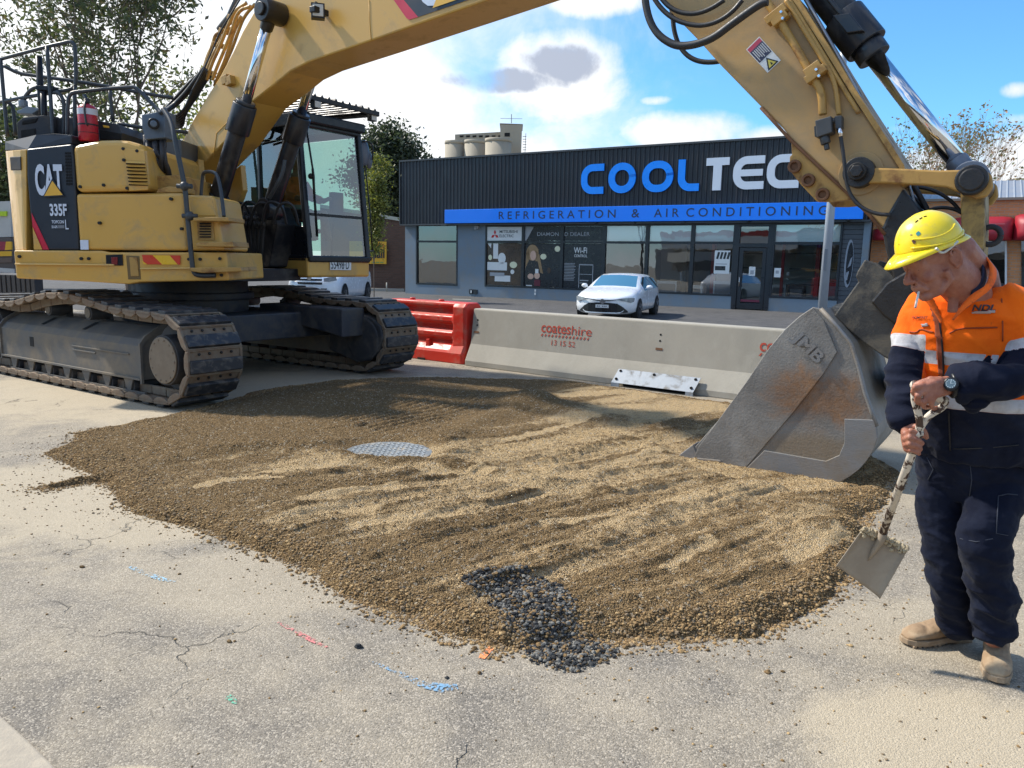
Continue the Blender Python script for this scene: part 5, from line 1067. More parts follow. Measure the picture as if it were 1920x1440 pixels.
g = MB(); g.prism([S(938, 232), S(979, 233.5), S(977, 300), S(938, 300)], (0, 6, 0)); g.prism([S(937, 231), S(980.5, 232.5), S(980.5, 234), S(937, 233)], (0, 7, 0)); g.build('tower', MSI, silo)
g = MB(); g.prism([S(946, 249, -.05), S(956, 249, -.05), S(956, 256, -.05), S(946, 256, -.05)], (0, .05, 0)); 
for x in range(862, 935, 12): g.prism([S(x, 254, 3.9), S(x + 7, 253.6, 3.9), S(x + 7, 257, 3.9), S(x, 257.4, 3.9)], (0, .05, 0))
g.build('opening', MBLT0, silo)
g = MB(); MSR = plain('far rail', (.30, .28, .25))
for i in range(9): a = S(938 + i * 5.1, 231.3, .5); g.bar(a, a + ZE * .9, .07, .07)
g.bar(S(938, 231.3, .5) + ZE * .9, S(979, 232, .5) + ZE * .9, .07, .07); g.bar(S(959, 231, 1), S(959, 214, 1), .14, .14)
for i in range(7): g.bar(S(980, 256 + i * 5, .2), S(987, 256 + i * 5, .2), .1, .1)
g.bar(S(986, 250, .2), S(984, 295, .2), .1, .1); g.build('railing', MSR, silo)
def brickmat(name, c1, c2, mortar, d, bw=.24, bh=.086):
    m = bpy.data.materials.new(name); m.use_nodes = True; t = N(m.node_tree); p = m.node_tree.nodes['Principled BSDF']
    o = t.n('ShaderNodeTexCoord').outputs['Object']; u = t.vm('DOT_PRODUCT', o, tuple(d)); v = t.comb(u, t.sep(o)[2], 0)
    b = t.n('ShaderNodeTexBrick'); t.l(v, b.inputs['Vector']); b.inputs['Scale'].default_value = 1; b.inputs['Mortar Size'].default_value = .008; b.inputs['Brick Width'].default_value = bw; b.inputs['Row Height'].default_value = bh
    b.inputs['Color1'].default_value = (*c1, 1); b.inputs['Color2'].default_value = (*c2, 1); b.inputs['Mortar'].default_value = (*mortar, 1); b.inputs['Bias'].default_value = 0
    t.l(t.mix(t.m('MULTIPLY', t.noise(o, 1.2, 5), .35), b.outputs['Color'], tuple(q * .5 for q in c1)), p.inputs['Base Color']); p.inputs['Roughness'].default_value = .85
    bu = t.n('ShaderNodeBump'); bu.inputs['Distance'].default_value = .01; bu.invert = True; t.l(b.outputs['Fac'], bu.inputs['Height']); t.l(bu.outputs[0], p.inputs['Normal']); return m
VB = -1.0
def R_(x, y, dv=0): return onp(x, y, P0 + NW * (VB + dv), NW)
bb = thing('brick_building', R_(1800, 590), 'orange brick building with red awnings and a grey metal roof behind the worker', 'building')
MB1 = brickmat('orange brick', (.66, .29, .12), (.52, .22, .09), (.40, .32, .24), DW)
z_t = float(R_(1722, 377.5)[2]); u_a = float((R_(1630, 500) - P0) @ DW); u_b = 40.0
g = MB(); g.prism([P0 + NW * VB + DW * u_a, P0 + NW * VB + DW * u_b, P0 + NW * VB + DW * u_b + ZE * z_t, P0 + NW * VB + DW * u_a + ZE * z_t], -NW * 8); g.build('wall', MB1, bb)
g = MB(); zr_ = float(R_(1702, 354)[2]) + .55; n_ = 0; V = []; u = u_a - .1; 
while u < u_b:
    V += [(u, 0), (u + .12, 0), (u + .16, .03), (u + .2, 0)]; u += .2
m_ = len(V); g.add([P0 + NW * (VB + .12) + DW * a + ZE * (z_t + .01 + b) for a, b in V] + [P0 + NW * (VB - 4) + DW * a + ZE * (zr_ + b) for a, b in V], [(i, i + 1, m_ + i + 1, m_ + i) for i in range(m_ - 1)]); g.build('roof', mat('corrugated roof', (.33, .35, .37), .5, .3, col2=(.27, .28, .30), vs=.6), bb, fixn=False)
g = MB(); g.prism([P0 + NW * (VB + .02) + DW * u_a + ZE * (z_t - .02), P0 + NW * (VB + .02) + DW * u_b + ZE * (z_t - .02), P0 + NW * (VB + .02) + DW * u_b + ZE * (z_t + .06), P0 + NW * (VB + .02) + DW * u_a + ZE * (z_t + .06)], NW * .1); g.build('gutter', plain('gutter', (.2, .16, .13)), bb)
MAW = mat('red awning', (.33, .012, .025), .5, col2=(.26, .01, .02), vs=2)
def awning(xa, xb, yt, yb):
    A_, B_ = float((R_(xa, yt) - P0) @ DW), float((R_(xb, yt) - P0) @ DW); zt, zb = float(R_((xa + xb) / 2, yt)[2]), float(R_((xa + xb) / 2, yb)[2]); h = zt - zb
    g = MB(); rings = []
    for u, sc in ((A_, .55), (A_ + .12, .85), (A_ + .3, 1), (B_ - .3, 1), (B_ - .12, .85), (B_, .55)):
        r = [(0, zb), (.75 * sc, zb), (.75 * sc, zb + .3 * h), (.72 * sc, zb + h * .55)] + [(.72 * sc * math.cos(a), zb + h * .55 + h * .45 * sc ** .3 * math.sin(a)) for a in (.4, .8, 1.2)] + [(0, zb + h * sc ** .2)]
        rings.append([P0 + NW * (VB + d) + DW * u + ZE * z for d, z in r])
    g.loft(rings); g.build('awning', MAW, bb)
    g = MB(); g.prism([P0 + NW * (VB + .755) + DW * (A_ + .25) + ZE * (zb + h * .62), P0 + NW * (VB + .755) + DW * (B_ - .25) + ZE * (zb + h * .62), P0 + NW * (VB + .755) + DW * (B_ - .25) + ZE * (zb + h * .66), P0 + NW * (VB + .755) + DW * (A_ + .25) + ZE * (zb + h * .66)], -NW * .03); g.build('awning_trim', plain('awning trim', (.45, .10, .12)), bb)
awning(1640, 1690, 428, 451); awning(1790, 1902, 406, 451); awning(1904, 1990, 400, 451)
g = MB()
for x0, x1 in ((1846, 1884), (1690, 1725), (1915, 1960)):
    g.prism([R_(x0, 452, .02), R_(x1, 452, .02), R_(x1, 545, .02), R_(x0, 545, .02)], NW * .03)
g.build('window', glassmat('window glass', (.15, .2, .25), .3), bb)
g = MB(); g.prism([R_(1884, 452, .02), R_(1888, 452, .02), R_(1888, 545, .02), R_(1884, 545, .02)], NW * .06); g.prism([R_(1688, 452, .02), R_(1691, 452, .02), R_(1691, 545, .02), R_(1688, 545, .02)], NW * .06); g.build('window_frame', MAPP, bb)
g = MB(); g.prism([P0 + NW * VB + DW * (u_a - .35), P0 + NW * VB + DW * (u_a - .02), P0 + NW * VB + DW * (u_a - .02) + ZE * z_t, P0 + NW * VB + DW * (u_a - .35) + ZE * z_t], -NW * .3); g.build('downpipe', mat('pipe brown', (.07, .05, .045), .6), bb)
# far industrial roofs at the right
for i, (xa, xb, yt) in enumerate(((1874, 1888, 343), (1905, 1925, 334), (1926, 1960, 338))):
    g = MB(); g.prism([ony(xa, yt, 90), ony(xb, yt, 90), ony(xb, 480, 90), ony(xa, 480, 90)], (0, 5, 0)); 
    if i == 0: g.cyl(ony(1891, 362, 90), ony(1891, 338, 90), .35, n=12, mi=1); g.cyl(ony(1891, 341, 90), ony(1891, 337, 90), .6, n=12, mi=1)
    tag(g.build('factory_building', [mat('factory tan', (.50, .42, .22), .7), plain('flue grey', (.3, .3, .3))]), ('small far tan factory block with a grey flue at right', 'far tan factory block between the flue and the picture edge', 'far tan factory block at the right edge of the picture')[i], 'building', 'far factory blocks')
# side brick wall and yellow shop sign at left
MB2 = brickmat('brown brick', (.16, .085, .06), (.125, .07, .05), (.12, .09, .075), (1, 0, 0))
YB = 40.0; g = MB(); g.prism([ony(600, 384, YB), ony(712, 403, YB), ony(762, 413, YB), (ony(762, 413, YB)[0], YB, 0), (ony(600, 384, YB)[0], YB, 0)], (0, .25, 0))
bw = thing('brick_wall', (ony(700, 500, YB)[0], YB, 0), 'brown brick side wall with a pale sloping coping left of the shop', 'wall'); g.build('wall', MB2, bw)
g = MB(); a, b = ony(600, 383, YB - .1), ony(764, 410.5, YB - .1); g.prism([a, b, b - ZE * .17, a - ZE * .17], (0, .45, 0)); g.build('coping', plain('coping', (.46, .45, .38)), bw)
g = MB(); YQ = YB - .25; g.prism([ony(655, 452, YQ), ony(724.5, 453, YQ), ony(724.5, 495, YQ), ony(655, 494, YQ)], (0, .05, 0), 0)
a = ony(694, 465, YQ - .02); put_text(g, 'OPEN', a, (1, 0, 0), ZE, width=float(ony(719.5, 465, YQ)[0] - a[0]), height=.24, mi=1, off=.0)
a = ony(689, 489, YQ - .02); put_text(g, 'gnall', a, (1, 0, 0), ZE, width=float(ony(721, 489, YQ)[0] - a[0]), height=.62, mi=2, off=.03)
for i in range(3): q0, q1 = ony(697 + i * 8, 491, YQ - .02), ony(703 + i * 8, 493, YQ - .02); g.add([(q0[0], q0[1], q0[2]), (q1[0], q0[1], q0[2]), (q1[0], q0[1], q1[2]), (q0[0], q0[1], q1[2])], [(0, 1, 2, 3)], 3)
tag(g.build('shop_sign', [plain('sign yellow', (.78, .42, .03)), plain('sign orange', (.55, .08, .03)), plain('sign black', (.02, .015, .02)), plain('sign green', (.2, .35, .1))], fixn=False), 'yellow sign with red and black lettering fixed to the brown brick side wall', 'sign')
g = MB(); g.tube([(ony(725, 545, 38)[0], 38, 0), (ony(725, 525, 38)[0], 38, .45)], .03, 8); tag(g.build('marker_post', plain('post pale', (.4, .38, .33))), 'thin pale marker post at the foot of the brown brick wall', 'post')
g = MB(); a, b = ony(690, 546, 38.6), ony(757, 548, 38.6); g.box((a[0] - 3, 38.4, 0), (b[0], 38.8, .14)); tag(g.build('kerb', plain('kerb', (.33, .31, .28))), kind='structure')
g = MB(); MLN = plain('line paint', (.55, .54, .48)); p0, p1 = onz(848, 561, .008), onz(883, 562, .008); g.add([p0, p1, p1 + [0, .25, 0], p0 + [0, .25, 0]], [(0, 1, 2, 3)]); tag(g.build('painted_line', MLN), kind='structure')
# ================================================================ CARS
MCW = mat('white car paint', (.74, .77, .80), .22, col2=(.70, .73, .77), coat=.6, spec=.5); MCGL = glassmat('car glass', (.25, .30, .30), .15); MTY = mat('tyre', (.02, .02, .021), .8); MRIM = mat('alloy rim', (.30, .31, .32), .3, .8); MLAMP = mat('headlamp', (.22, .25, .27), .08, .2, col2=(.5, .53, .55), vs=14)
def car(name, loc, head, sc, label, cat, zsc=1.0, suv=False):
    root = thing(name, loc, label, cat, None)
    hd = np.array([math.sin(head), -math.cos(head), 0]); rt = np.array([hd[1], -hd[0], 0])   # hd: driving direction, rt: to its left seen from the front
    rt = np.array([math.cos(head), math.sin(head), 0]); L0 = np.array(loc, float)
    T = lambda x, y, z: L0 + rt * x * sc - hd * y * sc + ZE * z * sc * zsc
    fy = lambda x: .35 * (min(abs(x), .88) / .88) ** 3
    st = [(.003, .18, .22, .60, .66), (.02, .34, .21, .61, .68), (.06, .49, .20, .63, .71), (.13, .63, .20, .65, .75), (.22, .755, .20, .68, .79), (.35, .87, .20, .72, .83), (.6, .89, .20, .78, .90), (.95, .895, .20, .83, .96), (1.22, .895, .20, .87, 1.00), (1.30, .895, .2, .88, 1.03),
          (1.62, .895, .2, .90, 1.22), (1.95, .895, .2, .91, 1.38), (2.15, .895, .2, .92, 1.42), (2.8, .895, .2, .94, 1.435), (3.4, .89, .2, .96, 1.40), (3.8, .87, .22, .98, 1.33), (4.05, .83, .26, .98, 1.12), (4.25, .78, .3, .95, .99), (4.33, .70, .34, .80, .84)]
    rings = []
    for y, w, b, s, t in st:
        gh = 1.3 <= y <= 4.05; tw = w - .10 - (t - s) * .36 if gh else w * .88
        r = [(0, b), (w * .8, b), (w * .97, b + .08), (w, b + .25), (w * .995, (b + s) / 2 + .12), (w * .965, s), (tw + (.03 if gh else .02), s + (t - s) * (.82 if gh else .6)), (tw * .9, t - (.012 if gh else .01)), (tw * .45, t + .012), (0, t + .018)]
        r = r + [(-x, z) for x, z in r[::-1][1:-1]]
        rings.append([T(x, y, z) for x, z in r])
    n = len(rings[0]); full = MB(); full.loft(rings)
    body, gl, ws = MB(), MB(), MB(); body.v = list(full.v); gl.v = list(full.v); ws.v = list(full.v)
    for fi, f in enumerate(full.f):
        i, k = fi // n, fi % n
        tgt = body
        if fi < (len(rings) - 1) * n:
            y0, y1 = st[i][0], st[i + 1][0]; kk = k if k < 9 else n - 1 - k
            if kk == 5 and 1.62 <= y0 and y1 <= 3.8: tgt = gl
            if kk in (7, 8) and 1.3 <= y0 and y1 <= 1.95: tgt = ws
            if kk in (6,) and 1.3 <= y0 and y1 <= 1.95: tgt = body
        tgt.f.append(f); tgt.mi.append(0); tgt.sm.append(True)
    body.build('body', MCW, root); gl.build('side_window', MCGL, root); ws.build('windscreen', glassmat('windscreen glass', (.60, .68, .62), .10, gc=(.85, .92, .72)), root)
    g = MB(); g.box((-.72, 1.7, .5), (.72, 3.9, .6), 0, T); g.box((-.6, 2.2, .6), (-.15, 2.5, 1.12), 0, T); g.box((.15, 2.2, .6), (.6, 2.5, 1.12), 0, T); g.box((-.7, 1.45, .6), (.7, 1.75, .93), 0, T); g.build('cabin', plain('cabin grey', (.28, .29, .28)), root)
    def dec(nm, pts, m, d=.008, th=.012, par_=root, mirror=False):
        for sg in ((1, -1) if mirror else (1,)):
            g = MB(); P = [(x * sg, fy(x) - d, z) for x, z in pts]; k = len(P)
            g.add([T(*q) for q in P] + [T(q[0], q[1] + th, q[2]) for q in P], [tuple(range(k)), tuple(range(k, 2 * k))] + [(i, (i + 1) % k, k + (i + 1) % k, k + i) for i in range(k)]); o = g.build(nm, m, par_)
        return o
    def strip(nm, top, bot, m, d=.008, mirror=False, par_=root):
        for sg in ((1, -1) if mirror else (1,)):
            g = MB(); V = [T(x * sg, fy(x) - d, z) for x, z in top] + [T(x * sg, fy(x) - d, z) for x, z in bot]; k = len(top)
            g.add(V, [(i, i + 1, k + i + 1, k + i) for i in range(k - 1)]); g.build(nm, m, par_, fixn=False)
    xs = [-.66, -.5, -.25, 0, .25, .5, .66]
    MG = mat('grille black', (.012, .013, .015), .3)
    if not suv:
        strip('grille', [(-.70, .30), (-.56, .44), (-.42, .53), (-.2, .55), (0, .55), (.2, .55), (.42, .53), (.56, .44), (.70, .30)], [(-.70, .26), (-.56, .245), (-.42, .24), (-.2, .235), (0, .235), (.2, .235), (.42, .24), (.56, .245), (.70, .26)], MG, .02)
        strip('lower_lip', [(-.60, .33), (-.52, .27), (-.40, .255), (0, .25), (.40, .255), (.52, .27), (.60, .33)], [(-.58, .29), (-.50, .235), (-.38, .225), (0, .22), (.38, .225), (.50, .235), (.58, .29)], MCW, .035)
        strip('upper_grille', [(-.42, .665), (-.2, .64), (0, .63), (.2, .64), (.42, .665)], [(-.40, .645), (-.2, .61), (0, .595), (.2, .61), (.40, .645)], MG, .03)
        strip('headlight', [(.40, .675), (.55, .70), (.70, .715), (.82, .725), (.86, .70)], [(.42, .635), (.55, .615), (.66, .60), (.76, .56), (.84, .60)], MLAMP, .035, True)
        g = MB(); g.cyl(T(0, -.045, .59), T(0, -.035, .59), .07, n=18); g.build('badge', mat('badge chrome', (.5, .52, .55), .2, .9), root)
        g = MB(); g.box((-.19, -.05, .39), (.19, -.04, .49), 0, T); a = T(-.15, -.055, .415); put_text(g, 'CLK·48U', a, rt, ZE, width=.30 * sc, height=.05 * sc, mi=1, off=.01) if False else [g.box((-.15 + i * .05, -.053, .42), (-.118 + i * .05, -.05, .46), 1, T) for i in range(6) if i != 2]; g.build('number_plate', [plain('plate white', ()) if False else MAPP, plain('plate grey ink', (.2, .2, .22))], root)
    else:
        for i in range(3): strip('grille_bar', [(x, .92 - i * .10) for x in (-.42, -.2, 0, .2, .42)], [(x, .86 - i * .10) for x in (-.40, -.2, 0, .2, .40)], MG, .035)
        g = MB(); g.cyl(T(0, -.05, .85), T(0, -.035, .85), .08, n=18); g.build('badge', mat('badge chrome', (.5, .52, .55), .2, .9), root)
        strip('headlight', [(.46, .84), (.62, .87), (.80, .88)], [(.46, .74), (.62, .74), (.82, .78)], MLAMP, .035, True)
        strip('bumper_intake', [(x, .55) for x in (-.55, 0, .55)], [(x, .42) for x in (-.5, 0, .5)], MG, .03)
    for sg in (1, -1):
        g = MB(); g.sph(T(sg * 1.0, 1.62, 1.02), (.10 * sc, .07 * sc, .065 * sc), 12, 8, 0, (rt, hd, ZE)); g.bar(T(sg * .88, 1.62, .97), T(sg * .98, 1.62, 1.0), .04, .03); g.build('mirror', MCW, root)
        for y in (.82, 3.42):
            w_ = MB(); w_.cyl(T(sg * .70, y, .315), T(sg * .905, y, .315), .315 * sc, n=28); w = w_.build('wheel', MTY, root, bevel=.02)
            r_ = MB(); r_.cyl(T(sg * .88, y, .315), T(sg * .912, y, .315), .215 * sc, n=28); 
            for k in range(5): a = 2 * math.pi * k / 5; r_.bar(T(sg * .915, y, .315), T(sg * .915, y + .2 * math.cos(a), .315 + .2 * math.sin(a)), .05, .02, 1)
            r_.build('rim', [plain('rim dark', (.03, .03, .032)), MRIM], w)
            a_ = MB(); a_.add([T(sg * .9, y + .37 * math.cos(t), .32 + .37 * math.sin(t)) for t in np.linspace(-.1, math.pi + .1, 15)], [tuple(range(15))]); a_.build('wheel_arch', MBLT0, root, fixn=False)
    return root
cx = onz(1148, 594); car('parked_car', (2.52, 21.9, 0), math.radians(-21), 1.0, 'white hatchback parked in front of the blue grey shop, seen over the concrete barrier', 'car', .90)
sx = ony(645, 546, 25.0); car('parked_car', (sx[0] - 1.1, 25.0, 0), math.radians(-6), 1.0, 'white car mostly hidden behind the excavator cab, only its bonnet and grille showing', 'car', 1.12, True)
# service truck at the left edge
tr = thing('service_truck', ony(-60, 540, 14), 'white service truck with yellow and red reflective panels at the left edge', 'truck')
g = MB(); YT = 14.0; g.prism([ony(-220, 385, YT), ony(19, 377, YT), ony(21, 444, YT), ony(-220, 450, YT)], (0, 2.2, 0)); g.build('body', mat('dirty white', (.50, .50, .47), .6, col2=(.36, .36, .34), vs=4), tr)
g = MB()
for pts, mi in (([(-220, 398), (12, 396), (12, 405), (-220, 407)], 0), ([(-30, 453), (11, 453), (9, 469), (-30, 470)], 1), ([(11, 453), (20.5, 453), (21, 468), (9, 469)], 2), ([(-30, 472), (21, 471), (21.5, 480), (-30, 481)], 2), ([(-30, 484), (22, 483), (22, 492), (-30, 494)], 3), ([(-30, 500), (26, 504), (26, 512), (-30, 510)], 4)): g.prism([ony(x, y, YT - .03) for x, y in pts], (0, .04, 0), mi)
g.build('marker_panel', [plain('hi vis', (.45, .62, .02)), plain('panel red', (.30, .03, .05)), plain('panel amber', (.75, .42, .02)), plain('frame brown', (.13, .09, .07)), plain('bumper pale', (.5, .5, .48))], tr)
g = MB(); g.prism([ony(-220, 445, 13.99), ony(20, 445, 13.99), ony(26, 512, 13.99), ony(-220, 512, 13.99)], (0, 1.8, 0)); g.build('chassis', plain('chassis', (.10, .08, .07)), tr)
g = MB(); g.prism([ony(-80, 513, 12.6), ony(62, 517, 12.6), (ony(62, 517, 12.6)[0], 12.6, 0), (ony(-80, 517, 12.6)[0], 12.6, 0)], (0, .25, 0))
for i in range(14): x = -60 + i * 9; g.prism([ony(x, 516, 12.58), ony(x + 6, 516, 12.58), (ony(x + 6, 516, 12.58)[0], 12.58, 0), (ony(x, 516, 12.58)[0], 12.58, 0)], (0, .02, 0), 1)
tag(g.build('timber_fence', [plain('fence dark', (.035, .035, .038)), mat('fence plank', (.10, .09, .08), .8, col2=(.05, .05, .05), vs=12)]), 'low dark timber fence behind the near track at the left edge', 'fence')
# ================================================================ TREES
def leafobj(name, C, size, asp, mats, parent, seed=0, droop=.5):
    rg = np.random.default_rng(seed); n = len(C); C = np.array(C)
    a = rg.normal(size=(n, 3)); a[:, 2] = a[:, 2] * .6 - droop; a /= np.linalg.norm(a, axis=1)[:, None]
    b = np.cross(a, rg.normal(size=(n, 3))); b /= np.linalg.norm(b, axis=1)[:, None]
    s = size * rg.uniform(.6, 1.3, n)[:, None]
    V = np.stack([C - a * s * .5, C + b * s * asp * .5, C + a * s * .5, C - b * s * asp * .5], 1).reshape(-1, 3)
    me = bpy.data.meshes.new(name); me.vertices.add(4 * n); me.loops.add(4 * n); me.polygons.add(n)
    me.vertices.foreach_set('co', V.ravel()); me.loops.foreach_set('vertex_index', np.arange(4 * n)); me.polygons.foreach_set('loop_start', np.arange(n) * 4); me.polygons.foreach_set('loop_total', np.full(n, 4))
    for m in mats: me.materials.append(m)
    me.polygons.foreach_set('material_index', rg.integers(0, len(mats), n)); me.update(); me.validate()
    o = bpy.data.objects.new(name, me); COL.objects.link(o); par(o, parent); return o
def leafmat(name, col, tr=.25):
    m = bpy.data.materials.new(name); m.use_nodes = True; t = N(m.node_tree); p = m.node_tree.nodes['Principled BSDF']
    o = t.n('ShaderNodeTexCoord').outputs['Object']; t.l(t.mix(t.noise(o, 1.5, 4), tuple(c * .65 for c in col), tuple(c * 1.3 for c in col)), p.inputs['Base Color'])
    p.inputs['Roughness'].default_value = .55; ts = t.n('ShaderNodeBsdfTranslucent'); ts.inputs[0].default_value = (col[0] * 1.6, col[1] * 1.7, col[2], 1)
    x = t.n('ShaderNodeMixShader'); x.inputs[0].default_value = tr; t.l(p.outputs[0], x.inputs[1]); t.l(ts.outputs[0], x.inputs[2]); t.l(x.outputs[0], m.node_tree.nodes['Material Output'].inputs[0]); return m
MBARK = mat('bark', (.16, .125, .10), .85, col2=(.09, .07, .06), vs=6, bump=.01, bs=15)
def tree(name, loc, H_, crad, nl, lsz, asp, mats, label, cat, seed, spread=.55, c0=.30, clump=.5, rt=.16, lean=(0, 0), depth=4, bark=None, group=None, wx=1.0, bfan=3):
    rg = random.Random(seed); root = thing(name, loc, label, cat, group); g = MB(); tips = []
    def br(p, d, ln, r, k):
        P = [p]; q = p.copy(); dd = d.copy()
        for i in range(4):
            dd = dd + np.array([rg.uniform(-.16, .16), rg.uniform(-.16, .16), rg.uniform(-.04, .10)]); dd /= np.linalg.norm(dd); q = q + dd * ln / 4; P.append(q.copy())
        g.tube(P, [r * (1 - .14 * i) for i in range(5)], 7 if k < 2 else 4, caps=False)
        if k >= depth: tips.append((q, dd)); return
        if k >= depth - 2: tips.append((P[2], dd)); tips.append((P[4], dd))
        if k >= 1 and k == depth - 3: tips.append((P[4], dd))
        nb_ = bfan if k else bfan + 2
        for i in range(nb_):
            a = 2 * math.pi * (i + rg.uniform(-.3, .3)) / nb_; x, y, z = frame_of(dd); sp_ = spread * rg.uniform(.6, 1.35)
            nd = dd * math.cos(sp_) + (x * math.cos(a) + y * math.sin(a)) * math.sin(sp_); nd[2] += .12; nd /= np.linalg.norm(nd)
            br(P[4] if i < nb_ - 1 or k > 1 else P[2], nd, ln * rg.uniform(.62, .86), r * .58, k + 1)
    tot = sum(.72 ** i for i in range(1, depth + 1)); l1 = H_ * (1 - c0) / tot / 1.05
    br(np.array(loc, float), np.array([lean[0], lean[1], 1.0]) / math.sqrt(1 + lean[0] ** 2 + lean[1] ** 2), H_ * c0, rt, 0) if False else None
    p0_ = np.array(loc, float); dd0 = np.array([lean[0], lean[1], 1.0]); dd0 /= np.linalg.norm(dd0)
    tp = p0_ + dd0 * H_ * c0; g.tube([p0_, (p0_ + tp) / 2 + np.array([.04 * H_ * .1, 0, 0]), tp], [rt, rt * .85, rt * .75], 10, caps=False)
    for i in range(bfan + 2):
        a = 2 * math.pi * i / (bfan + 2) + rg.uniform(-.3, .3); s_ = spread * rg.uniform(.3, 1.25); nd = np.array([math.cos(a) * math.sin(s_), math.sin(a) * math.sin(s_), math.cos(s_)]) + dd0 * .2; nd /= np.linalg.norm(nd); br(tp, nd, l1 * rg.uniform(.75, 1.15), rt * .55, 1)
    # narrow or widen the whole tree about its stem
    L3 = np.array(loc, float); sc3 = np.array([wx, wx, 1.0]); g.v = [tuple(L3 + (np.array(q) - L3) * sc3) for q in g.v]; tips = [(L3 + (q - L3) * sc3, d) for q, d in tips]
    g.build('trunk', bark or MBARK, root)
    rr = np.random.default_rng(seed); T_ = np.array([t[0] for t in tips]); 
    pick = rr.integers(0, len(T_), nl); C = T_[pick] + rr.normal(size=(nl, 3)) * clump * np.array([1, 1, .7]) * rr.uniform(.35, 1.2, (nl, 1))
    if nl: leafobj('crown', C, lsz, asp, mats, root, seed)
    return root
G1, G2, G3 = leafmat('gum leaf dark', (.062, .082, .040)), leafmat('gum leaf olive', (.105, .125, .050)), leafmat('gum leaf brown', (.12, .10, .06))
tree('gum_tree', (-9.7, 19.5, 0), 9.2, 3, 16000, .16, .36, [G1, G1, G2, G3], 'tall airy gum tree with brown green leaves behind the excavator deck', 'tree', 21, spread=.62, c0=.27, clump=.30, rt=.14, depth=4, lean=(-.05, 0), wx=.60)
D1, D2 = leafmat('dark leaf', (.035, .048, .026)), leafmat('mid green leaf', (.06, .078, .04))  # two leaf tones, mixed at random through the crown
tx = ony(732, 400, 52); tree('gum_tree', (tx[0], 52, 0), 7.4, 3, 38000, .28, .5, [D1, D1, D2], 'dark round gum tree just left of the shop roof', 'tree', 8, spread=.40, c0=.30, clump=.60, rt=.3, depth=4, wx=.80)
Y1, Y2 = leafmat('yellow leaf', (.24, .23, .045)), leafmat('olive leaf', (.13, .15, .035))
tx = ony(700, 400, 31); tree('young_tree', (tx[0], 31, 0), 4.1, 1.2, 7500, .13, .45, [Y1, Y2, Y2], 'small yellow green tree between the excavator cab mirror and the brick wall', 'tree', 4, spread=.25, c0=.30, clump=.20, rt=.07, depth=3, wx=.30)
tx = ony(330, 330, 26); tree('young_tree', (tx[0], 26, 0), 5.2, 1.2, 5000, .20, .45, [Y1, Y2, G2], 'low yellow green tree glimpsed between the boom and the hoses', 'tree', 5, spread=.5, c0=.2, clump=.5, rt=.08, depth=3)
B1 = leafmat('dry leaf', (.22, .12, .05)); MTW = mat('bare bark', (.20, .16, .13), .9, col2=(.12, .10, .085), vs=8)
tx = ony(1735, 400, 60); tree('bare_tree', (tx[0], 60, 0), 10.2, 3, 1300, .24, .6, [B1, G2], 'bare tree with a few dry brown leaves above the brick roof', 'tree', 31, spread=.50, c0=.30, clump=.28, rt=.16, depth=5, bark=MTW)
tx = ony(1797, 400, 64); tree('bare_tree', (tx[0], 64, 0), 10.8, 3, 1300, .26, .6, [B1, B1, G2], 'bare tree with brown leaves behind the bucket cylinder rod', 'tree', 37, spread=.42, c0=.34, clump=.28, rt=.15, depth=5, bark=MTW)
tx = ony(1846, 400, 70); tree('bare_tree', (tx[0], 70, 0), 8.6, 3, 300, .25, .6, [B1], 'slim leafless tree right of the bucket link', 'tree', 33, spread=.22, c0=.3, clump=.3, rt=.10, depth=4, bark=MTW)
tx = ony(30, 400, 34); tree('gum_tree', (tx[0], 34, 0), 5.6, 3, 9000, .26, .5, [D2, G2], 'low leafy tree behind the left end of the excavator rails', 'tree', 12, spread=.6, c0=.2, clump=.6, rt=.15, depth=3)
tx = ony(812, 300, 90); tree('gum_tree', (tx[0], 90, 0), 9.8, 3, 5000, .4, .5, [D1, D2], 'distant dark tree peeping over the shop roof left of the silos', 'tree', 14, spread=.5, c0=.3, clump=.9, rt=.25, depth=3)
# ================================================================ SMALL THINGS ON THE MACHINE
fe = thing('fire_extinguisher', H(166, 264, 8.65), 'red fire extinguisher with a white label strapped to the excavator deck', 'fire extinguisher')
b0, b1 = H(167, 266, 8.65), H(163, 195, 8.65); r_ = .098
g = MB(); ax_ = (b1 - b0); g.tube([b0, b0 + ax_ * .02, b0 + ax_ * .86, b0 + ax_ * .95, b1], [r_ * .9, r_, r_, r_ * .75, r_ * .3], 24); g.build('cylinder', mat('extinguisher red', (.42, .012, .03), .3, col2=(.36, .01, .025)), fe)
g = MB(); g.tube([b0 + ax_ * .70, b0 + ax_ * .86], [r_ * 1.015] * 2, 24, caps=False); g.build('paper_label', plain('label pale', (.55, .56, .60)), fe)
g = MB(); g.cyl(b1, b1 + ZE * .05, .03, n=10); g.bar(b1 + ZE * .05, b1 + ZE * .10 + DE * -.05, .03, .02); g.tube(smoothpoly([b1 + ZE * .03 - np.array([0, .02, 0]), b1 + np.array([.03, -.12, -.05]), b1 + np.array([.05, -.13, -.25]), b0 + ax_ * .45 + np.array([.06, -.10, 0])], 2), .011, 6); g.build('valve_hose', MRUB, fe)
g = MB(); g.tube([b0 + ax_ * .42, b0 + ax_ * .46], [r_ * 1.03] * 2, 24, caps=False); g.tube([b0 + ax_ * .22, b0 + ax_ * .235], [r_ * 1.03] * 2, 24, caps=False); g.build('strap', MBK, fe)
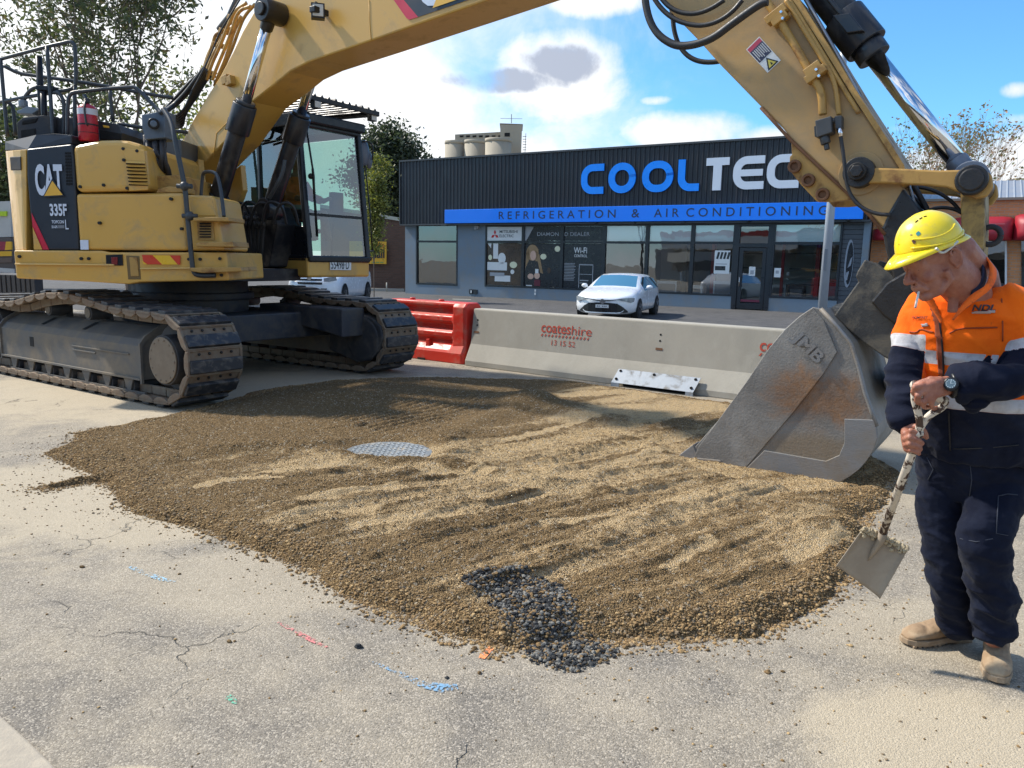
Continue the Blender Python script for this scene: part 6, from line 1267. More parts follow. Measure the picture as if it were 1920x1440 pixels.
# ================================================================ the fuel station across the street: behind the camera, seen mirrored in the shop windows
ss = thing('service_station', P0 + NW * 44 + DW * 16, 'low fuel station across the street with a white canopy fascia, red and blue stripes', 'building')
def SSB(u, z, v): return P0 + DW * u + NW * (44 + v) + ZE * z
g = MB(); g.box((-6, 0, 4), (40, 3.1, 10), 0, lambda u, z, v: SSB(u, z, v)); g.build('wall', mat('servo wall', (.32, .33, .34), .7), ss)
g = MB(); g.box((-4, 3.1, 0), (36, 4.3, 10), 0, lambda u, z, v: SSB(u, z, v)); g.box((-4, 4.3, -.03), (16, 4.75, 9), 1, lambda u, z, v: SSB(u, z, v)); g.box((16, 4.3, -.03), (36, 4.75, 9), 2, lambda u, z, v: SSB(u, z, v)); put_text(g, 'OPEN 7 DAYS', SSB(17, 3.4, -.04), -DW, ZE, width=6.5, height=.7, mi=3, off=.02); g.build('canopy', [plain('canopy white', (.72, .71, .67)), plain('canopy red', (.45, .02, .02)), plain('canopy blue', (.02, .04, .25)), plain('canopy text', (.02, .03, .12))], ss)
for u in (-2, 8, 18, 28, 35): g = MB(); g.box((u, 0, .5), (u + .35, 3.1, .9), 0, lambda a, z, v: SSB(a, z, v)); g.build('column', MAPP, ss)
for u in (0, 6, 13, 22, 30): g = MB(); g.box((u, .5, 3.93), (u + 4, 2.6, 4.0), 0, lambda a, z, v: SSB(a, z, v)); g.build('window', plain('servo glass', (.03, .035, .04), .15), ss)
# ================================================================ GRAVEL
def vn(x, y, s, seed, oct_=1, gain=.5):
    out = 0; amp = 1; tot = 0
    for o in range(oct_):
        rg = np.random.default_rng(seed + o * 17); Gd = rg.uniform(-1, 1, (256, 256)); fx, fy = x / s + 1000.37, y / s + 1000.71
        ix, iy = np.floor(fx).astype(int), np.floor(fy).astype(int); tx, ty = fx - ix, fy - iy; tx, ty = tx * tx * (3 - 2 * tx), ty * ty * (3 - 2 * ty)
        a, b, c, d = Gd[ix % 256, iy % 256], Gd[(ix + 1) % 256, iy % 256], Gd[ix % 256, (iy + 1) % 256], Gd[(ix + 1) % 256, (iy + 1) % 256]
        out = out + amp * ((a * (1 - tx) + b * tx) * (1 - ty) + (c * (1 - tx) + d * tx) * ty); tot += amp; amp *= gain; s = s / 2.03
    return out / tot
opx = [(92, 852), (120, 842), (142, 828), (150, 812), (260, 790), (330, 775), (480, 735), (620, 715), (790, 708), (960, 712), (1060, 716), (1160, 728), (1300, 747), (1372, 757), (1500, 784), (1640, 820), (1692, 842), (1690, 872), (1668, 915), (1632, 965), (1612, 1030), (1590, 1085), (1545, 1120), (1480, 1162), (1400, 1188), (1300, 1200), (1160, 1207), (1060, 1206), (940, 1216), (870, 1197), (790, 1170), (720, 1150), (660, 1122), (600, 1082), (530, 1047), (430, 1012), (330, 978), (245, 957), (215, 918), (180, 905), (90, 920), (60, 916), (170, 897), (182, 888), (140, 872)]
OUT = np.array([onz(*q)[:2] for q in opx])
def sdist(x, y, P):
    d = np.full(x.shape, 1e9); ins = np.zeros(x.shape, bool); n = len(P)
    for i in range(n):
        a, b = P[i], P[(i + 1) % n]; e = b - a; wx, wy_ = x - a[0], y - a[1]; t = np.clip((wx * e[0] + wy_ * e[1]) / (e @ e), 0, 1)
        d = np.minimum(d, (wx - e[0] * t) ** 2 + (wy_ - e[1] * t) ** 2)
        c = ((a[1] > y) != (b[1] > y)) & (x < (b[0] - a[0]) * (y - a[1]) / (b[1] - a[1] + 1e-12) + a[0]); ins ^= c
    return np.where(ins, 1, -1) * np.sqrt(d)
def pldist(x, y, P):
    d = np.full(x.shape, 1e9); sg = np.zeros(x.shape); T = np.zeros(x.shape); L = 0
    for i in range(len(P) - 1):
        a, b = P[i], P[i + 1]; e = b - a; l = math.hypot(*e); wx, wy_ = x - a[0], y - a[1]; t = np.clip((wx * e[0] + wy_ * e[1]) / (e @ e), 0, 1); q = np.hypot(wx - e[0] * t, wy_ - e[1] * t)
        m = q < d; d = np.where(m, q, d); sg = np.where(m, np.sign(e[0] * wy_ - e[1] * wx), sg); T = np.where(m, L + t * l, T); L += l
    return d, sg, T / L
px2 = lambda L_: np.array([onz(*q)[:2] for q in L_])
MHC = onz(728, 852)[:2]
gd = px2([(850, 1110), (1560, 920)]); gdir = (gd[1] - gd[0]) / np.linalg.norm(gd[1] - gd[0]); gper = np.array([-gdir[1], gdir[0]])
RID = [(px2([(235, 905), (330, 876), (430, 866), (520, 860), (600, 864), (700, 882), (830, 892), (905, 903), (1000, 925), (1120, 935)]), .055, .10), (px2([(800, 860), (850, 830), (900, 800), (960, 780), (1040, 765)]), .05, .16), (px2([(650, 1000), (820, 955), (960, 930), (1100, 935), (1200, 965)]), .018, .07), (px2([(900, 1135), (1000, 1085), (1150, 1020), (1300, 960), (1520, 905)]), .026, .08), (px2([(1130, 1120), (1240, 1065), (1400, 1010), (1560, 965)]), .022, .07), (px2([(420, 985), (560, 945), (700, 925), (860, 912)]), .016, .06), (px2([(1150, 880), (1250, 850), (1330, 810), (1400, 775)]), .03, .09), (px2([(980, 900), (1120, 850), (1230, 812), (1330, 780)]), .02, .06)]
_rs = random.Random(17)
STK = []
for _i in range(34):
    _q = onz(_rs.uniform(560, 1560), _rs.uniform(800, 1120))[:2]; _a = _rs.uniform(-.16, .16); _d = gdir * math.cos(_a) + gper * math.sin(_a); _l = _rs.uniform(.25, .9)
    STK.append((np.array([_q - _d * _l / 2, _q + gper * _rs.uniform(-.02, .02), _q + _d * _l / 2]), _rs.uniform(.010, .024), _rs.uniform(.018, .035)))
SCR = [(px2(q), w) for q, w in (([(890, 868), (1060, 832), (1235, 796)], .10), ([(985, 902), (1140, 860), (1300, 816)], .09), ([(780, 905), (950, 908), (1110, 906)], .06), ([(1000, 932), (1130, 890), (1260, 850)], .05), ([(480, 905), (570, 895), (660, 888)], .05), ([(560, 962), (660, 940), (765, 926)], .05), ([(540, 990), (630, 975), (720, 968)], .05), ([(1040, 748), (1140, 742), (1230, 742)], .14), ([(1090, 775), (1200, 768), (1340, 776)], .12), ([(930, 842), (1030, 815), (1130, 790)], .06), ([(1240, 1098), (1290, 1065), (1340, 1036)], .04), ([(1470, 1075), (1540, 1040), (1590, 1005)], .06), ([(1000, 1010), (1150, 985), (1330, 960)], .05), ([(640, 1010), (760, 990), (880, 985)], .05), ([(1120, 1010), (1260, 965), (1400, 925)], .035), ([(350, 935), (450, 915), (540, 915)], .05))]
def scrape(x, y):
    m = np.zeros(x.shape); e = vn(x, y, .10, 133, 3)
    for P, w_ in SCR:
        q, sg, t = pldist(x, y, P); m = np.maximum(m, np.clip((w_ * (1.15 + .6 * e) - q) / .018, 0, 1) * np.clip(np.minimum(t, 1 - t) / .08 + e * .6, 0, 1))
    return m
def gravel_h(x, y):
    wob = vn(x, y, .5, 3, 4) * .10 + vn(x, y, .09, 5, 2) * .035
    d = sdist(x, y, OUT) + wob
    back = np.clip((y - 5.2) / 2.5, 0, 1)
    Hh = .075 * (1 - back) + .045 * back; wd = .17 * (1 - back) + .35 * back
    k = np.clip(d / wd, 0, 1); h = Hh * np.sin(k * math.pi / 2) ** .85
    h = np.where(d < 0, d * .35, h)
    inn = np.clip(d / .25, 0, 1)
    u, v = x * gdir[0] + y * gdir[1], x * gper[0] + y * gper[1]
    v2 = v + vn(x, y, 1.4, 21, 2) * .16
    front = np.clip((7.4 - y) / 1.5, 0, 1) * np.clip((x + 2.2) / 1.5, 0, 1)
    band = np.maximum(.5 - np.abs(vn(u * .12, v2, .17, 31, 2)) * 2.2, -.25) * .032 + (.5 - np.abs(vn(u * .1, v2, .05, 41, 2)) * 2) * .016
    h = h + inn * front * band + inn * (vn(x, y, .6, 51, 3) * .014 + vn(x, y, .14, 61, 3) * .011 * (1 - .4 * back) + vn(x, y, .045, 71, 2) * .011)
    sm_ = scrape(x, y); h = h - sm_ * .006
    for P, a, w_ in RID:
        q, sg, t = pldist(x, y, P); w2 = w_ * (1 + .35 * vn(x, y, .4, 81, 2)); h = h + inn * a * np.exp(-(q / w2) ** 2) * np.clip(np.sin(np.clip(t, .02, .98) * math.pi) * 2.2, 0, 1) * (1 + .4 * vn(x, y, .3, 91, 2))
    for (cx_, cy_), a, rx, ry, an in ((onz(985, 768)[:2], .15, .62, .30, -.55), (onz(1100, 790)[:2], .05, .6, .25, -.5), (onz(450, 850)[:2], .05, 1.1, .35, -.3), (onz(1660, 890)[:2], .05, .3, .5, 0), (onz(1500, 1000)[:2], .03, .5, .35, 0)):
        dx, dy = x - cx_, y - cy_; ca, sa = math.cos(an), math.sin(an); p, q = dx * ca + dy * sa, -dx * sa + dy * ca; h = h + inn * a * np.exp(-((p / rx) ** 2 + (q / ry) ** 2))
    for P, a, w_ in STK:
        bx0, by0 = P.min(0) - .15; bx1, by1 = P.max(0) + .15; mk_ = (x > bx0) & (x < bx1) & (y > by0) & (y < by1)
        if mk_.any():
            q, sg, t = pldist(x[mk_], y[mk_], P); sq = q * sg; pr_ = np.where(sq > 0, np.exp(-(q / (w_ * 2.2)) ** 1.5), np.exp(-(q / (w_ * .6)) ** 2)); h[mk_] = h[mk_] + inn[mk_] * a * pr_ * np.sin(np.clip(t, 0, 1) * math.pi) ** .5
    # crawler ripples and tyre tread prints pressed in the surface
    rp = px2([(560, 740), (980, 735), (860, 800), (700, 830), (620, 800)]); m = np.clip(sdist(x, y, rp) / .2, 0, 1); a_ = -AE; r = x * math.cos(a_) + y * math.sin(a_)
    h = h + m * .016 * np.sin((r + vn(x, y, .8, 7, 2) * .06) * 2 * math.pi / .115)
    for seg in ([(900, 860), (1230, 798)], [(985, 895), (1290, 815)]):
        P = px2(seg); q, sg, t = pldist(x, y, P); m = np.clip((.13 - q) / .02, 0, 1) * (t > .01) * (t < .99); L_ = np.linalg.norm(P[1] - P[0]); ph = t * L_ / .085 + sg * q * 6
        h = h + m * (.016 * np.sign(np.sin(ph * 2 * math.pi)) * np.clip(np.abs(np.sin(ph * 2 * math.pi)) * 3, 0, 1) - .010)
    fb2 = sdist(x, y, px2([(1230, 838), (1300, 800), (1500, 830), (1700, 850), (1690, 905), (1600, 935), (1500, 938), (1380, 915), (1290, 890)])); mfb = np.clip(fb2 / .16 + .35, 0, 1); h = h * (1 - .80 * mfb) + mfb * inn * np.abs(vn(x, y, .06, 191, 3)) * .022
    q = np.hypot(x - MHC[0], y - MHC[1]) + vn(x, y, .15, 13, 2) * .03; m = np.clip((q - .31) / .22, 0, 1); m = m * m * (3 - 2 * m)
    h = h * m + .010 * (1 - m) * (d > .1)
    return h, d
step = .0165; gx = np.arange(-4.6, 3.1, step); gy = [2.7]
while gy[-1] < 11.2: gy.append(gy[-1] + step * max(1, gy[-1] / 5.0) * .85)
gy = np.array(gy); XX, YY = np.meshgrid(gx, gy); HHt, DD = gravel_h(XX, YY)
idx = np.arange(XX.size).reshape(XX.shape); keep = (DD[:-1, :-1] > -.03) & (DD[1:, 1:] > -.03)
q = np.stack([idx[:-1, :-1], idx[:-1, 1:], idx[1:, 1:], idx[1:, :-1]], -1)[keep].reshape(-1, 4)
used = np.unique(q); rem = -np.ones(XX.size, int); rem[used] = np.arange(len(used)); q = rem[q]
V = np.stack([XX.ravel()[used], YY.ravel()[used], HHt.ravel()[used]], 1)
def npmesh(name, V, Q, k, mats, smooth=True):
    me = bpy.data.meshes.new(name); me.vertices.add(len(V)); me.loops.add(Q.size); me.polygons.add(len(Q)); me.vertices.foreach_set('co', V.astype(np.float32).ravel())
    me.loops.foreach_set('vertex_index', Q.astype(np.int32).ravel()); me.polygons.foreach_set('loop_start', np.arange(len(Q)) * k); me.polygons.foreach_set('loop_total', np.full(len(Q), k)); me.polygons.foreach_set('use_smooth', np.full(len(Q), smooth))
    for m in mats: me.materials.append(m)
    me.update(); o = bpy.data.objects.new(name, me); COL.objects.link(o); return o
# compaction tone per vertex, darker at the toe, machine's shade painted in back left
def blur(A, k):
    for ax in (0, 1):
        c = np.cumsum(np.pad(A, [(k + 1, k) if a == ax else (0, 0) for a in (0, 1)], mode='edge'), axis=ax); n_ = A.shape[ax]; sl = lambda s0: tuple(slice(s0, s0 + n_) if a == ax else slice(None) for a in (0, 1)); A = (c[sl(2 * k + 1)] - c[sl(0)]) / (2 * k + 1)
    return A
HP = (HHt - blur(HHt, 7)).ravel()[used]
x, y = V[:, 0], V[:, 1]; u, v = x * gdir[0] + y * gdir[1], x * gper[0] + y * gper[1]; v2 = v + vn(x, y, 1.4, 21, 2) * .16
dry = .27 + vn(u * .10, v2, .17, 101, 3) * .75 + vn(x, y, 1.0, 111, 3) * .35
dry = dry + .25 * np.clip((x + .3) / 1.5, -1, 1) - .55 * np.clip((y - 6.4 - .25 * (x + 1)) / 1.2, -.3, 1) * np.clip((1.0 - x) / 1.2, 0, 1)  # back left darkened: the excavator's cast shade put into the tone
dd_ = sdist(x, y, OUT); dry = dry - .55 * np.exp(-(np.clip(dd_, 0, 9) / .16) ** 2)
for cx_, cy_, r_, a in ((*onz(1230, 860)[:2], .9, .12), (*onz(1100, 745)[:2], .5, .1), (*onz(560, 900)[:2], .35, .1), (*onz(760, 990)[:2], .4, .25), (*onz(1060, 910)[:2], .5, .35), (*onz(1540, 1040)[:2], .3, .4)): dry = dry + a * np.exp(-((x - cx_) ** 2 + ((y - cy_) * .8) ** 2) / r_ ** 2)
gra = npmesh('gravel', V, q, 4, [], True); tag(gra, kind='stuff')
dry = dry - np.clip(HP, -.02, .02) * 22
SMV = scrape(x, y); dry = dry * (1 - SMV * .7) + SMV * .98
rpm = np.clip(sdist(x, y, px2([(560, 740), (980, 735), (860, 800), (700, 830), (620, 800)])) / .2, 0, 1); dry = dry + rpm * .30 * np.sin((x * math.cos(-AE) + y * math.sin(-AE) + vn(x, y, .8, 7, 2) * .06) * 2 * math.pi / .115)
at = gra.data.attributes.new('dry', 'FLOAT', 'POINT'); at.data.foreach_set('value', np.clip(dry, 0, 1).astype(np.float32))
MGV = bpy.data.materials.new('road base gravel'); MGV.use_nodes = True; t = N(MGV.node_tree); p = MGV.node_tree.nodes['Principled BSDF']; o = t.n('ShaderNodeTexCoord').outputs['Object']
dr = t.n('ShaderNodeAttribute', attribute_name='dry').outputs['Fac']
vo = t.n('ShaderNodeTexVoronoi'); t.l(o, vo.inputs['Vector']); vo.inputs['Scale'].default_value = 150; vs_ = t.n('ShaderNodeSeparateColor'); t.l(vo.outputs['Color'], vs_.inputs[0])
vo2 = t.n('ShaderNodeTexVoronoi'); t.l(o, vo2.inputs['Vector']); vo2.inputs['Scale'].default_value = 75; vs2 = t.n('ShaderNodeSeparateColor'); t.l(vo2.outputs['Color'], vs2.inputs[0])
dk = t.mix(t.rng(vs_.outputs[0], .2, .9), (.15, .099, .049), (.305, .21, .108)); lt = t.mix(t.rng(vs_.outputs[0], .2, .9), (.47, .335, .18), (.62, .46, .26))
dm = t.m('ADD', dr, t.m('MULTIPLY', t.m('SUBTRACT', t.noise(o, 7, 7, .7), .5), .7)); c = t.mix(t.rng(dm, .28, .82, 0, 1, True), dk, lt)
c = t.mix(t.m('MULTIPLY', t.rng(vs2.outputs[1], .90, .93), .6), c, (.50, .44, .34)); c = t.mix(t.m('MULTIPLY', t.rng(vs_.outputs[2], .86, .9), .6), c, (.075, .055, .04))
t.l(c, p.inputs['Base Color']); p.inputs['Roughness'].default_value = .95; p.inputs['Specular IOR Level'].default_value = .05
b = t.n('ShaderNodeBump'); b.inputs['Distance'].default_value = .015; hgt = t.m('ADD', t.m('MULTIPLY', vo.outputs['Distance'], -.9), t.m('ADD', t.m('MULTIPLY', t.m('MULTIPLY', vo2.outputs['Distance'], -.9), t.rng(dm, .3, .9, 1, .35)), t.noise(o, 30, 4, .7)))
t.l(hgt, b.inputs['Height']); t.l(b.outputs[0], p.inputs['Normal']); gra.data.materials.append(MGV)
# stones: one low irregular solid per stone
ICO = np.array([(-1, 1.618, 0), (1, 1.618, 0), (-1, -1.618, 0), (1, -1.618, 0), (0, -1, 1.618), (0, 1, 1.618), (0, -1, -1.618), (0, 1, -1.618), (1.618, 0, -1), (1.618, 0, 1), (-1.618, 0, -1), (-1.618, 0, 1)]) / 1.902
ICF = np.array([(0, 11, 5), (0, 5, 1), (0, 1, 7), (0, 7, 10), (0, 10, 11), (1, 5, 9), (5, 11, 4), (11, 10, 2), (10, 7, 6), (7, 1, 8), (3, 9, 4), (3, 4, 2), (3, 2, 6), (3, 6, 8), (3, 8, 9), (4, 9, 5), (2, 4, 11), (6, 2, 10), (8, 6, 7), (9, 8, 1)])
def stones(name, P, R, mats, seed, flat=.7, sink=.3):
    rg = np.random.default_rng(seed); n = len(P); M = rg.normal(size=(n, 3, 3)); Q_, _ = np.linalg.qr(M); S = rg.uniform(.65, 1.25, (n, 1, 3)); B = ICO[None] * S * rg.uniform(.78, 1.18, (n, 12, 1))
    B = np.einsum('nij,nkj->nki', Q_, B); B[:, :, 2] *= flat; B *= R[:, None, None]; B += P[:, None, :]; B[:, :, 2] += (R * (1 - sink) * flat)[:, None] * .6
    F = (ICF[None] + (np.arange(n) * 12)[:, None, None]).reshape(-1, 3); o = npmesh(name, B.reshape(-1, 3), F, 3, mats, False)
    o.data.polygons.foreach_set('material_index', np.repeat(rg.integers(0, len(mats), n), 20).astype(np.int32)); return o
def smat(name, c): return mat(name, c, 1.0, col2=tuple(q * .7 for q in c), vs=40, spec=.04, rvar=0)
SM = [smat('stone tan', (.34, .225, .11)), smat('stone brown', (.235, .155, .078)), smat('stone sand', (.44, .31, .16)), smat('stone dark', (.15, .10, .052)), smat('stone buff', (.29, .19, .095)), smat('stone grey', (.25, .19, .125))]
rg = np.random.default_rng(5)
def scatter(n, dlo, dhi, rlo, rhi, pw, yb=(2.7, 7.0), bias=1.6):
    X = rg.uniform(-4.4, 3.0, n * 14); Yy = yb[0] + (yb[1] - yb[0]) * rg.uniform(0, 1, n * 14) ** bias; d = sdist(X, Yy, OUT); m = (d > dlo) & (d < dhi) & (np.hypot(X - MHC[0], Yy - MHC[1]) > .34); X, Yy, d = X[m][:n], Yy[m][:n], d[m][:n]
    kp = (scrape(X, Yy) < .5) | (rg.uniform(0, 1, len(X)) < .06); X, Yy = X[kp], Yy[kp]; h, d2 = gravel_h(X, Yy); h = np.where(d2 < 0, 0, h); R = rlo + (rhi - rlo) * rg.uniform(0, 1, len(X)) ** pw; return np.stack([X, Yy, np.maximum(h, 0)], 1), R
A1 = scatter(26000, -.03, .15, .0026, .0095, 3.0); A2 = scatter(95000, .0, 3, .0018, .0058, 2.2, (2.8, 7.5)); A3 = scatter(3000, -.10, .06, .004, .013, 2.5); A4 = scatter(9000, .05, .28, .003, .009, 2, (5, 10.5), 1)
# size classes belong to the pile's slope: coarse rolls to the toe
P_, R_s = np.concatenate([A1[0], A2[0], A3[0], A4[0]]), np.concatenate([A1[1], A2[1], A3[1], A4[1]])
so = stones('gravel_stones', P_, R_s, SM, 9); tag(so, kind='stuff')
# loose grit on the asphalt around it
X = rg.uniform(-4.2, 3.2, 60000); Yy = rg.uniform(1.6, 7, 60000); d = sdist(X, Yy, OUT); pr = np.exp(d / .22) * .35 + .012 + .05 * np.exp(-((X - 1.2) ** 2 + (Yy - 2.7) ** 2) / .4) + .03 * np.exp(-((X - .5) ** 2 + (Yy - 2.6) ** 2) / .1) + .04 * np.exp(-((X + 2.6) ** 2 + (Yy - 5.2) ** 2) / .3); m = (d < -.03) & (rg.uniform(0, 1, 60000) < pr)
P_ = np.stack([X[m], Yy[m], np.zeros(m.sum())], 1); tag(stones('loose_grit', P_, rg.uniform(.0015, .007, m.sum()) ** 1.0 * np.where(rg.uniform(0, 1, m.sum()) > .97, 1.8, 1), SM[1:4] + [SM[5]], 10), kind='stuff')
# dark broken asphalt lumps spilled at the near edge
SD = [smat('lump charcoal', (.055, .057, .058)), smat('lump grey', (.115, .115, .11)), smat('lump black', (.04, .04, .041)), smat('lump mid', (.22, .21, .185))]
DP = px2([(860, 1108), (940, 1098), (1020, 1112), (1060, 1150), (1085, 1185), (1130, 1205), (1160, 1225), (1140, 1245), (1075, 1262), (1040, 1255), (1000, 1232), (950, 1205), (935, 1180), (925, 1150), (880, 1130)])
X = rg.uniform(DP[:, 0].min(), DP[:, 0].max(), 60000); Yy = rg.uniform(DP[:, 1].min(), DP[:, 1].max(), 60000); d = sdist(X, Yy, DP) + vn(X, Yy, .12, 77, 3) * .05; m = d > -.01; X, Yy, d = X[m][:9500], Yy[m][:9500], d[m][:9500]; m = rg.uniform(0, 1, len(X)) < np.clip(.25 + d / .05, 0, 1); X, Yy, d = X[m], Yy[m], d[m]
h, d2 = gravel_h(X, Yy); h = np.maximum(h, 0) + np.clip(d, 0, .08) * .14 * rg.uniform(0, 1, len(X)); R = .002 + .010 * rg.uniform(0, 1, len(X)) ** 2.6; tag(stones('asphalt_rubble', np.stack([X, Yy, h], 1), R, SD + [SM[1]], 12), kind='stuff')
for (cx_, cy_, r_, lab) in ((671, 1215, .016, 'dark clod of asphalt alone on the grey road between the red and blue paint marks'), (1020, 1240, .0, ''), (838, 1272, .008, 'small dark pebble near the end of the blue paint stroke'), (1440, 1262, .012, 'small brown clod on the sandy patch below the gravel'), (200, 1258, .0, '')):
    if r_:
        c = onz(cx_, cy_); o = stones('clod', np.array([c, c + [r_ * .7, r_ * .3, 0], c + [-r_ * .6, r_ * .4, 0], c + [0, r_ * .2, r_ * .6]]), np.array([r_, r_ * .7, r_ * .6, r_ * .7]), [SD[0] if 'dark' in lab else SM[1]], int(cx_)); tag(o, lab, 'clod')
# chequered steel plate in the ground
g = MB(); n = 48; zc = .022; g.cyl((MHC[0], MHC[1], 0), (MHC[0], MHC[1], zc), .36, n=n)
for i in range(-8, 9):
    for j in range(-8, 9):
        cx_, cy_ = MHC[0] + i * .042, MHC[1] + j * .042
        if math.hypot(cx_ - MHC[0], cy_ - MHC[1]) < .33:
            a = math.radians(50 if (i + j) % 2 else 140); g.obox((cx_, cy_, zc + .0015), ((math.cos(a), math.sin(a), 0), (-math.sin(a), math.cos(a), 0), (0, 0, 1)), (.017, .0055, .003), 1)
tag(g.build('manhole_cover', [mat('cover steel', (.24, .25, .245), .45, .4, col2=(.17, .175, .17), vs=10, dust=(.36, .31, .24), dsc=7, damt=.5), mat('cover worn', (.55, .57, .56), .35, .5)], None), 'round chequered steel manhole cover half buried in the gravel', 'manhole cover')
# fine sandy slurry ring in the corner
# ================================================================ PEOPLE
def remesh(mb, name, mats, parent, vox, smooth=2, disp=None, attr=None, fac=.5):
    me = mb.mesh(name + '_raw', [mats[0]]); o = bpy.data.objects.new(name + '_raw', me); COL.objects.link(o)
    r = o.modifiers.new('r', 'REMESH'); r.mode = 'VOXEL'; r.voxel_size = vox; r.use_smooth_shade = True
    if smooth: s = o.modifiers.new('s', 'SMOOTH'); s.iterations = smooth; s.factor = fac
    bpy.context.view_layer.update(); dg = bpy.context.evaluated_depsgraph_get(); m2 = bpy.data.meshes.new_from_object(o.evaluated_get(dg)); bpy.data.objects.remove(o)
    m2.name = name; m2.materials.clear()
    for m in mats: m2.materials.append(m)
    n = len(m2.vertices); co = np.empty(n * 3, np.float32); m2.vertices.foreach_get('co', co); co = co.reshape(-1, 3).astype(float)
    if disp is not None:
        nr = np.empty(n * 3, np.float32); m2.vertices.foreach_get('normal', nr); nr = nr.reshape(-1, 3); co = co + nr * disp(co, nr)[:, None]; m2.vertices.foreach_set('co', co.astype(np.float32).ravel())
    if attr:
        for k, fn in attr.items(): a = m2.attributes.new(k, 'FLOAT', 'POINT'); a.data.foreach_set('value', fn(co).astype(np.float32))
    m2.polygons.foreach_set('use_smooth', np.ones(len(m2.polygons), bool)); m2.update()
    o = bpy.data.objects.new(name, m2); COL.objects.link(o)
    if parent: par(o, parent)
    return o
def W3(x, y, Yv): return ony(x, y, Yv)
def pth(L_): return [W3(a, b, c) for a, b, c, *_ in L_]
def limb(mb, L_, n=16, it=1):
    P = pth(L_); R = [q[3] for q in L_]
    Q = smoothpoly([np.append(p, r) for p, r in zip(P, R)], it); mb.tube([q[:3] for q in Q], [q[3] for q in Q], n)
    for p, r in ((P[0], R[0]), (P[-1], R[-1])): mb.sph(p, r, 14, 10)
def fold(co, sc, st, seed, amp, rid=True):
    out = np.empty(len(co))
    for i, c in enumerate(co):
        v = noise.noise(Vector((c[0] * sc[0] + seed, c[1] * sc[1], c[2] * sc[2])))
        out[i] = (1 - 2.2 * abs(v)) if rid else v
    return out * amp
MSK = bpy.data.materials.new('skin'); MSK.use_nodes = True; t = N(MSK.node_tree); p = MSK.node_tree.nodes['Principled BSDF']; o = t.n('ShaderNodeTexCoord').outputs['Object']
c = t.mix(t.rng(t.noise(o, 22, 6, .65), .35, .65), (.38, .165, .105), (.27, .095, .06)); c = t.mix(t.m('MULTIPLY', t.rng(t.noise(o, 110, 4, .7), .58, .7), .4), c, (.26, .09, .06)); t.l(c, p.inputs['Base Color'])
p.inputs['Roughness'].default_value = .48; p.inputs['Subsurface Weight'].default_value = .12; p.inputs['Subsurface Radius'].default_value = (.008, .003, .002); p.inputs['Subsurface Scale'].default_value = .6
b = t.n('ShaderNodeBump'); b.inputs['Distance'].default_value = .0014; t.l(t.m('ADD', t.noise(o, 160, 4, .7), t.m('MULTIPLY', t.noise(o, 38, 4, .6), 1.6)), b.inputs['Height']); t.l(b.outputs[0], p.inputs['Normal'])
man = thing('person', (*onz(1820, 1215)[:2], 0), 'man in a yellow hard hat, orange and navy work shirt and navy trousers, looking down', 'person')
# head frame
SH = 1.0; HO = W3(1786, 484, 2.66)
Fh = np.array([-.895, -.16, -.42]); Fh /= np.linalg.norm(Fh); Sh = np.array([.14, -.98, .08]); Sh -= Fh * (Sh @ Fh); Sh /= np.linalg.norm(Sh); Uh = np.cross(Sh, Fh); Uh = -Uh if Uh[2] < 0 else Uh
def hd(f, u, s): return HO + (Fh * (f - .0) + Uh * u + Sh * (s - .075)) * SH
AX = (Fh, Uh, Sh); hs = lambda *r: tuple(q * SH for q in r)
B = MB()
def hsph(f, u, s, rf, ru, rs, nu=20, nv=14): B.sph(hd(f, u, s), hs(rf, ru, rs), nu, nv, 0, AX)
hsph(.012, .045, 0, .100, .085, .077, 28, 20); hsph(.050, -.012, 0, .058, .075, .060); hsph(.055, -.055, 0, .046, .055, .050); hsph(.084, -.098, 0, .026, .020, .026); hsph(.085, .020, 0, .028, .05, .056)
B.tube([hd(.03, -.03, .062), hd(.02, -.07, .055), hd(.055, -.098, .035), hd(.085, -.104, 0), hd(.055, -.098, -.035), hd(.02, -.07, -.055)], [.012 * SH, .013 * SH, .013 * SH, .013 * SH, .013 * SH, .013 * SH], 10)
B.tube([hd(.106, .022, 0), hd(.118, .0, 0), hd(.136, -.024, 0)], [.009 * SH, .010 * SH, .013 * SH], 10); hsph(.134, -.026, 0, .013, .011, .014); hsph(.120, -.030, .012, .012, .009, .009); hsph(.120, -.030, -.012, .012, .009, .009)
B.tube([hd(.100, .032, -.04), hd(.110, .034, -.015), hd(.110, .034, .015), hd(.098, .032, .045)], [.009 * SH, .010 * SH, .010 * SH, .008 * SH], 8)
for s_ in (1, -1):
    hsph(.092, .010, s_ * .032, .014, .010, .016); hsph(.080, -.030, s_ * .040, .022, .022, .018)
    B.tube([hd(.112, -.036, s_ * .010), hd(.104, -.058, s_ * .026), hd(.092, -.080, s_ * .032)], [.006 * SH, .005 * SH, .004 * SH], 6)
hsph(.108, -.056, 0, .016, .012, .024); B.tube([hd(.100, -.066, -.026), hd(.116, -.064, -.008), hd(.116, -.064, .008), hd(.100, -.067, .026)], [.004 * SH, .0058 * SH, .0058 * SH, .004 * SH], 8); B.tube([hd(.100, -.074, -.022), hd(.113, -.076, 0), hd(.100, -.075, .022)], [.004 * SH, .0066 * SH, .004 * SH], 8)
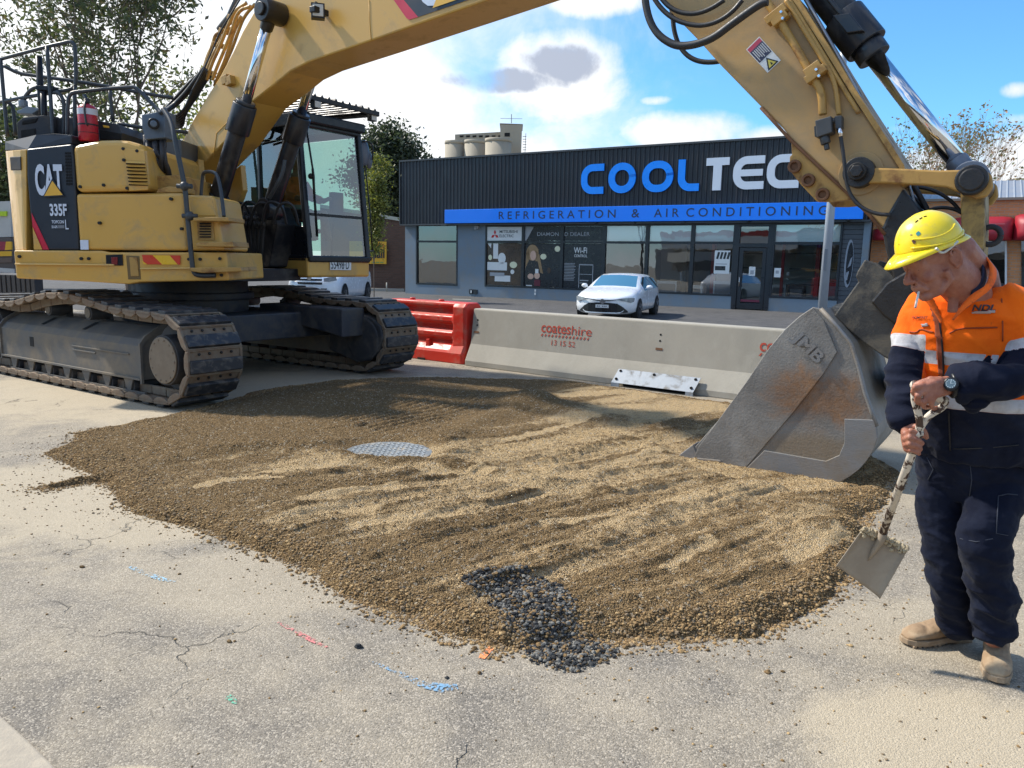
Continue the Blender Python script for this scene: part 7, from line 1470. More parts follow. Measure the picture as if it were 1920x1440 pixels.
# ear: rim, lobe, hollow kept open
for s_ in (1, -1):
    E_ = [(-.010, -.030), (-.018, -.010), (-.022, .012), (-.014, .030), (.002, .034), (.012, .024), (.012, .010)]
    B.tube([hd(f, u, s_ * (.084 + .012 * (1 - abs(u) / .04))) for f, u in E_], [.0075 * SH, .0065 * SH, .006 * SH, .006 * SH, .006 * SH, .0055 * SH, .005 * SH], 8); hsph(-.002, -.002, s_ * .076, .016, .026, .008); hsph(-.004, -.032, s_ * .080, .009, .010, .007)
    B.tube([hd(-.008, -.018, s_ * .084), hd(-.011, .006, s_ * .085), hd(-.002, .020, s_ * .084)], .0035 * SH, 6)
# neck, chest, arms
nk = hd(-.02, -.05, 0); B.tube([hd(-.01, .0, 0), nk, W3(1812, 542, 2.78), W3(1816, 590, 2.84)], [.072, .071, .076, .09], 20); B.tube([hd(-.06, .05, 0), hd(-.085, .0, 0), W3(1836, 520, 2.84), W3(1836, 570, 2.90)], [.05, .058, .062, .08], 16)
for s_ in (.035, .012): B.tube([hd(.02, -.07, s_), W3(1788, 552, 2.74), W3(1786, 586, 2.74)], .018, 8)
fbd = np.array([-.5, -.866, 0]); lbd = np.array([.866, -.5, 0])
def trings(L_, n=28, pw=2.3):
    out = []
    for x, y, Yc, a, b_ in L_:
        c = W3(x, y, Yc); r = []
        for k in range(n):
            th = 2 * math.pi * k / n; ct, st_ = math.cos(th), math.sin(th); r.append(c + lbd * a * abs(ct) ** (2 / pw) * np.sign(ct) + fbd * b_ * abs(st_) ** (2 / pw) * np.sign(st_))
        out.append(r)
    return out
TR = [(1826, 905, 3.0, .185, .14), (1826, 852, 2.98, .188, .145), (1824, 800, 2.95, .188, .155), (1822, 740, 2.92, .185, .155), (1820, 680, 2.89, .19, .145), (1818, 630, 2.86, .195, .13), (1818, 592, 2.85, .185, .115), (1816, 566, 2.845, .14, .10), (1815, 552, 2.84, .08, .08)]
B.loft(trings(TR))
RA = [(1742, 582, 2.93, .066), (1716, 615, 2.93, .056), (1702, 665, 2.91, .048), (1695, 716, 2.86, .044), (1697, 755, 2.80, .040), (1700, 786, 2.76, .034), (1703, 803, 2.735, .030)]
LA = [(1896, 580, 2.76, .066), (1922, 625, 2.72, .056), (1930, 672, 2.68, .050), (1912, 712, 2.63, .046), (1876, 714, 2.60, .042), (1840, 716, 2.60, .038), (1808, 719, 2.61, .034), (1783, 722, 2.62, .030)]
limb(B, RA); limb(B, LA)
LR = [(1780, 880, 3.04, .090), (1769, 950, 3.03, .078), (1772, 1035, 3.01, .058), (1784, 1100, 3.04, .052), (1796, 1170, 3.08, .042)]; LL = [(1866, 880, 2.94, .095), (1862, 950, 2.88, .085), (1842, 1003, 2.83, .062), (1851, 1060, 2.85, .055), (1862, 1125, 2.89, .05), (1864, 1195, 2.92, .042)]
limb(B, LR); limb(B, LL)
# left hand closed over the top of the D grip, back of the hand to the camera
def finger(L_, r0=.0098, r1=.0080):
    P = pth(L_); n = len(P); B.tube(smoothpoly(P, 1), list(np.linspace(r0, r1, len(smoothpoly(P, 1)))), 10); B.sph(P[-1], r1, 10, 8); B.sph(P[0], r0 * 1.05, 10, 8)
    if n > 3: B.sph(P[1], r0 * 1.08, 10, 8)
def blobp(pts, r): B.tube(pth(pts), r, 14); [B.sph(q, r_, 12, 9) for q, r_ in zip(pth(pts), r)]
for k in range(4): blobp([(1776, 716 + k * 4.5, 2.615), (1752, 718 + k * 7, 2.59), (1732 + k * 4, 726 + k * 7.5, 2.59)], [.021, .0165, .0135])
LF = [[(1730, 722, 2.588), (1716, 726, 2.59), (1711, 737, 2.615), (1719, 742, 2.645)], [(1732, 733, 2.585), (1721, 742, 2.585), (1718, 754, 2.61), (1728, 756, 2.64)], [(1740, 741, 2.585), (1732, 753, 2.585), (1731, 764, 2.61), (1741, 763, 2.64)], [(1751, 745, 2.59), (1747, 757, 2.592), (1748, 767, 2.615), (1757, 764, 2.64)]]
for q, r in zip(LF, (.0105, .0108, .0102, .0092)): finger(q, r, r * .82)
finger([(1762, 712, 2.60), (1745, 712, 2.60), (1727, 717, 2.605), (1716, 722, 2.615)], .0125, .0098)
# right hand wrapped round the shaft just below the D
for k in range(4): blobp([(1702, 800 + k * 2, 2.735), (1698, 808 + k * 5, 2.715), (1697 + k * 1.2, 813 + k * 9.5, 2.70)], [.024, .0165, .0135])
RF = [[(1699, 812, 2.70), (1708, 808, 2.672), (1722, 811, 2.665), (1731, 818, 2.69)], [(1697, 823, 2.695), (1706, 820, 2.668), (1720, 824, 2.660), (1729, 831, 2.685)], [(1698, 834, 2.695), (1706, 832, 2.668), (1718, 836, 2.662), (1726, 842, 2.685)], [(1702, 845, 2.70), (1708, 844, 2.676), (1717, 847, 2.670), (1723, 851, 2.69)]]
for q, r in zip(RF, (.0108, .0110, .0104, .0092)): finger(q, r, r * .82)
finger([(1708, 799, 2.715), (1722, 800, 2.69), (1733, 808, 2.70), (1737, 820, 2.715)], .0125, .0095)
remesh(B, 'body', [MSK], man, .0042, 3, fac=.45)
# shirt: torso, sleeves, cuffs, collar as one cloth surface
Sx = MB(); TS = [(x, y, Y_, a + .022, b_ + .024) for x, y, Y_, a, b_ in TR[1:]]; TS[0] = (1826, 850, 2.98, .214, .175); TS[1] = (1825, 800, 2.95, .216, .186); TS[2] = (1823, 745, 2.92, .212, .188); TS[-1] = (1814, 556, 2.845, .105, .10)
Sx.loft(trings(TS))
def slv(L_, add, it=1): limb(Sx, [(x, y, Y_, r + add) for x, y, Y_, r in L_], 20, it)
slv(RA[:6], .010); slv(LA[:7], .014); Sx.sph(W3(1765, 568, 2.90), (.075, .075, .05)); Sx.sph(W3(1872, 566, 2.79), (.08, .08, .05))
Sx.tube(pth([(1699, 772, 2.78), (1702, 792, 2.755)]), [.048, .050], 18); Sx.tube(pth([(1820, 717, 2.605), (1797, 721, 2.615)]), [.050, .052], 18)
Sx.tube(pth([(1826, 735, 2.61), (1826, 755, 2.61), (1824, 768, 2.615)]), [.035, .022, .008], 10)   # cuff corner hanging open
zT = lambda y: float(W3(1820, y, 2.76)[2])
RAp, LAp, TOp = [np.array(pth(L_)) for L_ in (RA, LA, TR)]
def segparam(co, P):
    best = np.full(len(co), 1e9); T = np.zeros(len(co)); L = 0
    for i in range(len(P) - 1):
        a, b_ = P[i], P[i + 1]; e = b_ - a; l = np.linalg.norm(e); tt = np.clip(((co - a) @ e) / (l * l), 0, 1); d = np.linalg.norm(co - a - e * tt[:, None], axis=1); m = d < best; best = np.where(m, d, best); T = np.where(m, L + tt * l, T); L += l
    return best, T, L
def ctx(co):
    dr_, tr_, lr_ = segparam(co, RAp); dl_, tl_, ll_ = segparam(co, LAp); rel = co - np.array(W3(1820, 640, 2.87)); lat = rel @ lbd
    isr = (dr_ < .084) & (tr_ > .06) & ((dr_ < .072) | (lat < -.19)); isl = (dl_ < .095) & (tl_ > .06) & ((dl_ < .078) | (lat > .19))
    return isr, tr_, isl, tl_, co[:, 2]
def wts(co):
    dr_, tr_, _ = segparam(co, RAp); dl_, tl_, _ = segparam(co, LAp); lat = (co - np.array(W3(1820, 640, 2.87))) @ lbd; ss = lambda v: (lambda q: q * q * (3 - 2 * q))(np.clip(v, 0, 1))
    wr_ = ss((-.139 - lat) / .008) * (tr_ > .05) * (dr_ < .16); wl_ = ss((np.where((lat > .17) | (tl_ > .33), .125, .092) - dl_) / .014) * (tl_ > .05); return wr_, tr_, wl_, tl_, co[:, 2]
def mixf(v, vr, wr_, vl, wl_): v = v * (1 - wr_) + vr * wr_; return v * (1 - wl_) + vl * wl_
def a_navy(co):
    wr_, tr_, wl_, tl_, z = wts(co); return mixf(np.clip(zT(770) - z, -.03, .03), np.clip(tr_ - .175, -.03, .03), wr_, np.clip(tl_ - .19, -.03, .03), wl_)
def band_(z, a, b_): return np.minimum(z - min(a, b_), max(a, b_) - z)
def a_white(co):
    wr_, tr_, wl_, tl_, z = wts(co); v = np.maximum(band_(z, zT(661), zT(687)), band_(z, zT(744), zT(770))); c_ = lambda q: np.clip(q, -.02, .02); return mixf(c_(v), c_(band_(tr_, .125, .175)), wr_, c_(band_(tl_, .135, .19)), wl_)
def sdisp(co, nr):
    isr, tr_, isl, tl_, z = ctx(co); arm = np.where(isr, np.clip((tr_ - .15) / .2, 0, 1), np.where(isl, np.clip((tl_ - .1) / .2, 0, 1), 0))
    rel = co - np.array(W3(1820, 640, 2.87)); lat = rel @ lbd
    hem = np.clip((zT(800) - z) / .1, 0, 1) * (~isr) * (~isl)
    # diagonal drag lines from the shoulders to the held hands
    dg_ = co.copy(); dg_[:, 2] = z + .45 * lat
    return fold(co, (9, 9, 13), 1, 3, .008) * (.5 + arm) + fold(dg_, (5, 5, 10), 1, 9, .012) * (1 - .3 * arm) + fold(co, (22, 22, 30), 1, 5, .0016) + fold(co, (14, 14, 3), 1, 8, .007) * hem + fold(co, (4, 4, 26), 1, 12, .0075) * arm * .9
def clothmat(name, orange=True):
    m = bpy.data.materials.new(name); m.use_nodes = True; t = N(m.node_tree); p = m.node_tree.nodes['Principled BSDF']; o = t.n('ShaderNodeTexCoord').outputs['Object']
    nv = t.mix(t.rng(t.noise(o, 6, 6, .65), .35, .68), (.0035, .0055, .016), (.010, .014, .030)); nv = t.mix(t.m('MULTIPLY', t.rng(t.noise(o, 16, 7, .75), .62, .75), .35), nv, (.045, .043, .042))
    if orange:
        oc = t.mix(t.rng(t.noise(o, 5, 6, .6), .35, .7), (.93, .155, .008), (.80, .105, .006)); oc = t.mix(t.m('MULTIPLY', t.rng(t.noise(o, 13, 8, .75, .6), .63, .72), .55), oc, (.20, .06, .03))
        an = t.n('ShaderNodeAttribute', attribute_name='navy').outputs['Fac']; aw = t.n('ShaderNodeAttribute', attribute_name='white').outputs['Fac']
        wc_ = t.mix(t.rng(t.noise(o, 18, 6, .7), .45, .7), (.50, .50, .52), (.36, .34, .34)); c = t.mix(t.rng(an, -.0008, .0008), oc, nv); wm = t.rng(aw, -.0008, .0008); c = t.mix(wm, c, wc_)
        ed = t.m('MULTIPLY', t.rng(t.m('ABSOLUTE', t.m('SUBTRACT', aw, .004)), .0004, .0012, 1, 0), .35); c = t.mix(ed, c, (.16, .15, .15))
        t.l(t.rng(wm, 0, 1, .85, .5), p.inputs['Roughness'])
    else: c = nv; p.inputs['Roughness'].default_value = .88
    t.l(c, p.inputs['Base Color']); p.inputs['Specular IOR Level'].default_value = .12; p.inputs['Sheen Weight'].default_value = .04
    b = t.n('ShaderNodeBump'); b.inputs['Distance'].default_value = .002; t.l(t.m('ADD', t.m('MULTIPLY', t.noise(o, 420, 2), .35), t.noise(o, 45, 5, .65)), b.inputs['Height']); t.l(b.outputs[0], p.inputs['Normal']); return m
MSH = clothmat('hi vis cotton'); MTRS = clothmat('navy cotton', False)
shirt = remesh(Sx, 'shirt', [MSH], man, .0055, 3, sdisp, {'navy': a_navy, 'white': a_white})
# front opening, placket, pockets, collar
bv = BVHTree.FromObject(shirt, bpy.context.evaluated_depsgraph_get())
def onshirt(x, y, off=.004, yb=2.2):
    d = ray(x, y); hit = bv.ray_cast(Vector(CAMP), Vector(d).normalized(), 8); 
    if hit[0] is None: return None
    q = np.array(hit[0]); return q - d / np.linalg.norm(d) * off
def patch(name, poly, m, off=.004, step=3.0, par_=None, th=.003):
    """a piece of cloth laid on the shirt: every point dropped on the surface"""
    P = np.array(poly, float); x0, y0 = P.min(0); x1, y1 = P.max(0); xs = np.arange(x0, x1 + step, step); ys = np.arange(y0, y1 + step, step); g = MB(); idm = {}
    Xg, Yg = np.meshgrid(xs, ys); sdv = sdist(Xg, Yg, P)
    for j in range(len(ys)):
        for i in range(len(xs)):
            if sdv[j, i] > -step * .55:
                q = onshirt(xs[i], ys[j], off)
                if q is not None: idm[(i, j)] = len(g.v); g.v.append(tuple(q))
    for j in range(len(ys) - 1):
        for i in range(len(xs) - 1):
            k = [(i, j), (i + 1, j), (i + 1, j + 1), (i, j + 1)]
            if all(a in idm for a in k):
                q = [np.array(g.v[idm[a]]) for a in k]
                if max(np.linalg.norm(q[0] - q[2]), np.linalg.norm(q[1] - q[3])) < .05: g.f.append(tuple(idm[a] for a in k)); g.mi.append(0); g.sm.append(True)
    if not g.f: return None
    o = g.build(name, m, par_ or shirt, fixn=False); s = o.modifiers.new('s', 'SOLIDIFY'); s.thickness = th; s.offset = 0; return o
def seam(name, pts, r, m, off=.003, it=1):
    P = [onshirt(x, y, off) for x, y in pts]; P = [q for q in P if q is not None]
    if len(P) < 2: return None
    g = MB(); g.tube(smoothpoly(P, it), r, 6); return g.build(name, m, shirt)
MSE = mat('seam dark orange', (.30, .05, .01), .8); MIN = mat('shirt inside', (.25, .055, .02), .85); MORG = mat('orange cotton', (.93, .155, .008), .85, col2=(.80, .11, .006), vs=6, bump=.001, bs=60, dust=(.35, .09, .03), dsc=12, damt=.3); MNVC = mat('navy collar', (.012, .018, .045), .85, bump=.001, bs=80)
patch('placket', [(1747, 563), (1757, 575), (1764, 605), (1769, 660), (1770, 720), (1763, 722), (1757, 670), (1753, 610), (1744, 575)], MIN, .003)
seam('zip', [(1749, 562), (1758, 585), (1764, 620), (1768, 665), (1769, 700), (1770, 722)], .0035, MBK, .004)
seam('placket_edge', [(1745, 565), (1752, 590), (1757, 640), (1760, 690), (1762, 724)], .003, MSE, .003)
seam('pocket_seam', [(1780, 625), (1798, 616), (1830, 615), (1870, 614)], .003, MSE); seam('pocket_seam', [(1705, 622), (1718, 624), (1726, 616), (1740, 621), (1750, 623)], .003, MSE)
seam('yoke_seam', [(1874, 520), (1878, 560), (1880, 600), (1880, 640)], .0025, MSE); seam('zip', [(1779, 770), (1780, 800), (1782, 845)], .003, MBK); seam('hem_seam', [(1740, 838), (1790, 842), (1850, 840), (1910, 834)], .0025, MBK)
for k, q in enumerate(([(1727, 608), (1739, 606), (1741, 611), (1729, 613)],)): patch('pocket_tag', q, plain('tag grey', (.28, .27, .28)), .005, 1.5)
def shirt_text(txt, x0, y0, x1, y1, m, off=.006, bold=.03, shear=.25):
    vs, fs = text_mb(txt, 1, bold, 1.0, shear); A = np.array(vs); lo, hi = A.min(0), A.max(0); g = MB(); ok = True; V = []
    for q in A:
        P = onshirt(x0 + (q[0] - lo[0]) / (hi[0] - lo[0]) * (x1 - x0), y0 - (q[1] - lo[1]) / (hi[1] - lo[1]) * (y0 - y1), off); V.append(P if P is not None else np.array([0, 0, 0]))
    g.add(V, fs); return g.build('lettering', m, shirt, fixn=False)
shirt_text('NDL', 1822, 583, 1867, 571, plain('logo navy', (.03, .02, .03))); shirt_text('PIPELINING', 1836, 589, 1866, 585, plain('logo grey', (.35, .30, .30)), bold=.0) if False else patch('logo_strip', [(1822, 584.5), (1866, 582), (1866, 587), (1822, 588)], plain('logo grey', (.42, .34, .30)), .005, 1.5)
shirt_text('POMFRET', 1710, 597.5, 1740, 593, plain('logo navy', ()), bold=.01)
# collar: two leaves and the navy stand
def ribbon(name, A_, B_, m, th=.006):
    a = smoothpoly(pth(A_), 2); b_ = smoothpoly(pth(B_), 2); n = len(a); mid = [(p + q) / 2 for p, q in zip(a, b_)]; g = MB(); g.add(a + b_, [(i, i + 1, n + i + 1, n + i) for i in range(n - 1)], 0, True); o = g.build(name, m, shirt, fixn=False); s = o.modifiers.new('s', 'SOLIDIFY'); s.thickness = th; s.offset = 0; return o
ribbon('collar_stand', [(1826, 474, 2.76), (1840, 486, 2.75), (1843, 510, 2.715), (1836, 532, 2.70), (1822, 545, 2.695)], [(1836, 492, 2.76), (1846, 500, 2.75), (1850, 526, 2.72), (1838, 545, 2.70), (1820, 556, 2.70)], MNVC)
ribbon('collar_stand', [(1822, 474, 2.86), (1800, 490, 2.92), (1770, 520, 2.94), (1748, 540, 2.86)], [(1830, 500, 2.88), (1810, 520, 2.93), (1775, 548, 2.94), (1750, 560, 2.86)], MNVC)
ribbon('collar', [(1838, 476, 2.78), (1852, 484, 2.75), (1858, 502, 2.71), (1856, 522, 2.68), (1846, 538, 2.67), (1822, 552, 2.68), (1806, 570, 2.69)], [(1850, 500, 2.79), (1866, 500, 2.76), (1868, 520, 2.71), (1858, 542, 2.67), (1832, 562, 2.66), (1806, 580, 2.67), (1786, 600, 2.685)], MORG, .007)
ribbon('collar', [(1728, 541, 2.78), (1738, 546, 2.76), (1748, 556, 2.75), (1757, 575, 2.74), (1766, 600, 2.73)], [(1718, 548, 2.80), (1726, 556, 2.77), (1738, 568, 2.755), (1750, 585, 2.745), (1764, 606, 2.735)], MORG, .006)
# trousers
Tm = MB(); Tm.loft(trings([(1826, 842, 2.985, .200, .160), (1826, 870, 2.99, .205, .160), (1826, 905, 3.0, .195, .145), (1824, 930, 3.0, .15, .12)]))
TRS = .93
limb0 = limb
def limb(mb, L_, n=16, it=1): limb0(mb, [(a, b, c, r * TRS) for a, b, c, r in L_], n, it)
limb(Tm, [(1780, 880, 3.04, .108), (1766, 920, 3.035, .100), (1764, 960, 3.03, .086), (1772, 1035, 3.01, .076), (1780, 1095, 3.03, .072), (1793, 1150, 3.07, .068), (1797, 1166, 3.08, .068)], 20); limb(Tm, [(1866, 880, 2.94, .115), (1864, 930, 2.90, .108), (1858, 965, 2.87, .102), (1842, 1003, 2.83, .094), (1851, 1050, 2.84, .082), (1862, 1110, 2.88, .086), (1863, 1150, 2.90, .072), (1863, 1178, 2.91, .068)], 20)
Tm.sph(W3(1898, 950, 2.90), (.022, .03, .08))
zkn = float(W3(1840, 1000, 2.9)[2])
def tdisp(co, nr):
    z = co[:, 2]; low = np.clip((zkn - .02 - z) / .25, 0, 1); crot = np.clip((z - zkn - .15) / .2, 0, 1)
    d2 = co.copy(); d2[:, 2] += .5 * co[:, 0]; return fold(d2, (9, 9, 19), 1, 20, .012) * low + fold(d2, (5, 5, 9), 1, 21, .011) + fold(d2, (15, 15, 24), 1, 25, .0035) + fold(co, (24, 24, 40), 1, 22, .0018) + fold(d2, (10, 10, 4), 1, 23, .006) * crot
trs = remesh(Tm, 'trousers', [MTRS], man, .0062, 3, tdisp)
bt_ = BVHTree.FromObject(trs, bpy.context.evaluated_depsgraph_get())
def ontr(x, y, off=.002): hit = bt_.ray_cast(Vector(CAMP), Vector(ray(x, y)).normalized(), 8); return None if hit[0] is None else np.array(hit[0]) - ray(x, y) / np.linalg.norm(ray(x, y)) * off
MTS = mat('trouser seam', (.03, .038, .06), .8)
for pts in ([(1872, 930), (1870, 965), (1868, 1000), (1890, 1004)], [(1872, 930), (1890, 926), (1908, 928)], [(1738, 858), (1750, 880), (1740, 900)], [(1818, 860), (1822, 900), (1818, 930)], [(1800, 1010), (1830, 1016), (1862, 1010)]):
    P = [ontr(*q) for q in pts]; P = [q for q in P if q is not None]; g = MB(); 
    if len(P) > 1: g.tube(P, .002, 5); g.build('seam', MTS, trs)
# boots
MBO = mat('tan boot leather', (.30, .20, .115), .8, col2=(.20, .13, .075), vs=14, bump=.002, bs=50, dust=(.38, .29, .19), dsc=8, damt=.6); MSO = mat('boot sole', (.30, .215, .135), .85, col2=(.20, .145, .095), vs=12, dust=(.42, .34, .24), dsc=9)
def boot(heel, toe, ankle, top):
    h_, t_2 = np.array([*heel[:2], 0]), np.array([*toe[:2], 0]); L_ = .315; ax = (t_2 - h_) / np.linalg.norm(t_2 - h_); sd_ = np.array([-ax[1], ax[0], 0]); g = MB(); rings = []
    prof = [(0, .034, .075, .03), (.03, .040, .10, .03), (.08, .041, .115, .03), (.13, .041, .108, .03), (.17, .046, .092, .03), (.22, .052, .078, .03), (.26, .051, .070, .03), (.295, .042, .058, .03), (.315, .022, .042, .03)]
    for u, w, hh, z0 in prof:
        c = h_ + ax * u; r = []
        for k in range(20):
            a = 2 * math.pi * k / 20; r.append(c + sd_ * w * np.sign(math.cos(a)) * abs(math.cos(a)) ** .7 + ZE * (z0 + (hh - z0) * (.5 + .5 * np.sign(math.sin(a)) * abs(math.sin(a)) ** .75)))
        rings.append(r)
    g.loft(rings); an = h_ + ax * .085; g.tube([an + ZE * .05, an + ZE * .12, np.array([ankle[0], ankle[1], .19]) , np.array([top[0], top[1], .23])], [.048, .047, .050, .052], 18)
    g.sph(h_ + ax * .25 + ZE * .05, (.048, .048, .034), 14, 10)
    def bd(co, nr):
        u = (co - h_) @ ax; cr = np.exp(-((u - .18) / .045) ** 2); return fold(co, (60, 60, 20), 1, 31, .0022) * cr + fold(co, (14, 14, 40), 1, 33, .003) * np.clip((co[:, 2] - .10) / .06, 0, 1) + fold(co, (30, 30, 30), 1, 34, .0008)
    b_ = remesh(g, 'boot', [MBO], man, .005, 2, bd)
    s = MB(); n = 14; out = []
    pl = [(0, .0), (-.004 + .01, .030), (.04, .043), (.09, .042), (.14, .042), (.19, .051), (.24, .056), (.29, .046), (.318, .026), (.326, .0)]
    out = [h_ + ax * u + sd_ * w for u, w in pl] + [h_ + ax * u - sd_ * w for u, w in pl[-2:0:-1]]
    s.prism([q + ZE * .010 for q in out], ZE * .024); 
    for k in range(2, 9):
        u = .10 + k * .024; w = .046 if u > .17 else .036; s.obox(h_ + ax * u + ZE * .006, (ax, sd_, ZE), (.008, w, .006))
    s.obox(h_ + ax * .045 + ZE * .006, (ax, sd_, ZE), (.042, .036, .006)); s.build('sole', MSO, b_, bevel=.003)
    return b_
ra_, la_ = W3(1797, 1160, 3.08), W3(1864, 1190, 2.92)
tR, hR = onz(1694, 1208), onz(1836, 1196); hR2 = tR + (hR - tR) / np.linalg.norm(hR - tR) * .315
boot(hR2, tR, ra_, ra_); tL = onz(1868, 1283); dL = np.array([-.50, -.86, 0]); dL /= np.linalg.norm(dL); boot(tL - dL * .315, tL, la_, la_)
# hard hat: shell, brim, ridge, paint specks
MHH = mat('helmet yellow', (.86, .66, .018), .30, col2=(.80, .60, .015), vs=6, dust=(.55, .45, .12), dsc=9, damt=.25, coat=.3)
HU = Uh * math.cos(-.10) + Fh * math.sin(-.10); HF = Fh * math.cos(-.10) - Uh * math.sin(-.10); HF /= np.linalg.norm(HF)
HC = hd(.012, .060, 0)
def hh(f, u, s): return HC + (HF * f + HU * u + Sh * s) * SH
g = MB(); rings = []; nr_ = 36
for j in range(15):
    v = j / 14 * math.pi / 2; r = []
    for k in range(nr_):
        a = 2 * math.pi * k / nr_; rf = .113 if math.cos(a) > 0 else .118; ridge = 1 + .028 * math.exp(-((math.sin(a)) / .16) ** 2) * math.sin(v) ** .5
        r.append(hh(rf * math.cos(a) * math.cos(v) ** .85, .122 * math.sin(v) * ridge - .005, .098 * math.sin(a) * math.cos(v) ** .9))
    rings.append(r)
rings[-1] = [hh(0, .120, 0)] * nr_
g.loft(rings, caps=False)
hat = g.build('hard_hat', MHH, man); s = hat.modifiers.new('s', 'SOLIDIFY'); s.thickness = .004; s.offset = -1
g = MB(); inn, mid, outr = [], [], []
for k in range(nr_ + 1):
    a = 2 * math.pi * k / nr_; ca, sa = math.cos(a), math.sin(a); ext = .007 + (.048 * max(0, ca) ** 2.2) + .012 * max(0, -ca) ** 2; dr = -.010 - .020 * max(0, ca) ** 2
    rf = .113 if ca > 0 else .118; inn.append(hh(rf * ca, -.002, .098 * sa)); mid.append(hh((rf + ext * .6) * ca, -.004 + dr * .5, (.098 + ext * .35) * sa)); outr.append(hh((rf + ext) * ca, -.006 + dr, (.098 + ext * .5) * sa))
n = nr_ + 1; g.add(inn + mid + outr, [(i, i + 1, n + i + 1, n + i) for i in range(nr_)] + [(n + i, n + i + 1, 2 * n + i + 1, 2 * n + i) for i in range(nr_)], 0, True); br_ = g.build('brim', MHH, hat, fixn=False); s = br_.modifiers.new('s', 'SOLIDIFY'); s.thickness = .005
g = MB(); g.tube([hh(.1155 * math.cos(a) , .012 + .010 * math.cos(2 * a), .1005 * math.sin(a)) for a in np.linspace(.5, math.pi - .45, 18)], .0035 * SH, 8); g.tube(smoothpoly([hh(.088, .045, .052), hh(.070, .036, .076), hh(.02, .028, .094), hh(-.03, .036, .091), hh(-.055, .05, .078)], 2), .003, 6); g.build('moulded_ridge', MHH, hat)
bh_ = BVHTree.FromObject(hat, bpy.context.evaluated_depsgraph_get())
def onhat(x, y, off=.0015):
    d = ray(x, y); d = d / np.linalg.norm(d); hit = bh_.ray_cast(Vector(CAMP), Vector(d), 8); return None if hit[0] is None else (np.array(hit[0]) - d * off, np.array(hit[1]))
for x, y, r, m in ((1721.5, 438, 4.2, plain('speck teal', (.03, .24, .26))), (1714, 455, 3.2, plain('speck dark', (.10, .04, .02))), (1711, 452, 2.2, plain('speck dark', ())), (1727, 449, 2.0, plain('speck ochre', (.40, .30, .05))), (1707, 440, 2.4, plain('speck ochre', ())), (1685, 458, 1.8, plain('speck ochre', ()))):
    q = onhat(x, y)
    if q:
        g = MB(); rr = r * 2.55 / FPX; xx, yy, _ = frame_of(-q[1]); pts = [q[0] + (xx * math.cos(a) + yy * math.sin(a)) * rr * rnd.uniform(.6, 1.3) for a in np.linspace(0, 2 * math.pi, 9)[:-1]]; g.add(pts, [tuple(range(8))]); g.build('paint_speck', m, hat, fixn=False)
for x0, y0, x1, y1 in ((1716, 417, 1721, 413), (1724, 411, 1729, 408), (1732, 406.5, 1737, 405)):
    a, b_ = onhat(x0, y0, .001), onhat(x1, y1, .001)
    if a and b_: g = MB(); g.tube([a[0], b_[0]], .0022, 6); g.build('vent_slot', MBLT0, hat)
for s_ in (1,):
    g = MB(); g.tube(smoothpoly([hh(.05, -.004, .100), hh(.03, -.03, .094), hh(-.0, -.02, .10), hh(-.03, -.006, .104)], 2), .0045, 6); g.build('harness', plain('harness pale', (.55, .55, .5)), hat)
g = MB(); g.tube([hd(.094, .036, .052), hd(.106, .041, .036), hd(.115, .038, .016)], [.003, .0042, .003], 6); g.tube([hd(.094, .036, -.052), hd(.106, .041, -.036), hd(.115, .038, -.016)], [.003, .0042, .003], 6); g.build('eyebrow', plain('brow hair', (.16, .12, .09), .9), man)
g = MB(); g.tube([hd(.089, .012, .048), hd(.103, .004, .036), hd(.105, .006, .022)], .0016, 6); g.tube([hd(.089, .012, -.048), hd(.103, .004, -.036), hd(.105, .006, -.022)], .0016, 6); g.build('eyelash', plain('lash', (.03, .02, .015), .8), man)
# watch
wc = W3(1783, 720, 2.575); g = MB(); wd = -ray(1783, 720); wd /= np.linalg.norm(wd); wd = wd + np.array([-.15, 0, .25]); wd /= np.linalg.norm(wd)
g.cyl(wc - wd * .012, wc + wd * .004, .0235, n=28); g.cyl(wc + wd * .004, wc + wd * .0065, .0228, .019, n=28, mi=0); g.cyl(wc + wd * .0055, wc + wd * .0070, .0160, n=28, mi=1)
x_, y_, _ = frame_of(wd)
for k in range(12): a = 2 * math.pi * k / 12; g.obox(wc + wd * .0072 + (x_ * math.cos(a) + y_ * math.sin(a)) * .0135, (x_, y_, wd), (.0012, .0012, .0003), 2)
g.bar(wc + wd * .0074, wc + wd * .0074 + x_ * .009, .0015, .0006, 2); g.bar(wc + wd * .0074, wc + wd * .0074 + y_ * .012, .0015, .0006, 2)
wt = g.build('watch', [MBK, plain('watch dial', (.06, .11, .15), .5), plain('watch marks', (.5, .6, .65), .3)], man, bevel=.001)
g = MB(); c0_, c1_ = W3(1779, 722, 2.62), W3(1793, 721, 2.615); x_, y_, _ = frame_of(c1_ - c0_)
for off, m_ in ((0, 0),):
    P = [(c0_ + c1_) / 2 + (x_ * math.cos(a) + y_ * math.sin(a)) * .038 for a in np.linspace(0, 2 * math.pi, 25)]; g.tube(P, .010, 8, caps=False)
g.build('watch_strap', MBK, wt)
# cigarette
g = MB(); a, b_ = hd(.114, -.070, .012), hd(.150, -.112, .020); g.cyl(a, b_, .0042, n=10); g.cyl(b_, b_ + (b_ - a) * .08, .0040, n=10, mi=1); tag(g.build('cigarette', [plain('paper white', (.75, .74, .70)), plain('ash', (.25, .24, .23))]), 'white cigarette held in the lips of the man in the yellow hard hat', 'cigarette')
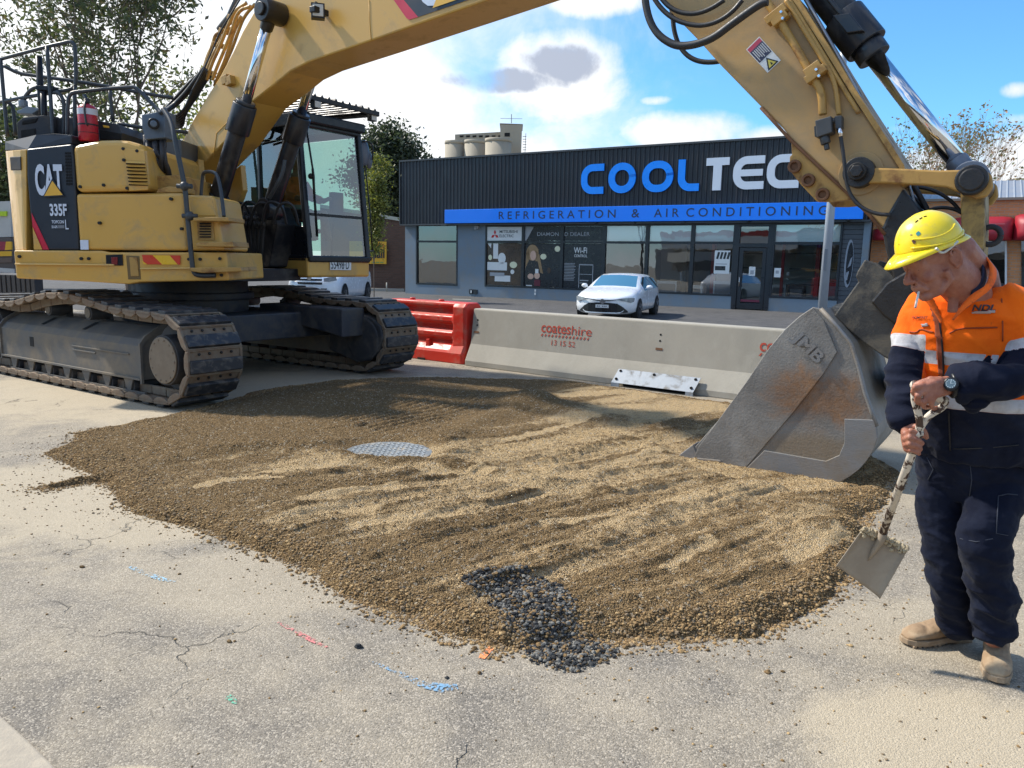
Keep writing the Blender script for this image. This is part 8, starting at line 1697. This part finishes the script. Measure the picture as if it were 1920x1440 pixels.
# ---- shovel
shv = thing('shovel', W3(1650, 1120, 3.0), 'square mouthed shovel with worn white handle held by the man, grey clay on its blade', 'shovel')
MSW = bpy.data.materials.new('chipped white paint'); MSW.use_nodes = True; t = N(MSW.node_tree); p = MSW.node_tree.nodes['Principled BSDF']; o = t.n('ShaderNodeTexCoord').outputs['Object']
t.l(t.mix(t.rng(t.noise(o, 26, 5, .65, .6), .49, .52), t.mix(t.noise(o, 9, 3), (.52, .46, .38), (.66, .60, .50)), (.055, .028, .018)), p.inputs['Base Color']); p.inputs['Roughness'].default_value = .55; MATS['chipped white paint'] = MSW
Jn = W3(1721, 812, 2.675); g = MB()
g.tube(smoothpoly([W3(1716, 722, 2.625), W3(1714, 751, 2.63), W3(1723, 777, 2.645), W3(1725, 797, 2.66), Jn], 2), .0125, 12); g.tube(smoothpoly([W3(1773, 752, 2.625), W3(1768, 764, 2.63), W3(1745, 776, 2.645), W3(1730, 793, 2.66), Jn], 2), .0125, 12)
g.tube([W3(1716, 722, 2.625), W3(1774, 753, 2.625)], .015, 14); g.sph(W3(1716, 722, 2.625), .017, 12, 8); g.sph(Jn, .02, 12, 9)
sh_end = W3(1655, 1000, 2.97); g.tube([Jn, W3(1712, 845, 2.71), sh_end], [.017, .0150, .0148], 14); g.build('handle', MSW, shv)
cor = [W3(1619, 987, 3.02), W3(1567, 1060, 3.04), W3(1650, 1121, 3.0), W3(1704, 1026, 2.95)]
nb_ = np.cross(cor[1] - cor[0], cor[3] - cor[0]); nb_ /= np.linalg.norm(nb_); nb_ = nb_ if nb_[1] < 0 else -nb_     # towards the camera
def bl(u, v, d=0.0): q = (cor[0] * (1 - u) + cor[3] * u) * (1 - v) + (cor[1] * (1 - u) + cor[2] * u) * v; dish = .022 * (1 - (2 * u - 1) ** 2) * (1 - v * .6); return q - nb_ * (dish - d)
g = MB(); nu_, nv_ = 18, 16; V = []
for j in range(nv_ + 1):
    for i in range(nu_ + 1):
        u, v = i / nu_, j / nv_; rim = .012 * (max(0, .06 - u) / .06 + max(0, u - .94) / .06 + max(0, .05 - v) / .05); V.append(bl(u, v, rim))
g.add(V, [(j * (nu_ + 1) + i, j * (nu_ + 1) + i + 1, (j + 1) * (nu_ + 1) + i + 1, (j + 1) * (nu_ + 1) + i) for j in range(nv_) for i in range(nu_)], 0, True)
bld = g.build('blade', mat('blade clay', (.30, .245, .18), .6, .15, col2=(.22, .18, .13), vs=9, dust=(.38, .32, .24), dsc=5, damt=.6, bump=.0015, bs=50), shv, fixn=False); s = bld.modifiers.new('s', 'SOLIDIFY'); s.thickness = .003
g = MB(); g.tube([sh_end - (bl(.46, .5) - sh_end) * .05, bl(.46, .12, .018), bl(.46, .35, .012), bl(.46, .58, .002)], [.0175, .016, .011, .002], 12); g.build('socket', mat('socket clay', (.30, .24, .17), .7, col2=(.22, .17, .12), vs=12), shv)
Pm = []; rgm = np.random.default_rng(3)
for k in range(230):
    u, v = rgm.uniform(0, 1), abs(rgm.normal(0, .05)); 
    if abs(u - .46) > .07 and rgm.uniform() < (1.2 if u > .62 or u < .36 else .4): Pm.append(bl(u, v, .012 + rgm.uniform(-.008, .012)))
o = stones('clay', np.array(Pm), rgm.uniform(.004, .012, len(Pm)), [smat('clay pale', (.42, .35, .235))], 6, 1.0, 1.0); par(o, shv)
# ---- operator in the cab: simple seated figure
opn = thing('person', E(cab_t - .82, 7.72, 1.98), 'operator in an orange high visibility shirt seated in the excavator cab', 'person')
O_ = MB(); ob = lambda dt, ds, z: E(cab_t - .82 + dt, 7.72 + ds, z + .14)
O_.tube([ob(0, 0, 2.0), ob(0, 0, 2.25), ob(.02, 0, 2.5), ob(.02, 0, 2.62)], [.15, .16, .18, .07], 18); O_.tube([ob(.02, 0, 2.55), ob(.05, 0, 2.72)], [.06, .055], 12); O_.sph(ob(.08, 0, 2.82), (.085, .10, .12), 18, 14); O_.sph(ob(.17, 0, 2.81), (.02, .015, .02), 8, 6)
for s_ in (-1, 1): O_.tube([ob(0, s_ * .17, 2.53), ob(.10, s_ * .24, 2.33), ob(.36, s_ * .22, 2.27), ob(.45, s_ * .22, 2.29)], [.062, .052, .042, .028], 12); O_.sph(ob(.48, s_ * .22, 2.3), (.05, .035, .03), 10, 8); O_.tube([ob(0, s_ * .1, 2.05), ob(.45, s_ * .13, 2.07), ob(.55, s_ * .13, 1.7)], [.09, .075, .055], 12)
remesh(O_, 'body', [MSK], opn, .014, 1)
O2 = MB(); O2.tube([ob(0, 0, 1.98), ob(0, 0, 2.25), ob(.02, 0, 2.48), ob(.02, 0, 2.60)], [.175, .185, .205, .10], 18)
for s_ in (-1, 1): O2.tube([ob(0, s_ * .16, 2.52), ob(.10, s_ * .24, 2.33), ob(.30, s_ * .22, 2.28)], [.082, .07, .06], 12)
remesh(O2, 'shirt', [MORG], opn, .014, 1); O3 = MB(); O3.tube([ob(0, 0, 2.14), ob(0, 0, 2.20)], [.205, .206], 18, caps=False); O3.build('reflective_band', plain('tag grey', ()), opn)
O4 = MB(); O4.sph(ob(.07, 0, 2.87), (.10, .108, .09), 16, 10); O4.build('cap', MNVC, opn)
# ================================================================ pieces that stand apart become parts of their own
def split_loose(o, name):
    me = o.data; n = len(me.vertices); par_ = list(range(n))
    def fd(a):
        while par_[a] != a: par_[a] = par_[par_[a]]; a = par_[a]
        return a
    for e in me.edges: par_[fd(e.vertices[0])] = fd(e.vertices[1])
    groups = {}
    for p in me.polygons: groups.setdefault(fd(p.vertices[0]), []).append(p.index)
    if len(groups) < 2 or len(groups) > 60: return
    # pieces that touch stay together: merge by overlapping boxes
    B = []
    for k, fs in groups.items():
        vs = {v for f in fs for v in me.polygons[f].vertices}; c = np.array([me.vertices[v].co[:] for v in vs]); B.append([c.min(0) - .002, c.max(0) + .002, fs])
    ch = True
    while ch:
        ch = False
        for i in range(len(B)):
            for j in range(i + 1, len(B)):
                if np.all(B[i][0] <= B[j][1]) and np.all(B[j][0] <= B[i][1]):
                    B[i] = [np.minimum(B[i][0], B[j][0]), np.maximum(B[i][1], B[j][1]), B[i][2] + B[j][2]]; B.pop(j); ch = True; break
            if ch: break
    if len(B) < 2: return
    for lo, hi, fs in B:
        g = MB(); mp = {}
        for f in fs:
            p = me.polygons[f]; idx = []
            for v in p.vertices:
                if v not in mp: mp[v] = len(g.v); g.v.append(tuple(me.vertices[v].co))
                idx.append(mp[v])
            g.f.append(tuple(idx)); g.mi.append(p.material_index); g.sm.append(p.use_smooth)
        m2 = g.mesh(name, list(me.materials)); q = o.copy(); q.data = m2; q.name = name; COL.objects.link(q)
    bpy.data.objects.remove(o)
for o in list(bpy.data.objects):
    b = o.name.split('.')[0]
    if o.type == 'MESH' and o.parent and not len(o.children):
        if b in ('bolt', 'downlight', 'partition_post', 'rail_clamp', 'boom_foot', 'pipe_clamp', 'shelving', 'window', 'vent', 'sticker', 'notice', 'opening', 'cab_lamp', 'drive_cover', 'lifting_point', 'skirt_ridge', 'weld_seam', 'roof_guard', 'post', 'kerb') and not (b == 'window' and o.parent.name.startswith('shop')): split_loose(o, b)
        elif b == 'lettering' and o.parent.name.startswith('shop'): split_loose(o, 'letter')
